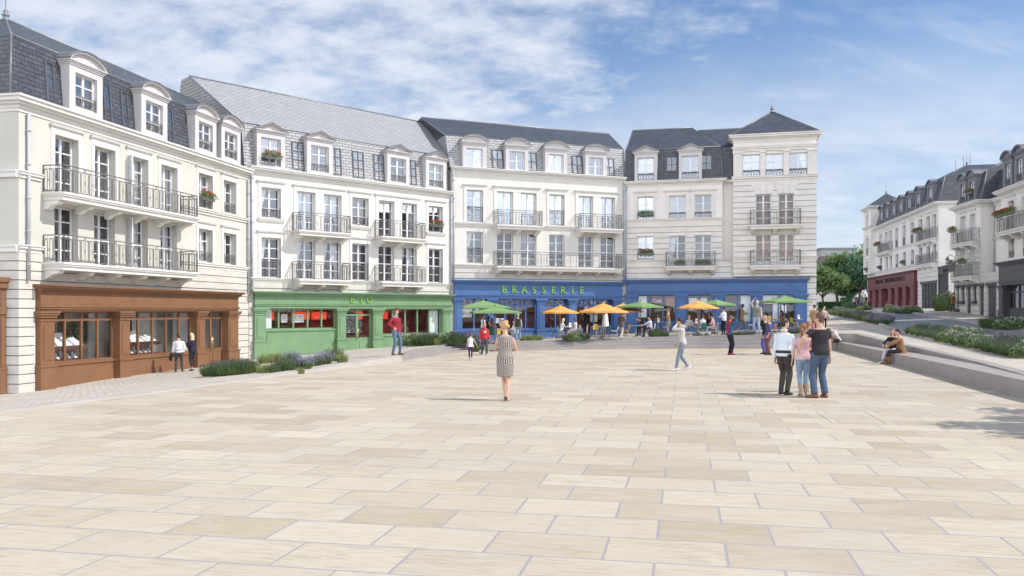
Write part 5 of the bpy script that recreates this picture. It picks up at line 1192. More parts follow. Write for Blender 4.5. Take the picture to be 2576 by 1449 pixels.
P1('blonde woman in a navy trouser suit looking at her phone beside the jewellery shop', 484, 933, 838, 68, top=NAVY, legs=(.028, .03, .05), legkind='leggings', shoes=(.09, .11, .17), hair='long', hcol=(.66, .52, .32), female=True, L='front', R='phone', nod=22, extras=('phone',), hem=-.04, feet=((-.10, -.10), (.09, .12)))
P1('smiling man in a crimson jumper and jeans, hand on hip, standing on the kerb', 996, 894, 778, 232, top=(.28, .025, .04), legs=JEAN, legkind='jeans', shoes=(.16, .085, .05), hair='quiff', hcol=(.14, .065, .03), R='hip', L='down', turn=18, extras=('collar',), feet=((-.13, .08), (.13, -.03)), fdir=(25, -15))
P1('little girl in a white top and purple leggings running towards the steps', 1184, 907, 838, 8, top=WHITE, sleeve='none', legs=(.085, .03, .10), legkind='leggings', shoes=(.5, .48, .46), hair='bun', hcol=(.17, .07, .035), female=True, R='away', L='down', lean=6, feet=((-.07, .06), (.06, -.10)), lift=(0, .02), hem=-.03)
P1('boy in a red hooded sweatshirt and grey jeans with his foot by the football', 1219, 893, 813, 190, top=(.50, .035, .05), legs=(.075, .07, .078), legkind='jeans', shoes=(.45, .42, .42), hair='short', hcol=(.45, .22, .09), L='down', R='down', nod=20, extras=('hood', 'print'), feet=((-.10, .10), (.14, -.06)), legw=1.2)
P1('blonde woman with pinned-up hair in a black and cream patterned dress, arms folded', 1271, 1007, 809, -4, topmat=M['dress'], sleeve='none', legkind='dress', shoes=(.05, .045, .04), hair='updo', hcol=(.48, .31, .14), female=True, L='fold', R='fold', turn=32, nod=18, extras=('heels',), feet=((.00, .02), (.05, -.16)), fdir=(0, -18), hem=.0)
P1('young man in a light grey hoodie walking left, hand at his face', 1716, 932, 801, 82, top=(.47, .44, .42), legs=(.20, .235, .28), legkind='jeans', shoes=(.66, .63, .63), hcol=(.045, .02, .014), L='face', R=((.26, .16, .86), (.2, -1, 0)), nod=6, lean=4, extras=('hood',), feet=((-.08, .20), (.08, -.20)), lift=(0, .045), hem=-.03, legw=.95)
P1('man in a navy jacket with a red scarf and red shoes shading his eyes', 1836, 893, 794, -78, top=(.045, .085, .15), legs=(.022, .022, .03), legkind='trousers', shoes=(.30, .02, .05), hcol=(.10, .05, .028), skin=SKIN2, R='brow', L='brow', extras=('scarf',), legw=.95, feet=((-.06, .0), (.07, .05)))
P1('young blond man in a rolled-sleeve denim shirt and brick-red trousers', 1935, 893, 797, 80, top=(.10, .095, .22), sleeve='elbow', legs=(.20, .085, .075), legkind='trousers', shoes=(.05, .045, .045), hair='quiff', hcol=(.42, .24, .08), L='pocket', R='pocket', feet=((-.08, -.02), (.08, .05)), legw=.9)
P1('bald man in a black jacket and violet-blue trousers behind the blond man', 1925, 890.5, 794, 60, top=(.022, .02, .022), legs=(.10, .10, .27), legkind='trousers', shoes=(.02, .02, .022), hair='bald', hcol=(.1, .06, .04), L='down', R='down', feet=((-.13, .02), (.11, .02)))
P1('dark-haired man in a pale blue shirt, hand in pocket, jacket tied round his waist', 1972, 993, 802, -52, top=(.66, .72, .78), legs=(.062, .054, .048), legkind='trousers', shoes=(.02, .018, .018), hcol=(.055, .028, .018), R='pocket', L='down', turn=-30, extras=('waistcoat_tied', 'collar'), feet=((-.10, .03), (.11, -.04)))
P1('girl with a long auburn ponytail in a pink tee, light jeans and tan boots', 2020, 997, 815, -8, top=(.66, .42, .44), sleeve='short', legs=JEANL, legkind='jeans', shoes=(.33, .24, .17), hair='pony', hcol=(.24, .11, .05), female=True, L='down', R=((.06, .2, 1.2), (.8, .3, -.5)), turn=-32, extras=('boots',), feet=((-.04, .0), (.09, .02)), legw=.85)
P1('tall man in a black tee and dark blue jeans with his arm round the girl', 2063, 1001, 789, 14, top=(.030, .028, .032), sleeve='short', legs=(.075, .105, .165), legkind='jeans', shoes=(.20, .075, .045), hcol=(.13, .065, .038), L=((.40, .12, 1.03), (.9, -.5, .2)), R='down', turn=30, feet=((-.13, .0), (.14, .03)), fdir=(35, -8), legw=1.3, girth=1.06)
P1('curly red-haired person in brown trousers facing out between the girl and the tall man', 2037, 986, 812, 172, top=(.10, .06, .05), legs=(.065, .05, .042), legkind='trousers', shoes=(.05, .035, .03), hair='curly', hcol=(.26, .10, .045), L='front', R='front', headtilt=10)
P1('man in a tan jacket seen from behind at the pavilion corner', 2049, 838, 768, 0, top=(.33, .21, .10), legs=(.25, .03, .035), legkind='trousers', hcol=(.08, .045, .03), L='pocket', R='pocket', extras=('coat',))
P1('smiling woman in a pale pink jumper carrying a grey coat over her arm', 2073, 832, 772, 172, top=(.58, .43, .42), legs=BLACK, legkind='leggings', hair='bun', hcol=(.42, .27, .13), female=True, L=((.20, .18, 1.05), (.8, -.6, -.2)), R='face', headtilt=-8, extras=('coatarm',))
# ---------------------------------------------------------------- café terrace: seated people, furniture, parasols
KS = .88                                              # the terrace figures and furniture share one slightly small scale
def seated(label, x, y, ytop, ang, seat, h=1.55, **k):
    """x, y: pixel of the ground point right under the hips"""
    p = G(x, y); return person(label, p, h, ang, sit=seat, voxel=.019, **k)
SE = .43 * KS
SF = ((-.11, .40), (.11, .42))
def chair_meshes():
    sh = MB(); R_ = []
    prof = [(.22, .455, .19), (.20, .44, .205), (.05, .425, .215), (-.10, .42, .21), (-.17, .44, .20), (-.21, .52, .195), (-.235, .62, .185), (-.26, .74, .165), (-.275, .83, .13)]
    for y, z, w in prof: R_.append([(w * math.cos(a) * (1 if True else 1), y + .0 - .02 * abs(math.cos(a)) ** 3 * (0 if z < .5 else -2), z + (.05 * abs(math.cos(a)) ** 4 if z < .5 else 0)) for a in [math.pi * k / 8 for k in range(9)]])
    n = 9; vs = [p for r in R_ for p in r]; fs = [(k * n + i, k * n + i + 1, (k + 1) * n + i + 1, (k + 1) * n + i) for k in range(len(R_) - 1) for i in range(n - 1)]
    sh.faces(vs, fs, 0, True); off = [(p[0] * .985, p[1] - (.0 if p[2] < .5 else .018), p[2] - (.018 if p[2] < .5 else 0)) for p in vs]; sh.faces(off, [f[::-1] for f in fs], 0, True)
    legs = []
    for sx in (-1, 1):
        for sy in (-1, 1): m = MB(); m.tube([(sx * .15, sy * .13, .43), (sx * .20, sy * .19 - .01, 0)], .011, 6); legs.append(m)
    return sh, legs
_shell, _legs = chair_meshes()
CH = {}
CHCOL = {'white': (.70, .69, .67), 'yellow': (.62, .40, .03), 'green': (.02, .13, .105)}
def chair(x, y, ang, col, label):
    if col not in CH:
        m = plain('chair_' + col, CHCOL[col], .4, .05, 4, 0); CH[col] = (_shell.mesh('seat_shell', m), [l.mesh('leg', M['pipe'] if col == 'white' else m) for l in _legs])
    p = G(x, y); r = empty('cafe_chair', p, math.radians(ang), label, 'chair', 'café chairs on the terrace')
    sh, lg = CH[col]; o = link('seat_shell', sh, r, scale=(KS,) * 3)
    for l in lg: link('leg', l, r, scale=(KS,) * 3)
    return r
def table(x, y, label, square=False, card=False):
    p = G(x, y); r = empty('cafe_table', p, 0, label, 'table', 'café tables on the terrace'); wd = plain('table_top', (.40, .36, .32), .4, .1, 5, 0)
    def tp():
        m = MB()
        if square: m.box(-.36, .36, -.36, .36, .71, .735)
        else: m.lathe([(.37, .71), (.385, .715), (.385, .73), (.375, .735)], (0, 0), 24)
        return m.mesh('table_top', wd)
    def lg(): m = MB(); m.tube([(0, 0, .03), (0, 0, .71)], .035, 10); return m.mesh('leg', M['pipe'])
    def bs(): m = MB(); m.lathe([(.24, 0), (.24, .015), (.05, .035)], (0, 0), 18); return m.mesh('base', M['iron'])
    for nm, f in (('table_top', tp), ('leg', lg), ('base', bs)): link(nm, cached(('tb', nm, square), f), r, scale=(KS,) * 3)
    if card:
        q = Vector(p) + Vector((.05, 0, .735 * KS)); m = MB(); m.prism([(-.05, 0), (.05, 0), (0, .26)], 'x', -.075, .075); 
        o = m.build('menu_card', M['white'], None, q, (0, 0, math.radians(card))); tag(o, card_label[len(cards)], 'menu card', 'menu cards on the café tables'); cards.append(o)
        m = MB(); m.prism([(-.052, .14), (-.048, .14), (-.03, .2), (-.034, .2)], 'x', -.03, .03); m.build('printed_emblem', plain('menu_red', (.35, .05, .04), .7), o)
    return r
cards = []; card_label = ['folded white menu card on the table of the couple in white', 'folded white menu card on the table at the pavilion end', 'small white menu card on the table near the café window', 'small white menu card behind the man in the grey jumper']
table(1432, 850, 'round café table between the blonde woman and the woman in white', card=15)
table(1500, 850, 'empty square café table beside the closed white parasol', True); table(1512, 846, 'empty square café table behind the yellow chair', True)
table(1600, 847, 'round café table in front of the bald man in black'); table(1655, 836, 'round café table beside the single yellow chair', card=-10)
table(1750, 841, 'round café table behind the man in the grey jumper', card=20); table(1806, 842, 'round café table beside the seated man in pink'); table(2007, 829, 'round café table at the pavilion corner with a yellow chair', card=30)
table(1250, 859.5, 'round café table under the front green parasol'); table(1940, 834, 'round café table behind the old man shading his eyes')
for a in ((1395, 852, -100, 'green', 'dark green café chair, empty, left of the blonde woman'), (1412, 851, -90, 'white', 'white café chair under the blonde woman in the white tee'), (1449, 848, 85, 'yellow', 'yellow café chair under the woman with short brown hair'),
          (1466, 846, -70, 'white', 'off-white café chair half hidden behind the woman in the black dress'), (1499, 845, 178, 'yellow', 'yellow café chair facing out behind the empty square table'), (1525, 850, 80, 'green', 'dark green café chair, empty, under the closed white parasol'),
          (1546, 850, 82, 'white', 'white café chair, empty, left of the man in the grey blazer'), (1574, 849, 95, 'yellow', 'yellow café chair partly behind the man in the grey blazer'), (1638, 847, 80, 'white', 'white café chair under the dark-haired man in maroon trousers'),
          (1621, 844, 85, 'white', 'white café chair under the bald man in black'), (1676, 839, 80, 'yellow', 'yellow café chair, empty, by the woman in the pale blue skirt'), (1646, 834, 200, 'green', 'green café chair at the table by the café window'),
          (1733, 844, 215, 'white', 'white café chair under the man in the grey jumper'), (1768, 845, 5, 'green', 'green café chair under the woman with her back turned'), (1796, 843, 75, 'white', 'white café chair under the man in the pink shirt'),
          (1890, 834, 60, 'white', 'white café chair left of the old man shading his eyes'), (1918, 829, 90, 'yellow', 'yellow café chair behind the blond man in denim'), (1998, 828, -80, 'yellow', 'yellow café chair by the pavilion corner table'),
          (1983, 828, 120, 'green', 'green café chair by the pavilion corner table'), (1203, 861.5, -85, 'white', 'white café chair left of the boy in red'), (1238, 860, 0, 'green', 'green café chair under the auburn-haired woman'),
          (1296, 856, 80, 'white', 'white café chair under the man drinking from a glass'), (1256, 857.5, 180, 'yellow', 'yellow café chair behind the table under the green parasols')): chair(*a)
GREY = (.42, .40, .40)
seated('blonde woman in a white tee leaning on the round café table', 1413, 851, 0, -88, SE, female=True, top=WHITE, sleeve='short', legs=(.04, .04, .045), legkind='skirt', hair='bob', hcol=(.70, .60, .45), L='table', R='table', lean=10, feet=SF, shoes=(.3, .2, .15))
seated('woman with short brown hair in white reading at the round café table', 1447, 848, 0, 86, SE, female=True, top=(.70, .68, .68), sleeve='short', legs=(.62, .60, .58), legkind='trousers', hair='bob', hcol=(.19, .10, .06), L='table', R='table', nod=18, feet=SF, shoes=(.4, .3, .25))
seated('bald man in a black tee bent over his knees', 1619, 844, 0, 82, SE, top=BLACK, sleeve='short', legs=(.03, .03, .03), hair='bald', skin=SKIN2, L='lap', R='lap', lean=18, hunch=25, nod=25, feet=SF)
seated('dark-haired man in a pale grey shirt and maroon trousers on a white chair', 1636, 847, 0, 80, SE, top=(.55, .55, .60), legs=(.075, .025, .04), hcol=BLK, L='knee', R='knee', lean=6, feet=SF)
seated('man in a grey jumper and jeans sitting with crossed arms', 1735, 845, 0, 205, SE, top=GREY, legs=JEAN, legkind='jeans', hcol=(.22, .10, .05), L=((.0, .22, 1.1), (1, -.1, -.9)), R=((.0, .24, 1.06), (1, -.1, -.9)), turn=30, lean=-6, feet=((-.12, .55), (.12, .60)), shoes=(.1, .07, .05))
seated('woman in a sleeveless white top on a green chair, back turned', 1768, 845, 0, 4, SE, female=True, top=(.66, .66, .68), sleeve='none', legs=(.55, .52, .5), legkind='skirt', hair='bun', hcol=(.10, .05, .03), L='table', R='chin', feet=SF)
seated('dark-haired man in a pink shirt and pale trousers leaning over his glass', 1795, 843, 0, 72, SE, top=(.60, .40, .42), sleeve='elbow', legs=(.50, .48, .46), hcol=BLK, L='drink', R='drink', lean=10, nod=18, feet=SF, shoes=(.08, .05, .04))
seated('man in a white shirt and khaki trousers drinking at the table', 1293, 856, 0, 84, SE, top=(.62, .64, .68), legs=(.30, .27, .22), hcol=(.07, .035, .02), L='drink', R='drink', nod=4, feet=SF, extras=('belt',), shoes=(.1, .08, .06))
seated('auburn-haired woman on a green chair with her back to the square', 1238, 860, 0, -6, SE, female=True, top=(.22, .09, .05), sleeve='none', legs=(.02, .10, .08), legkind='skirt', hair='long', hcol=AUB, L='table', R='table', feet=SF)
seated('black-haired woman in a black top sitting with a raised phone', 1966, 836, 0, 95, SE, h=1.65, female=True, top=BLACK, sleeve='none', legs=BLACK, legkind='shorts', hair='long', hcol=BLK, L='table', R='phone', extras=('phone',), feet=SF, skin=(.58, .29, .20))
seated('woman with dark red hair facing the man drinking at the table', 1266, 858, 0, -80, SE, female=True, top=(.10, .03, .03), legs=BLACK, hair='long', hcol=(.13, .03, .02), L='table', R='drink', feet=SF)
seated('dark-haired man in black seated beyond the blond man in denim', 1915, 836, 0, 70, SE, top=BLACK, sleeve='short', legs=BLACK, hcol=BLK, L='table', R='table', feet=SF)
seated('brown-haired woman in black half hidden beside the man in pink', 1783, 841, 0, -60, SE, female=True, top=(.03, .025, .02), legs=(.2, .17, .15), hair='long', hcol=(.12, .06, .03), L='table', R='chin', feet=SF)
seated('woman in a terracotta top at the café window table', 1655, 834, 0, 170, SE, female=True, top=(.33, .14, .09), sleeve='short', legs=(.1, .08, .08), hair='bob', hcol=(.09, .04, .025), L='table', R='table', feet=SF)
P1('man in a brown quilted body warmer and pale jeans seen from behind', 1303, 857.5, 790.5, -6, top=(.055, .042, .035), sleeve='none', sleevecol=(.42, .38, .35), legs=JEANL, legkind='jeans', shoes=(.04, .05, .09), hcol=(.50, .36, .20), extras=('vest',), feet=((-.12, .0), (.14, .06)), legw=1.05)
P1('black-haired woman in a black vest top reaching towards the table', 1226, 861, 797, -72, top=BLACK, sleeve='none', legs=(.20, .15, .12), legkind='leggings', hair='long', hcol=BLK, female=True, L=((.05, .5, 1.05), (.5, -.3, -.6)), R='front', lean=8)
P1('bearded man in a white shirt standing behind the black-haired woman', 1215, 859.5, 792.5, -60, top=(.60, .62, .68), legs=(.16, .10, .05), hcol=(.04, .02, .015), L='front', R='down')
P1('woman in a long black sleeveless dress holding her face', 1475, 853, 773.5, 152, top=BLACK, sleeve='none', legs=(.020, .024, .022), legkind='longskirt', shoes=(.30, .10, .07), hair='long', hcol=(.33, .17, .08), female=True, L='face', R='face', nod=8, feet=((-.10, .06), (.14, -.04)))
P1('man in a grey blazer, flat cap and cream trousers walking into the café', 1563, 851, 785, -48, top=(.13, .10, .115), legs=(.56, .47, .40), legkind='trousers', shoes=(.5, .47, .44), hcol=(.06, .03, .02), L='down', R='drink', extras=('coat', 'cap'), feet=((-.08, .20), (.08, -.16)), lift=(0, .03), legw=.9)
P1('woman in a strapless tan top and pale blue skirt by the café window', 1681, 838, 776, 85, top=(.36, .20, .13), sleeve='none', legs=(.22, .28, .32), legkind='skirt', hair='bun', hcol=(.20, .11, .06), female=True, L='front', R='front', extras=('strapless', 'heels'), shoes=(.05, .02, .02))
P1('man in a white shirt and black trousers seen from behind, phone in hand', 1821, 843, 774, 42, top=(.70, .66, .68), legs=BLACK, hcol=(.05, .028, .02), L='phone', R='down', turn=15, nod=15, extras=('belt',), legw=.85)
P1('man in a beige suit striding past the café with a phone', 1867, 834, 766, -84, top=(.25, .19, .13), legs=(.17, .125, .085), shoes=(.30, .23, .16), hcol=(.015, .012, .01), skin=SKIN_B, L='phone', R='front', nod=14, extras=('coat', 'phone'), feet=((-.08, .30), (.08, -.34)), lift=(0, .05), legw=.85)
P1('white-haired man in a green body warmer with an arm raised against the sun', 1904, 841.5, 757, 150, top=(.20, .22, .15), sleeve='none', sleevecol=(.55, .47, .44), legs=(.36, .40, .50), legkind='jeans', shoes=(.10, .11, .13), hair='short', hcol=(.60, .58, .55), L='down', R='up', nod=-25, extras=('vest',), legw=1.3, girth=1.08, feet=((-.14, 0), (.14, .0)))
P1('man in a pale shirt in the group by the hedge', 2149, 776, 746, 175, top=(.55, .50, .47), sleeve='short', legs=(.05, .05, .06), hcol=BR)
P1('woman in a dark dress in the group by the hedge', 2158, 776, 748, -160, top=BLACK, sleeve='none', legs=BLACK, legkind='skirt', hair='long', hcol=(.10, .04, .03), female=True)
P1('person in a grey-blue top in the group by the hedge', 2167.5, 776, 744, 120, top=(.20, .22, .28), legs=(.07, .10, .2), legkind='jeans', hair='long', hcol=(.07, .03, .02), female=True)
P1('man with a black rucksack and khaki trousers beside the bicycle', 2177, 777, 741, 8, top=(.33, .32, .16), legs=(.25, .21, .12), hcol=(.2, .12, .08), extras=('backpack',), girth=1.1)
P1('man in a brown jacket walking through the iron gate', 2398.5, 784, 737.5, 30, top=(.26, .115, .04), legs=(.07, .085, .12), legkind='jeans', hcol=(.05, .03, .02), extras=('coat',), feet=((-.08, .16), (.08, -.2)), lift=(0, .04))
# on the seating wall
def wallseat(x, y): p = G(x, y, 'D'); return p
person('man in black shorts bent forward on the end of the seating wall', Vector((16.75, 42.9, 0.0)), 1.72, 88, sit=.42, top=(.60, .58, .57), sleeve='short', legs=(.03, .027, .03), legkind='shorts', shoes=(.66, .65, .64), hcol=(.03, .02, .015), skin=SKIN2, L='lap', R='lap', lean=22, hunch=30, nod=28, feet=((-.12, .44), (.12, .50)))
person('young woman with long copper hair in black and white on the seating wall', Vector((14.75, 32.35, 0.0)), 1.72, 122, sit=.42, female=True, top=(.018, .016, .018), legs=(.62, .58, .58), legkind='leggings', shoes=(.66, .64, .63), hair='long', hcol=(.24, .075, .028), L='lap', R='knee', turn=18, feet=((-.10, .58), (.02, .64)))
person('dark-haired man in a camel coat sitting beside the copper-haired woman', Vector((14.62, 31.35, 0.0)), 1.74, 72, sit=.42, top=(.28, .15, .065), legs=(.045, .035, .035), legkind='trousers', shoes=(.20, .10, .045), hcol=BLK, L='knee', R='knee', lean=10, turn=24, extras=('coat', 'boots'), feet=((-.12, .46), (.10, .54)), legw=.8)
# ---- parasols
def parasol(x, yb, ya, yr, hw, kind, label, rot=0):
    p = G(x, yb); zt = H - (ya - HY) / FP * p.y; zr = H - (yr - HY) / FP * p.y; r = hw / FP * p.y; zt -= p.z; zr -= p.z
    root = empty('parasol', p, rot, label, 'parasol', 'open parasols over the café terrace'); n = 4 if kind == 'green' else 8
    cm = paint('parasol_' + kind, (.19, .325, .13) if kind == 'green' else (.74, .36, .10), .8) if ('pc', kind) not in _mc else _mc[('pc', kind)]; _mc[('pc', kind)] = cm
    def poly(rr, z, sub=6, sag=.0):
        out = []
        for k in range(n):
            a = 2 * math.pi * (k + .5) / n; b = 2 * math.pi * (k + 1.5) / n
            for j in range(sub): q = j / sub; x_ = rr * ((1 - q) * math.cos(a) + q * math.cos(b)); y_ = rr * ((1 - q) * math.sin(a) + q * math.sin(b)); out.append((x_, y_, z - sag * 4 * q * (1 - q) * 0 + sag * 4 * q * (1 - q)))
        return out
    R_ = r * (1.16 if n == 4 else 1.03); hh = zt - zr
    m = MB(); v = zr + hh * .72
    m.rings([poly(R_, zr - .07, 6, .0), poly(R_, zr, 6, .03), poly(R_ * .62, zr + hh * .36, 6, -.01), poly(R_ * .24, v, 6)], 0, False, False)
    o = m.build('canopy', cm, root)
    m = MB(); m.rings([poly(R_ * .36, v - .10, 6), poly(R_ * .34, v - .02, 6), poly(R_ * .12, zt - .05, 6), poly(.03, zt, 6)], 0, True, False); m.build('vent_cap', cm, o)
    pm = M['iron'] if kind == 'green' else plain('parasol_wood', (.50, .32, .17), .5, .15, 6, 0)
    m = MB(); m.tube([(0, 0, 0), (0, 0, zt + .06)], .028 if kind == 'green' else .03, 8); m.ball((0, 0, zt + .06), .045, 8, 6); m.build('pole', pm, root)
    m = MB(); m.lathe([(.30, 0), (.30, .05), (.06, .08), (.05, .28)], (0, 0), 16); m.build('base', M['iron'], root)
    hub = zr - .16
    m = MB(); m.lathe([(.06, hub - .06), (.07, hub), (.05, hub + .06)], (0, 0), 10); m.build('hub', pm, root)
    for k in range(8):
        a = 2 * math.pi * (k + .5 * (n == 8)) / 8 + (math.pi / 4 if False else 0); rr = R_ * (.98 if (n == 8 or k % 2) else .70); m = MB()
        m.tube([(.05 * math.cos(a), .05 * math.sin(a), v - .06), (rr * math.cos(a), rr * math.sin(a), zr - .03)], .016, 5); m.tube([(.05 * math.cos(a), .05 * math.sin(a), hub), (rr * .55 * math.cos(a), rr * .55 * math.sin(a), zr + hh * .30)], .014, 5); m.build('rib', pm, root)
    return root
R4 = math.radians
parasol(1216, 860.5, 755.6, 772.5, 69, 'green', 'large green parasol over the table at the left end of the blue BRASSERIE front', R4(12)); parasol(1245, 861, 771, 785, 72, 'green', 'low green parasol overlapping the larger green one on the left', R4(8))
parasol(1409, 850, 769, 786, 47.5, 'orange', 'orange parasol over the couple in white', R4(5)); parasol(1517.5, 852, 763, 784, 63, 'orange', 'widest orange parasol, beside the woman in the black dress', R4(0)); parasol(1566, 844, 764, 783, 51, 'orange', 'orange parasol above the man in the grey blazer', R4(9))
parasol(1611, 844, 758, 771.5, 50, 'green', 'green parasol over the bald man in black', R4(40)); parasol(1755.5, 843.5, 756, 774, 51, 'orange', 'orange parasol over the man in the grey jumper', R4(3)); parasol(1801, 838, 753, 766, 42, 'green', 'smallest green parasol, half behind an orange one', R4(35)); parasol(1973, 838, 745, 759, 60, 'green', 'green parasol at the right end of the café front', R4(10))
def closed_parasol():
    p = G(1523, 849); r = empty('parasol', p, 0, 'closed white parasol hanging folded under the widest orange one', 'parasol'); z0 = H - (821 - HY) / FP * p.y - p.z; z1 = H - (776 - HY) / FP * p.y - p.z
    m = MB(); n = 40
    m.rings([[((rr * (1 + .16 * math.cos(8 * a))) * math.cos(a), (rr * (1 + .16 * math.cos(8 * a))) * math.sin(a), z + (.03 * math.cos(8 * a) if z == z0 else 0)) for a in [2 * math.pi * k / n for k in range(n)]] for rr, z in ((.17, z0), (.16, z0 + .2), (.115, (z0 + z1) / 2 + .1), (.05, z1))], 0, False); m.build('canopy', M['white'], r)
    m = MB(); m.tube([(0, 0, 0), (0, 0, z1 + .1)], .026, 8); m.build('pole', plain('parasol_wood', (.50, .32, .17)), r); m = MB(); m.lathe([(.30, 0), (.30, .05), (.06, .08)], (0, 0), 16); m.build('base', M['iron'], r)
closed_parasol()
# ---- football
def football():
    t = NT('football'); v = t.n('ShaderNodeTexVoronoi'); v.inputs['Scale'].default_value = 1.0; s_ = t.obj()
    p = G(1211, 892.5); m = MB(); m.ball((0, 0, 0), .125, 24, 16); o = m.build('football', t.done((.68, .68, .68), .35), None, p + Vector((0, -.05, .125))); tag(o, 'white football with black pentagons at the boy\'s foot', 'ball')
    g = (1 + 5 ** .5) / 2; k = MB()
    for a in [Vector(q).normalized() for q in ((0, 1, g), (0, -1, g), (0, 1, -g), (0, -1, -g), (1, g, 0), (-1, g, 0), (1, -g, 0), (-1, -g, 0), (g, 0, 1), (-g, 0, 1), (g, 0, -1), (-g, 0, -1))]:
        x = a.orthogonal().normalized(); y = a.cross(x); pts = [(a * .93 + (x * math.cos(q) + y * math.sin(q)) * .36).normalized() * .1265 for q in [2 * math.pi * i / 5 for i in range(5)]]
        c = a * .1275
        for i in range(5): k.face([c, pts[i], pts[(i + 1) % 5]])
    k.build('pentagon_patch', M['black'], o)
football()
# ---- bicycle by the hall
def bicycle():
    p = G(2187, 776.5); r = empty('bicycle', p, R4(55), 'black bicycle standing by the corner of the oxblood hall', 'bicycle')
    for x in (-.52, .52):
        m = MB(); m.tube([(x + .34 * math.cos(a), 0, .34 + .34 * math.sin(a)) for a in [2 * math.pi * k / 20 for k in range(20)]], .022, 5, closed=True)
        for k in range(8): a = math.pi * k / 8; m.tube([(x + .33 * math.cos(a), 0, .34 + .33 * math.sin(a)), (x - .33 * math.cos(a), 0, .34 - .33 * math.sin(a))], .005, 4)
        m.build('wheel', M['black'], r)
    m = MB()
    for a, b in (((-.52, .34), (-.12, .32)), ((-.12, .32), (-.22, .85)), ((-.52, .34), (-.2, .75)), ((-.2, .78), (.36, .82)), ((-.12, .32), (.38, .74)), ((.52, .34), (.36, .95))): m.tube([(a[0], 0, a[1]), (b[0], 0, b[1])], .02, 6)
    m.build('frame', M['black'], r); m = MB(); m.tube([(.34, -.25, .98), (.38, 0, .96), (.34, .25, .98)], .016, 6); m.build('handlebar', M['pipe'], r); m = MB(); m.ball((-.24, 0, .9), (.13, .07, .035), 10, 6); m.build('saddle', M['black'], r)
bicycle()
# ---------------------------------------------------------------- planting
def leafmat(name, c0, c1):
    t = NT(name); o = t.obj(); n = t.noise(o, 2.5, 3, .6); r = t.n('ShaderNodeObjectInfo')
    g = t.n('ShaderNodeNewGeometry'); c = t.ramp(t.math('ADD', t.math('MULTIPLY', n, .5), t.math('MULTIPLY', g.outputs['Random Per Island'], .5)), [(.25, c0), (.75, c1)])
    tr = t.n('ShaderNodeBsdfTranslucent'); t.l(c, tr.inputs[0]); mx = t.n('ShaderNodeMixShader'); mx.inputs[0].default_value = .3
    t.done(c, .65, .25); t.l(t.b.outputs[0], mx.inputs[1]); t.l(tr.outputs[0], mx.inputs[2]); t.l(mx.outputs[0], t.o.inputs[0]); return t.m
LF = {'lav': leafmat('lavender_leaf', (.075, .13, .05), (.19, .26, .10)), 'grass': leafmat('grass_blade', (.19, .24, .075), (.36, .40, .17)), 'bush': leafmat('shrub_leaf', (.085, .14, .05), (.20, .28, .10)), 'tree': leafmat('tree_leaf', (.10, .17, .065), (.25, .35, .13)),
      'tree2': leafmat('tree_leaf_blue', (.065, .145, .09), (.17, .29, .17)), 'hedge': leafmat('hedge_leaf', (.025, .07, .025), (.06, .13, .045)), 'ger': leafmat('geranium_leaf', (.06, .14, .02), (.17, .28, .06))}
FL = {'lav': plain('lavender_spike', (.062, .055, .075), .8, .3, 20, 0), 'purple': plain('purple_flower', (.25, .225, .36), .7, .3, 20, 0), 'white': plain('white_flower', (.42, .42, .34), .7, .15, 20, 0), 'red': plain('geranium_red', (.50, .02, .03), .6, .3, 20, 0)}
def blade(mb, rg, x, y, h, lean, w, m=0):
    a = rg.uniform(0, 6.283); dx, dy = math.cos(a), math.sin(a); px_, py_ = -dy * w, dx * w
    x1, y1 = x + dx * lean * .35, y + dy * lean * .35; x2, y2 = x + dx * lean, y + dy * lean
    mb.face([(x - px_, y - py_, 0), (x + px_, y + py_, 0), (x1 + px_ * .8, y1 + py_ * .8, h * .6), (x1 - px_ * .8, y1 - py_ * .8, h * .6)], m)
    mb.face([(x1 - px_ * .8, y1 - py_ * .8, h * .6), (x1 + px_ * .8, y1 + py_ * .8, h * .6), (x2, y2, h)], m); return x2, y2
def leaf(mb, rg, c, s, m=0):
    n = Vector((rg.gauss(0, 1), rg.gauss(0, 1), rg.gauss(.3, 1))).normalized(); u = n.orthogonal().normalized(); v = n.cross(u); a = rg.uniform(0, 6.28); u, v = u * math.cos(a) + v * math.sin(a), v * math.cos(a) - u * math.sin(a)
    mb.face([c - u * s, c + v * s * .55, c + u * s, c - v * s * .55], m)
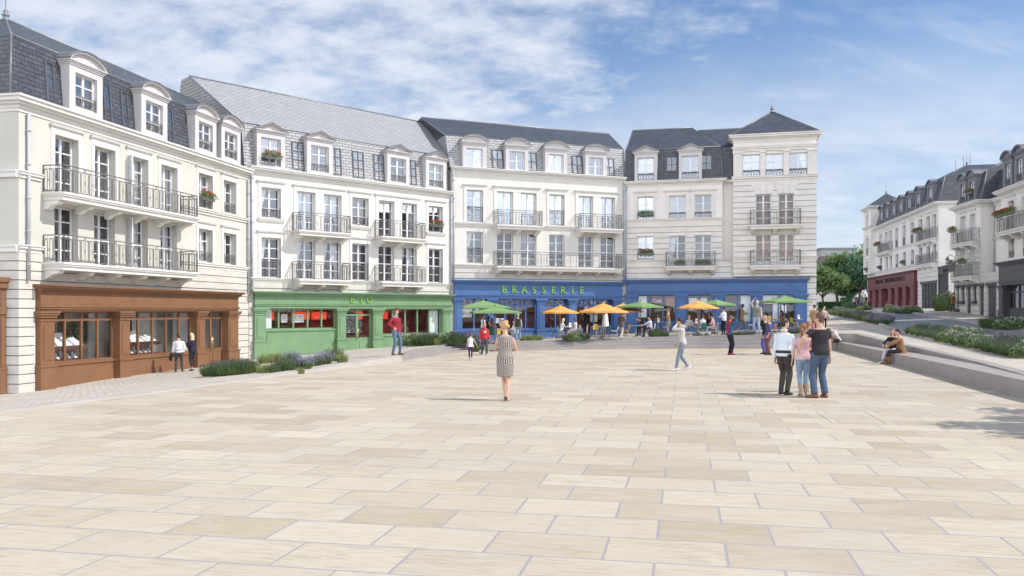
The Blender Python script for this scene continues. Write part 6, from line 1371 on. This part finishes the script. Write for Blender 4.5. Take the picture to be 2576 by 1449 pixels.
def clump(kind, seed, R=.42):
    rg = random.Random(seed); f = MB(); g = MB()
    def rp(): a = rg.uniform(0, 6.283); q = R * math.sqrt(rg.random()); return q * math.cos(a), q * math.sin(a), q / R
    if kind == 'grass':
        for _ in range(420): x, y, q = rp(); blade(f, rg, x * .6, y * .6, rg.uniform(.2, .5), rg.uniform(.08, .3), .007)
        mats = ('grass', None)
    elif kind in ('lav', 'purple'):
        pur = kind == 'purple'
        for _ in range(430 if pur else 620):
            x, y, q = rp(); h = (.46 - .12 * q * q) * rg.uniform(.62, 1.2); ln = rg.uniform(.0, .08); k = .62
            bx, by = x * k, y * k; a = math.atan2(y, x) + rg.gauss(0, .5); x2, y2 = x + ln * math.cos(a), y + ln * math.sin(a); w = .007; px_, py_ = -math.sin(a) * w, math.cos(a) * w
            mx_, my_ = bx * .35 + x2 * .65, by * .35 + y2 * .65
            f.face([(bx - px_, by - py_, 0), (bx + px_, by + py_, 0), (mx_ + px_, my_ + py_, h * .62), (mx_ - px_, my_ - py_, h * .62)]); f.face([(mx_ - px_, my_ - py_, h * .62), (mx_ + px_, my_ + py_, h * .62), (x2, y2, h)])
            for j in range(2): leaf(f, rg, Vector((bx + (x2 - bx) * .5 + rg.gauss(0, .02), by + (y2 - by) * .5 + rg.gauss(0, .02), h * rg.uniform(.25, .7))), .022)
            if rg.random() < (.30 if pur else .34):
                for j in range(4 if pur else 2): leaf(g, rg, Vector((x2 + rg.gauss(0, .010), y2 + rg.gauss(0, .010), h + .02 - .03 * j)), .024 if pur else .018)
        mats = ('lav', 'purple' if pur else 'lav')
    else:
        for _ in range(900):
            x, y, q = rp(); z = rg.uniform(.03, .5 * math.sqrt(max(.02, 1 - q * q)) + .06); leaf(f, rg, Vector((x, y, z)), rg.uniform(.025, .045))
        for _ in range(60):
            x, y, q = rp(); z = .5 * math.sqrt(max(.02, 1 - q * q)) + rg.uniform(.0, .09)
            for j in range(7): leaf(g, rg, Vector((x * .97 + rg.gauss(0, .02), y * .97 + rg.gauss(0, .02), z + rg.gauss(0, .012))), .02)
        mats = ('bush', 'white')
    return f.mesh('foliage', LF[mats[0]]), (g.mesh('flowers', FL[mats[1]]) if mats[1] else None)
CL = {}
NMK = {'lav': 'lavender_bush', 'grass': 'ornamental_grass', 'purple': 'purple_flower_bush', 'white': 'white_flower_bush'}
DESC = {'lav': 'dark green lavender bush', 'grass': 'pale green grass tuft', 'purple': 'purple flowering bush', 'white': 'white flowering bush'}
prg = random.Random(21)
def plant(kind, x, y, hpx, where, wide=1.0, p=None):
    if kind not in CL: CL[kind] = [clump(kind, 3 * len(CL) + k) for k in range(3)]
    p = p or G(x, y); h = hpx / FP * p.y; s = h / .46; f, g = CL[kind][prg.randrange(3)]
    r = empty(NMK[kind], p, prg.uniform(0, 6.28), DESC[kind] + ' ' + where, 'plant', DESC[kind] + ' ' + where); sc = (s * wide, s * wide, s)
    link('foliage', f, r, scale=sc)
    if g: link('flowers', g, r, scale=sc)
def bed(items, where):
    for it in items: plant(*it[:4], where, *(it[4:]))
W1 = 'in the bed on the kerb below the jewellery door'; 
bed([('lav', 526, 946, 28, 1.0), ('lav', 546, 946, 34, 1.0), ('lav', 568, 945, 36, 1.0), ('lav', 590, 943, 36, 1.0), ('lav', 610, 941, 34, 1.0), ('lav', 628, 938, 32, 1.0), ('lav', 556, 938, 30, 1.0), ('lav', 600, 935, 32, 1.0)], 'between the brown and green shops')
bed([('grass', 660, 938, 24), ('grass', 670, 914, 26, 1.3), ('grass', 700, 910, 24, 1.3), ('lav', 704, 934, 26), ('lav', 722, 933, 30), ('lav', 690, 937, 22), ('purple', 744, 930, 26, .9), ('purple', 768, 928, 28, .9), ('grass', 756, 935, 18), ('purple', 794, 920, 27, .9), ('purple', 816, 916, 30, .9), ('lav', 842, 908, 30, .9), ('grass', 861, 911, 24), ('purple', 734, 916, 30, .9)], 'before the green BIO shop')
bed([('white', 1022, 872, 26), ('white', 1040, 871, 27), ('lav', 1058, 870, 30), ('lav', 1076, 869, 30), ('lav', 1090, 868, 27), ('grass', 1103, 868, 18), ('white', 1120, 866.5, 26), ('white', 1138, 865.5, 27), ('lav', 1152, 865, 28), ('purple', 1166, 864, 26), ('purple', 1184, 863.5, 26), ('purple', 1198, 863, 22)], 'by the right end of the BIO shop')
bed([('grass', 1318, 857, 15, 1.3), ('grass', 1336, 857, 17, 1.3), ('grass', 1354, 856.5, 15, 1.3), ('purple', 1428, 855, 17, 1.2), ('white', 1442, 855, 18, 1.2), ('white', 1458, 854, 17, 1.2), ('purple', 1470, 853.5, 17, 1.2)], 'above the steps before the brasserie')
bed([('lav', 1650, 847, 19), ('lav', 1660, 846.5, 20), ('purple', 1671, 846.5, 15), ('lav', 1642, 847, 15), ('grass', 1848, 843, 10), ('purple', 1862, 843, 11, 1.3), ('purple', 1876, 842.5, 11, 1.3), ('purple', 1890, 842, 11, 1.3), ('purple', 1982, 840, 16, 1.2), ('purple', 1996, 839.5, 16, 1.2), ('white', 2008, 839, 15, 1.2), ('purple', 1972, 840.5, 14, 1.2)], 'above the steps before the café')
rb = []
for k in range(17):
    q = k / 16; x = 2092 + (2222 - 2092) * q; y0 = 790 + 26 * q
    for j, dy in ((0, 0), (1, -7)):
        kd = prg.choice(['white', 'white', 'white', 'lav', 'grass'] if q < .45 else ['purple', 'purple', 'lav', 'grass', 'lav']); rb.append((kd, x + 10 * j + prg.uniform(-3, 3), y0 + dy + 2 * j, 12 + 7 * q, 1.25))
bed(rb, 'in the far bed left of the street')
rb = []
for k in range(20):
    q = k / 19; x = 2298 + (2580 - 2298) * q; y0 = 843 + 58 * q
    for j, dy in ((0, 0), (1, -9 - 5 * q)):
        kd = prg.choice(['grass', 'lav'] if q < .08 else ['lav', 'lav', 'white'] if q < .28 else ['white', 'white', 'white', 'lav'] if q < .6 else ['purple', 'lav', 'lav', 'white'] if q < .8 else ['white', 'lav', 'lav'])
        rb.append((kd, x + 12 * j + prg.uniform(-4, 4), y0 + dy, 21 + 16 * q, 1.15))
rb += [('purple', 2440, 868, 28, 1.2), ('purple', 2462, 872, 30, 1.2), ('grass', 2292, 841, 20, 1.1), ('grass', 2304, 845, 20, 1.1)]
bed(rb, 'in the long bed beyond the seating wall')
bed([('white', 2238, 786, 16, 1.3), ('white', 2250, 787, 16, 1.3), ('purple', 2264, 787.5, 15, 1.3), ('purple', 2274, 788, 14, 1.3), ('white', 2284, 788, 16, 1.3), ('white', 2296, 788, 17, 1.3), ('white', 2304, 788, 15, 1.3)], 'in the small bed before the oxblood hall')
bed([('lav', 2140, 780, 13, 1.4), ('lav', 2150, 780, 13, 1.4), ('lav', 2160, 780.5, 13, 1.4), ('lav', 2171, 780.5, 12, 1.4), ('lav', 2181, 780.5, 12, 1.4), ('grass', 2166, 781, 11, 1.4), ('lav', 2062, 786, 10, 1.5), ('lav', 2076, 787, 10, 1.5), ('lav', 2090, 787, 9, 1.5), ('lav', 2104, 787, 8, 1.5)], 'in the bed near the bicycle')
bed([('lav', 2490, 824, 26, 1.2), ('lav', 2505, 826, 28, 1.3), ('lav', 2520, 823, 30, 1.2), ('white', 2532, 828, 24, 1.2), ('white', 2548, 829, 26, 1.2), ('white', 2564, 829, 26, 1.2), ('lav', 2572, 825, 28, 1.2), ('white', 2516, 829, 20, 1.1)], 'in the bed before the charcoal shopfront')
# ---- window boxes
def box_meshes(w, seed, red):
    rg = random.Random(seed); f = MB(); g = MB()
    for _ in range(int(520 * w)):
        a, t_ = rg.uniform(-1, 1), rg.uniform(0, math.pi); rr = .24 * math.sqrt(rg.random()) + .02; leaf(f, rg, Vector((a * w / 2, rr * math.cos(t_) - .02, .14 + rr * math.sin(t_) * 1.1 - .07 * rg.random())), .035)
    if red:
        for _ in range(int(46 * w)):
            x, t_ = rg.uniform(-1, 1) * w / 2, rg.uniform(.2, 2.9); c = Vector((x, .22 * math.cos(t_) - .04, .16 + .26 * math.sin(t_)))
            for j in range(8): leaf(g, rg, c + Vector((rg.gauss(0, .022), rg.gauss(0, .022), rg.gauss(0, .02))), .026)
    b = MB(); b.box(-w / 2, w / 2, -.09, .09, 0, .15); return b.mesh('planter', M['iron']), f.mesh('foliage', LF['ger']), g.mesh('flowers', FL['red']) if red else None
BX = {}
def flowerbox(F, u, z, y, label, w=.9, red=True):
    k = (round(w, 1), red)
    if k not in BX: BX[k] = box_meshes(w, len(BX), red)
    X, Y = F.world(u, y); r = empty('flower_box', (X, Y, z), F.ang, label, 'flower box', 'flower boxes on the facades'); b, f, g = BX[k]; link('planter', b, r); link('foliage', f, r)
    if g: link('flowers', g, r)
flowerbox(F1, 10.8, 6.98, -.12, 'red geraniums at an upper window of the cream building with the brown shop'); flowerbox(F2, 1.25, 9.68, -.10, 'red geraniums in the leftmost triangular dormer of the BIO building'); flowerbox(F2, 11.84, 7.0, -.12, 'red geraniums at the right-hand upper window of the BIO building')
flowerbox(F4, 1.35, 8.22, -.12, 'green plants without red flowers at an upper café-building window', .9, False); flowerbox(F4, 1.35, 5.66, -.12, 'red geraniums at the lower window of the café building')
flowerbox(F4, 3.55, 4.95, -.35, 'low green plants on the left of the café building balcony', .6, False); flowerbox(F4, 5.0, 4.95, -.35, 'low green plants on the right of the café building balcony', .9, False)
flowerbox(FW, 8.3, 10.0, -.62, 'red flowers on the far upper balcony of the oxblood hall', 2.4); flowerbox(FW, 25.6, 10.05, -.62, 'red flowers on the near upper balcony of the oxblood hall', 2.6); flowerbox(FW, 7.4, 7.2, -.14, 'red flowers at the far lower window of the hall', 1.1); flowerbox(FW, 18.2, 7.2, -.14, 'red flowers at the middle lower window of the hall', 1.1); flowerbox(FW, 2.3, 7.2, -.64, 'red flowers at the turret window of the hall', 1.0)
flowerbox(FR, 1.1, 7.95, -.66, 'red flowers on the upper balcony of the house by the gate', 1.0); flowerbox(FR, .9, 5.5, -.66, 'green plants at the left of the lower balcony of the house by the gate', .9, False); flowerbox(FR, 2.9, 5.5, -.66, 'green plants at the right of the lower balcony of the house by the gate', .9, False); flowerbox(FR, 2.75, 10.6, -.1, 'red flowers in the dormer of the house by the gate', .8); flowerbox(FB, 2.0, 7.9, -.75, 'long red flower box on the balcony at the right edge', 1.6); flowerbox(FB, 3.4, 7.9, -.75, 'second red flower box on the balcony at the right edge', 1.6)
# ---- trees
bark = plain('bark', (.10, .075, .055), .95, .3, 3, .6, 12)
def tree_meshes(seed, h, rx, z0, mat, n=2600, ls=.16):
    rg = random.Random(seed); t_ = MB(); f = MB(); tips = []
    def grow(p, d, ln, r, lv):
        q = p + d * ln; m = p.lerp(q, .5) + Vector((rg.gauss(0, .05), rg.gauss(0, .05), 0)) * ln; t_.tube([p, m, q], [r, r * .82, r * .62], 6 if lv < 2 else 4)
        if lv >= 3: tips.append(q); return
        if lv >= 1: tips.append(q)
        for k in range(4 if lv == 0 else 3):
            a = rg.uniform(0, 6.28); dv = (d * rg.uniform(.6, 1.) + Vector((math.cos(a), math.sin(a), rg.uniform(-.1, .35))) * rg.uniform(.55, .95)); dv.x *= rx; dv.y *= rx; grow(q if k else m.lerp(q, .8), dv.normalized(), ln * rg.uniform(.62, .85), r * .58, lv + 1)
        if lv < 2: grow(q, (d + Vector((rg.gauss(0, .12), rg.gauss(0, .12), .1))).normalized(), ln * .8, r * .6, lv + 1)
    grow(Vector((0, 0, -.3)), Vector((0, 0, 1)), z0, h * .022, 0)
    per = max(6, n // max(1, len(tips)))
    for c in tips:
        R_ = rg.uniform(.06, .12) * h
        for _ in range(per):
            v = Vector((rg.gauss(0, 1), rg.gauss(0, 1), rg.gauss(0, .75))); v = v.normalized() * R_ * rg.random() ** .45; leaf(f, rg, c + v, ls * rg.uniform(.7, 1.2))
    zmax = max(v[2] for v in f.v); k = h / zmax
    f.v = [tuple(c * k for c in v) for v in f.v]; t_.v = [tuple(c * k for c in v) for v in t_.v]
    return t_.mesh('trunk', bark), f.mesh('crown', mat)
def tree(x, yb, ytop, Y, seed, rx, z0, mat, label, n=2600, ls=.16, p=None, hgt=None):
    p = p or Vector((SX(x, Y), Y, gz(SX(x, Y), Y))); h = hgt or H - (ytop - HY) / FP * Y - p.z; a, b = tree_meshes(seed, h, rx, z0, mat, n, ls); r = empty('tree', p, seed * 1.3, label, 'tree', 'trees at the end of the street')
    link('trunk', a, r); link('crown', b, r)
tree(2104, 775, 628, 128, 3, 1.35, 2.2, LF['tree'], 'large broad tree before the flat-roofed brick block', 8500, .22); tree(2163, 775, 636, 126, 5, 1.25, 2.4, LF['tree2'], 'blue-green tree against the turret of the hall', 6500, .22)
tree(2068, 775, 664, 122, 8, 1.2, 1.8, LF['tree'], 'smaller tree beside the café pavilion', 4600, .2); tree(2136, 776, 680, 134, 11, 1.3, 1.6, LF['tree2'], 'low dark tree between the two big trees', 4200, .22); tree(2186, 775, 612, 130, 13, 1.1, 2.6, LF['tree'], 'tall tree rising behind the hall turret', 5200, .22)
tree(2050, 776, 668, 134, 17, 1.2, 2., LF['tree2'], 'dark tree half hidden by the café pavilion', 3600, .22)
tree(0, 0, 0, 0, 23, 1.0, 2.6, LF['tree'], 'young tree on the pavement right of the seating wall, shading the slabs', 7000, .15, Vector((15.5, 13.9, gz(15.5, 13.9))), 6.6)
# ---- hedges, low wall and fence at the end of the street
def hedge(x0, x1, Y0, Y1, ytop, depth, label, mat='hedge', seed=1):
    rg = random.Random(seed); a = Vector((SX(x0, Y0), Y0)); b = Vector((SX(x1, Y1), Y1)); d = (b - a); ln = d.length; z = gz(a.x, a.y) - .1; h = H - (ytop - HY) / FP * (Y0 + Y1) / 2 - z
    r = MB(); r.box(.08, ln - .08, .08, depth - .08, 0, h - .08, 1)
    for _ in range(int(ln * 260)):
        u = rg.uniform(0, ln)
        if rg.random() < .7: c = Vector((u, rg.uniform(-.03, .09), rg.uniform(0, h)))
        else: c = Vector((u, rg.uniform(0, depth), h + rg.uniform(-.08, .05)))
        leaf(r, rg, c, .12)
    o = r.build('hedge', [LF[mat], LF[mat]], None, (a.x, a.y, z), (0, 0, math.atan2(d.y, d.x))); tag(o, label, 'hedge')
hedge(2056, 2117, 116, 112, 760, 1.5, 'dark clipped hedge at the far end of the street'); hedge(2119, 2183, 124, 124, 749, 1.2, 'bright green hedge behind the group by the bicycle', 'tree2', 4)
def lowwall():
    a = Vector((SX(2116, 118), 118)); b = Vector((SX(2180, 117), 117)); d = b - a; m = MB(); m.box(0, d.length, 0, .35, 0, .55); m.box(-.03, d.length + .03, -.04, .39, .55, .63)
    t = NT('low_wall_brick'); o = t.obj(); bk = t.n('ShaderNodeTexBrick'); t.l(o, bk.inputs[0]); bk.inputs['Scale'].default_value = 1; bk.inputs['Brick Width'].default_value = .3; bk.inputs['Row Height'].default_value = .1
    bk.inputs['Color1'].default_value = (.12, .09, .08, 1); bk.inputs['Color2'].default_value = (.17, .12, .10, 1); bk.inputs['Mortar'].default_value = (.16, .14, .13, 1)
    tag(m.build('low_wall', t.done(bk.outputs[0], .9), None, (a.x, a.y, gz(a.x, a.y) - .05), (0, 0, math.atan2(d.y, d.x))), 'low dark brick wall below the bright green hedge', 'wall')
lowwall()
def pale_wall():
    a = Vector((SX(2050, 145), 145)); b = Vector((SX(2175, 142), 142)); d = b - a; m = MB(); m.box(0, d.length, 0, .4, 0, 3.6); tag(m.build('garden_wall', M['stucco_pale'], None, (a.x, a.y, 1.8), (0, 0, math.atan2(d.y, d.x))), 'pale grey garden wall seen below the tree crowns', 'wall')
pale_wall()
# ---- iron gate
def gate():
    a = Vector((SX(2364, 73), 73)); b = Vector((SX(2405, 66), 66)); d = b - a; ln = d.length; z = gz((a.x + b.x) / 2, 69); r = empty('iron_gate', (a.x, a.y, z), math.atan2(d.y, d.x), 'tall black iron gate with a lettered beam beside the white stone house', 'gate'); hh = 3.55
    for x in (0, ln): m = MB(); m.box(x - .12, x + .12, -.12, .12, 0, hh + .2); m.build('post', M['char'], r)
    m = MB(); m.box(-.2, ln + .1, -.08, .08, hh - .5, hh); m.box(-.3, ln + .2, -.16, .16, hh, hh + .15); m.build('beam', M['char'], r)
    m = MB(); x0, x1 = .1, ln * .55
    for z_ in (.1, 1.1, hh - .55): m.box(x0, x1, -.02, .02, z_ - .03, z_ + .03)
    n = int((x1 - x0) / .14)
    for i in range(n + 1): x = x0 + (x1 - x0) * i / n; m.tube([(x, 0, .05), (x, 0, hh - .5)], .02, 4)
    m.build('gate_leaf', M['char'], r)
    t_ = text_mesh('Quartier de', .34, .04); t_.build('sign_lettering', M['black'], r, (ln * .45, -.11, hh - .4))
    m = MB(); m.tube([(ln - .2, 0, hh + .1), (ln - .2, -.1, hh + .6), (ln - .4, -.3, hh + .8), (ln - .7, -.5, hh + .65)], .03, 6); m.lathe([(.16, hh + .35), (.1, hh + .62), (.03, hh + .66)], (ln - .7, -.5), 10); m.build('lantern', M['iron'], r)
gate()
bed([('lav', 2372, 782, 45, .7), ('white', 2384, 781, 40, .7), ('lav', 2394, 780, 34, .7)], 'climbing behind the iron gate')

# bushes of one kind in one bed are told apart by their order in the bed
def number_beds():
    by = {}
    for o in list(COL.objects):
        if o.parent is None and o.get('category') == 'plant': by.setdefault(o['label'], []).append(o)
    W_ = 'first second third fourth fifth sixth seventh eighth ninth tenth eleventh twelfth thirteenth fourteenth fifteenth sixteenth seventeenth eighteenth nineteenth twentieth'.split()
    for lb, v in by.items():
        if len(v) < 2: continue
        v.sort(key=lambda o: o.location.x / o.location.y); n = len(v)
        for i, o in enumerate(v):
            e = 'leftmost' if i == 0 else 'rightmost' if i == n - 1 else W_[i] + ' from left' if i < (n + 1) // 2 or n - 1 - i >= 20 else W_[n - 1 - i] + ' from right'
            o['label'] = lb + ', ' + e
number_beds()

# ---- access cover let into the slabs
def cover():
    q = [G(2050, 1033.5), G(2174.5, 1036.6), G(2231, 1066), G(2092, 1063.5)]; m = MB(); w = .004
    for a, b in zip(q, q[1:] + q[:1]):
        d = (b - a); d.z = 0; n = Vector((-d.y, d.x, 0)).normalized() * w; m.face([(a.x - n.x, a.y - n.y, .004), (b.x - n.x, b.y - n.y, .004), (b.x + n.x, b.y + n.y, .004), (a.x + n.x, a.y + n.y, .004)][::1])
    tag(m.build('access_cover', M['joint']), 'large flush access cover, its thin dark outline cut across the slabs', 'cover')
cover()
# ---------------------------------------------------------------- what stands and hangs behind the shop windows
def inshop(F, mb, name, mats, u, y, z, label, cat, group=None, rot=0):
    X, Y = F.world(u, y); return tag(mb.build(name, mats, None, (X, Y, z), (0, 0, F.ang + rot)), label, cat, group)
def counter(u, w, label):
    X, Y = F1.world(u, .62); r = empty('display_counter', (X, Y, -.45), F1.ang, label, 'display counter', 'jewellery counters behind the brown shop windows')
    wd = plain('mahogany', (.12, .03, .022), .35, .2, 4, 0); m = MB(); m.box(-w / 2, w / 2, -.3, .35, 1.08, 1.22); m.box(-w / 2, w / 2, .2, .35, 0, 1.08); m.box(-w / 2, w / 2, -.3, .35, .70, .76); m.box(-w / 2 + .05, w / 2 - .05, -.28, -.24, 0, .4); m.build('counter_top', wd, r)
    rg = random.Random(int(u * 10)); m = MB(); n = int(w / .16)
    for k in range(n):
        x = -w / 2 + .1 + (w - .2) * k / n; h = rg.uniform(.18, .38); m.prism([(-.22, 1.22), (.16, 1.22), (.16, 1.22 + h), (.1, 1.22 + h)], 'x', x, x + .15); m.ball((x + .06, -.12, 1.27), (.045, .03, .05), 8, 5)
        if k % 2: m.prism([(-.1, .76), (.1, .76), (.08, .76 + h * .7)], 'x', x, x + .12)
    m.build('jewellery_stand', M['white'], r)
    for x in ((-.25 * w), (.05 * w)):
        m = MB(); m.prism([(x - .26, 1.3), (x + .26, 1.3), (x + .26, 1.6), (x + .12, 1.68), (x - .12, 1.68), (x - .26, 1.6)], 'y', .14, .16); o = m.build('name_card', M['white'], r)
        text_mesh('Jewellery', .12, .004, 1., .35).build('lettering', M['black'], o, (x, .13, 1.45))
counter(2.55, 2.1, 'mahogany counter of white jewellery stands behind the left-hand brown shop window'); counter(6.75, 2.4, 'mahogany counter of white jewellery stands behind the wider brown shop window')
def portrait(u, z, w, h, label, F=F1, y=1.25, cols=((.02, .02, .028), (.45, .30, .24))):
    m = MB(); m.box(-w / 2, w / 2, 0, .03, 0, h); m.box(-w / 2 - .03, w / 2 + .03, .005, .04, -.03, h + .03, 2)
    for cx, cz, rx, rz in ((.05, .62, .17, .2), (-.1, .35, .24, .14), (.18, .28, .1, .2)): m.prism([(w * cx + w * rx * math.cos(a), h * cz + h * rz * math.sin(a)) for a in [2 * math.pi * k / 14 for k in range(14)]], 'y', -.004, 0, 1)
    inshop(F, m, 'poster', [plain('poster_dark', cols[0], .5, .2, 2, 0), plain('poster_flesh', cols[1], .5, .3, 5, 0), M['white']], u, y, z, label, 'poster', 'posters inside the shop windows')
portrait(1.75, .95, 1.0, 1.15, 'dark portrait poster at the far left inside the brown shop'); portrait(3.0, .95, 1.0, 1.15, 'dark portrait poster in the second pane of the brown shop'); portrait(6.9, .9, 1.0, 1.15, 'tall dark portrait poster in the wider brown shop window')
m = MB(); m.box(-.55, .55, 0, .3, 0, 1.9)
t = NT('bottle_shelf'); o = t.obj(); vv = t.n('ShaderNodeTexBrick'); mp = t.n('ShaderNodeMapping'); mp.inputs['Rotation'].default_value = (R4(90), 0, 0); t.l(o, mp.inputs[0]); t.l(mp.outputs[0], vv.inputs[0])
for k, v in (('Scale', 1), ('Brick Width', .09), ('Row Height', .16), ('Mortar Size', .014)): vv.inputs[k].default_value = v
vv.inputs['Color1'].default_value = (.03, .05, .02, 1); vv.inputs['Color2'].default_value = (.35, .28, .12, 1); vv.inputs['Mortar'].default_value = (.03, .02, .015, 1); M['shelfstock'] = t.done(vv.outputs[0], .5)
inshop(F1, m, 'shelf_unit', M['shelfstock'], 3.75, 1.2, -.3, 'tall dark shelf of small bottles behind the brown shop window', 'shelf')
# green shop: red drum lamps, stocked shelves, white roller blinds, lettered board
rl = plain('lamp_shade_red', (.62, .06, .035), .7, .06, 4, 0); rl_lit = plain('lamp_shade_lit', (.62, .06, .035), .7, .06, 4, 0); rl_lit.node_tree.nodes['Principled BSDF'].inputs['Emission Color'].default_value = (.9, .07, .03, 1); rl_lit.node_tree.nodes['Principled BSDF'].inputs['Emission Strength'].default_value = .55
for i, (u, w) in enumerate(((1.55, .5), (3.4, .95), (4.5, .8), (8.6, .7), (7.0, .5))):
    m = MB(); m.lathe([(w * .5, 0), (w * .5, .42)], (0, 0), 24); m.tube([(0, 0, .42), (0, 0, .75)], .01, 4)
    X, Y = F2.world(u, .9); o = m.build('pendant_lamp', rl_lit, None, (X, Y, 1.55)); tag(o, ['small red drum lamp at the left pane of the green shop', 'wide red drum lamp in the fourth pane of the green shop', 'red drum lamp in the fifth pane of the green shop', 'red drum lamp in the right-hand green shop window', 'red drum lamp behind the green shop door'][i], 'lamp', 'red pendant lamps in the green shop')
m = MB(); m.box(-.9, .9, 0, .35, 0, 2.2); inshop(F2, m, 'shelf_unit', M['shelfstock'], 2.4, 1.8, .0, 'stocked dark shelf behind the middle panes of the green shop', 'shelf')
for u, w, z, lb in ((1.14, .46, 1.06, 'plain white blind at the left edge of the green shop window'), (11.85, .75, .70, 'plain white blind at the right end of the green shop window')): m = MB(); m.box(-w / 2, w / 2, 0, .02, 0, 2.1 - z); inshop(F2, m, 'window_blind', M['white'], u, .28, z, lb, 'blind')
for k, u in enumerate((2.15, 2.75, 3.1)): m = MB(); m.box(-.18, .18, 0, .012, 0, .42); o = inshop(F2, m, 'notice', M['white'], u, .4, 1.42, ['white notice with two lines in the second green shop pane', 'left of the two white menu sheets in the third green shop pane', 'right of the two white menu sheets in the third green shop pane'][k], 'notice'); m = MB(); m.box(-.12, .12, -.004, 0, .28, .31); m.box(-.12, .08, -.004, 0, .20, .23); m.build('printed_line', rl, o)
m = MB(); m.box(-.8, .8, 0, .03, 0, 1.15); o = inshop(F2, m, 'word_board', plain('board_black', (.012, .012, .013), .6), 6.4, .75, .75, 'black board covered with rows of pale words behind the green shop door', 'board'); rg = random.Random(4); m = MB()
for j in range(14):
    x = -.75
    while x < .7: w = rg.uniform(.04, .16); m.box(x, min(.76, x + w), -.004, 0, .06 + j * .077, .06 + j * .077 + rg.uniform(.02, .05)); x += w + .03
m.build('printed_word', M['white'], o)
# brasserie: posters and tables inside
def foodposter(u, z, w, h, label, top=(.45, .09, .03)):
    X, Y = F3.world(u, .32); m = MB(); m.box(-w / 2, w / 2, 0, .02, 0, h); o = tag(m.build('poster', plain('poster_cream', (.62, .58, .46), .7), None, (X, Y, z), (0, 0, F3.ang)), label, 'poster', 'posters in the brasserie windows')
    m = MB(); m.box(-w / 2 + .01, w / 2 - .01, -.004, 0, h * .66, h - .01); m.build('printed_band', plain('poster_red' + str(top), top, .7, .3, 6), o)
    m = MB()
    for cx, cz, rx, rz in ((-.12, .55, .30, .09), (.2, .50, .22, .08)): m.prism([(w * cx + w * rx * math.cos(a), h * cz + h * rz * math.sin(a)) for a in [2 * math.pi * k / 14 for k in range(14)]], 'y', -.008, -.003)
    m.build('printed_food', plain('poster_bun', (.42, .20, .05), .7, .4, 14), o); return o
o = foodposter(1.02, 1.62, .72, 1.1, 'red and cream burger poster in the first brasserie window')
m = MB(); m.box(-.30, -.13, -.006, 0, .14, .30); m.build('logo', plain('logo_blue', (.04, .09, .25), .6), o); text_mesh('f', .14, .006).build('lettering', M['white'], o, (-.2, -.009, .15)); text_mesh('Facebook', .075, .004).build('lettering', M['pipe'], o, (.10, -.005, .18))
foodposter(1.9, 1.95, .5, .75, 'framed food poster in the second pane of the brasserie', (.25, .18, .03)); foodposter(9.75, 1.3, .5, 1.0, 'pale menu poster behind the closed white parasol', (.5, .46, .4))
for k, u in enumerate((3.05, 3.4, 9.7, 10.5)): m = MB(); m.box(-.15, .15, 0, .012, 0, .32); inshop(F3, m, 'notice', M['white'], u, .3, 1.25 if k < 2 else 2.4, ['left white notice low in the second brasserie window', 'right white notice low in the second brasserie window', 'left white notice high in the right brasserie window', 'right white notice high in the right brasserie window'][k], 'notice')
# café: red sign with its word, pale blinds, a counter
m = MB(); m.box(-.48, .48, 0, .03, 0, .55); o = inshop(F4, m, 'cafe_sign', plain('cafe_red', (.16, .025, .02), .6), 2.05, .32, 2.42, 'dark red hanging sign with the white word Café', 'sign'); text_mesh('Café', .24, .006).build('lettering', M['white'], o, (.05, -.006, .16))
foodpx = ((2.95, .55, 2.35, .6),)
m = MB(); m.box(-.3, .3, 0, .02, 0, .55); inshop(F4, m, 'poster', plain('poster_orange', (.40, .16, .06), .7, .5, 7), 2.95, .32, 2.35, 'orange picture poster right of the Café sign', 'poster')
for u, w, z0, h, lb in ((1.12, .55, 1.6, 1.4, 'pale blind at the left of the first café window'), (4.35, .5, 2.1, .75, 'white panel at the top left of the second café window'), (5.0, .5, 2.1, .75, 'white panel at the top right of the second café window'), (7.65, .62, 1.32, 1.7, 'tall white blind beside the man in the beige suit'), (8.95, .62, 2.45, .58, 'short white blind at the left of the last café window'), (9.5, .42, 1.32, 1.7, 'tall white blind in the middle of the last café window'), (9.98, .3, 1.9, 1.1, 'narrow white blind in the last café window')):
    m = MB(); m.box(-w / 2, w / 2, 0, .02, 0, h); inshop(F4, m, 'window_blind', M['white'], u, .3, z0, lb, 'blind')
m = MB(); m.box(-.9, .9, 0, .6, 0, 1.05); m.box(-.5, -.1, .1, .5, 1.05, 1.45); m.box(.1, .5, .1, .4, 1.05, 1.3); inshop(F4, m, 'bar_counter', M['pipe'], 9.0, 1.2, .6, 'grey counter with two machines inside the café', 'counter')

for u, w, lb in ((2.95, 3.2, 'cream backdrop added to brighten the left-hand brown shop window'), (7.6, 4.3, 'cream backdrop added to brighten the wider brown shop window'), (11.4, 1.8, 'cream backdrop added to brighten the brown shop doorway')):  # pale panels added inside to brighten the dark shop interior
    m = MB(); m.box(-w / 2, w / 2, 0, .05, 0, 2.2); inshop(F1, m, 'added_backdrop', M['int_cream'], u, 1.75 if u < 10 else 1.4, -.2, lb, 'backdrop')
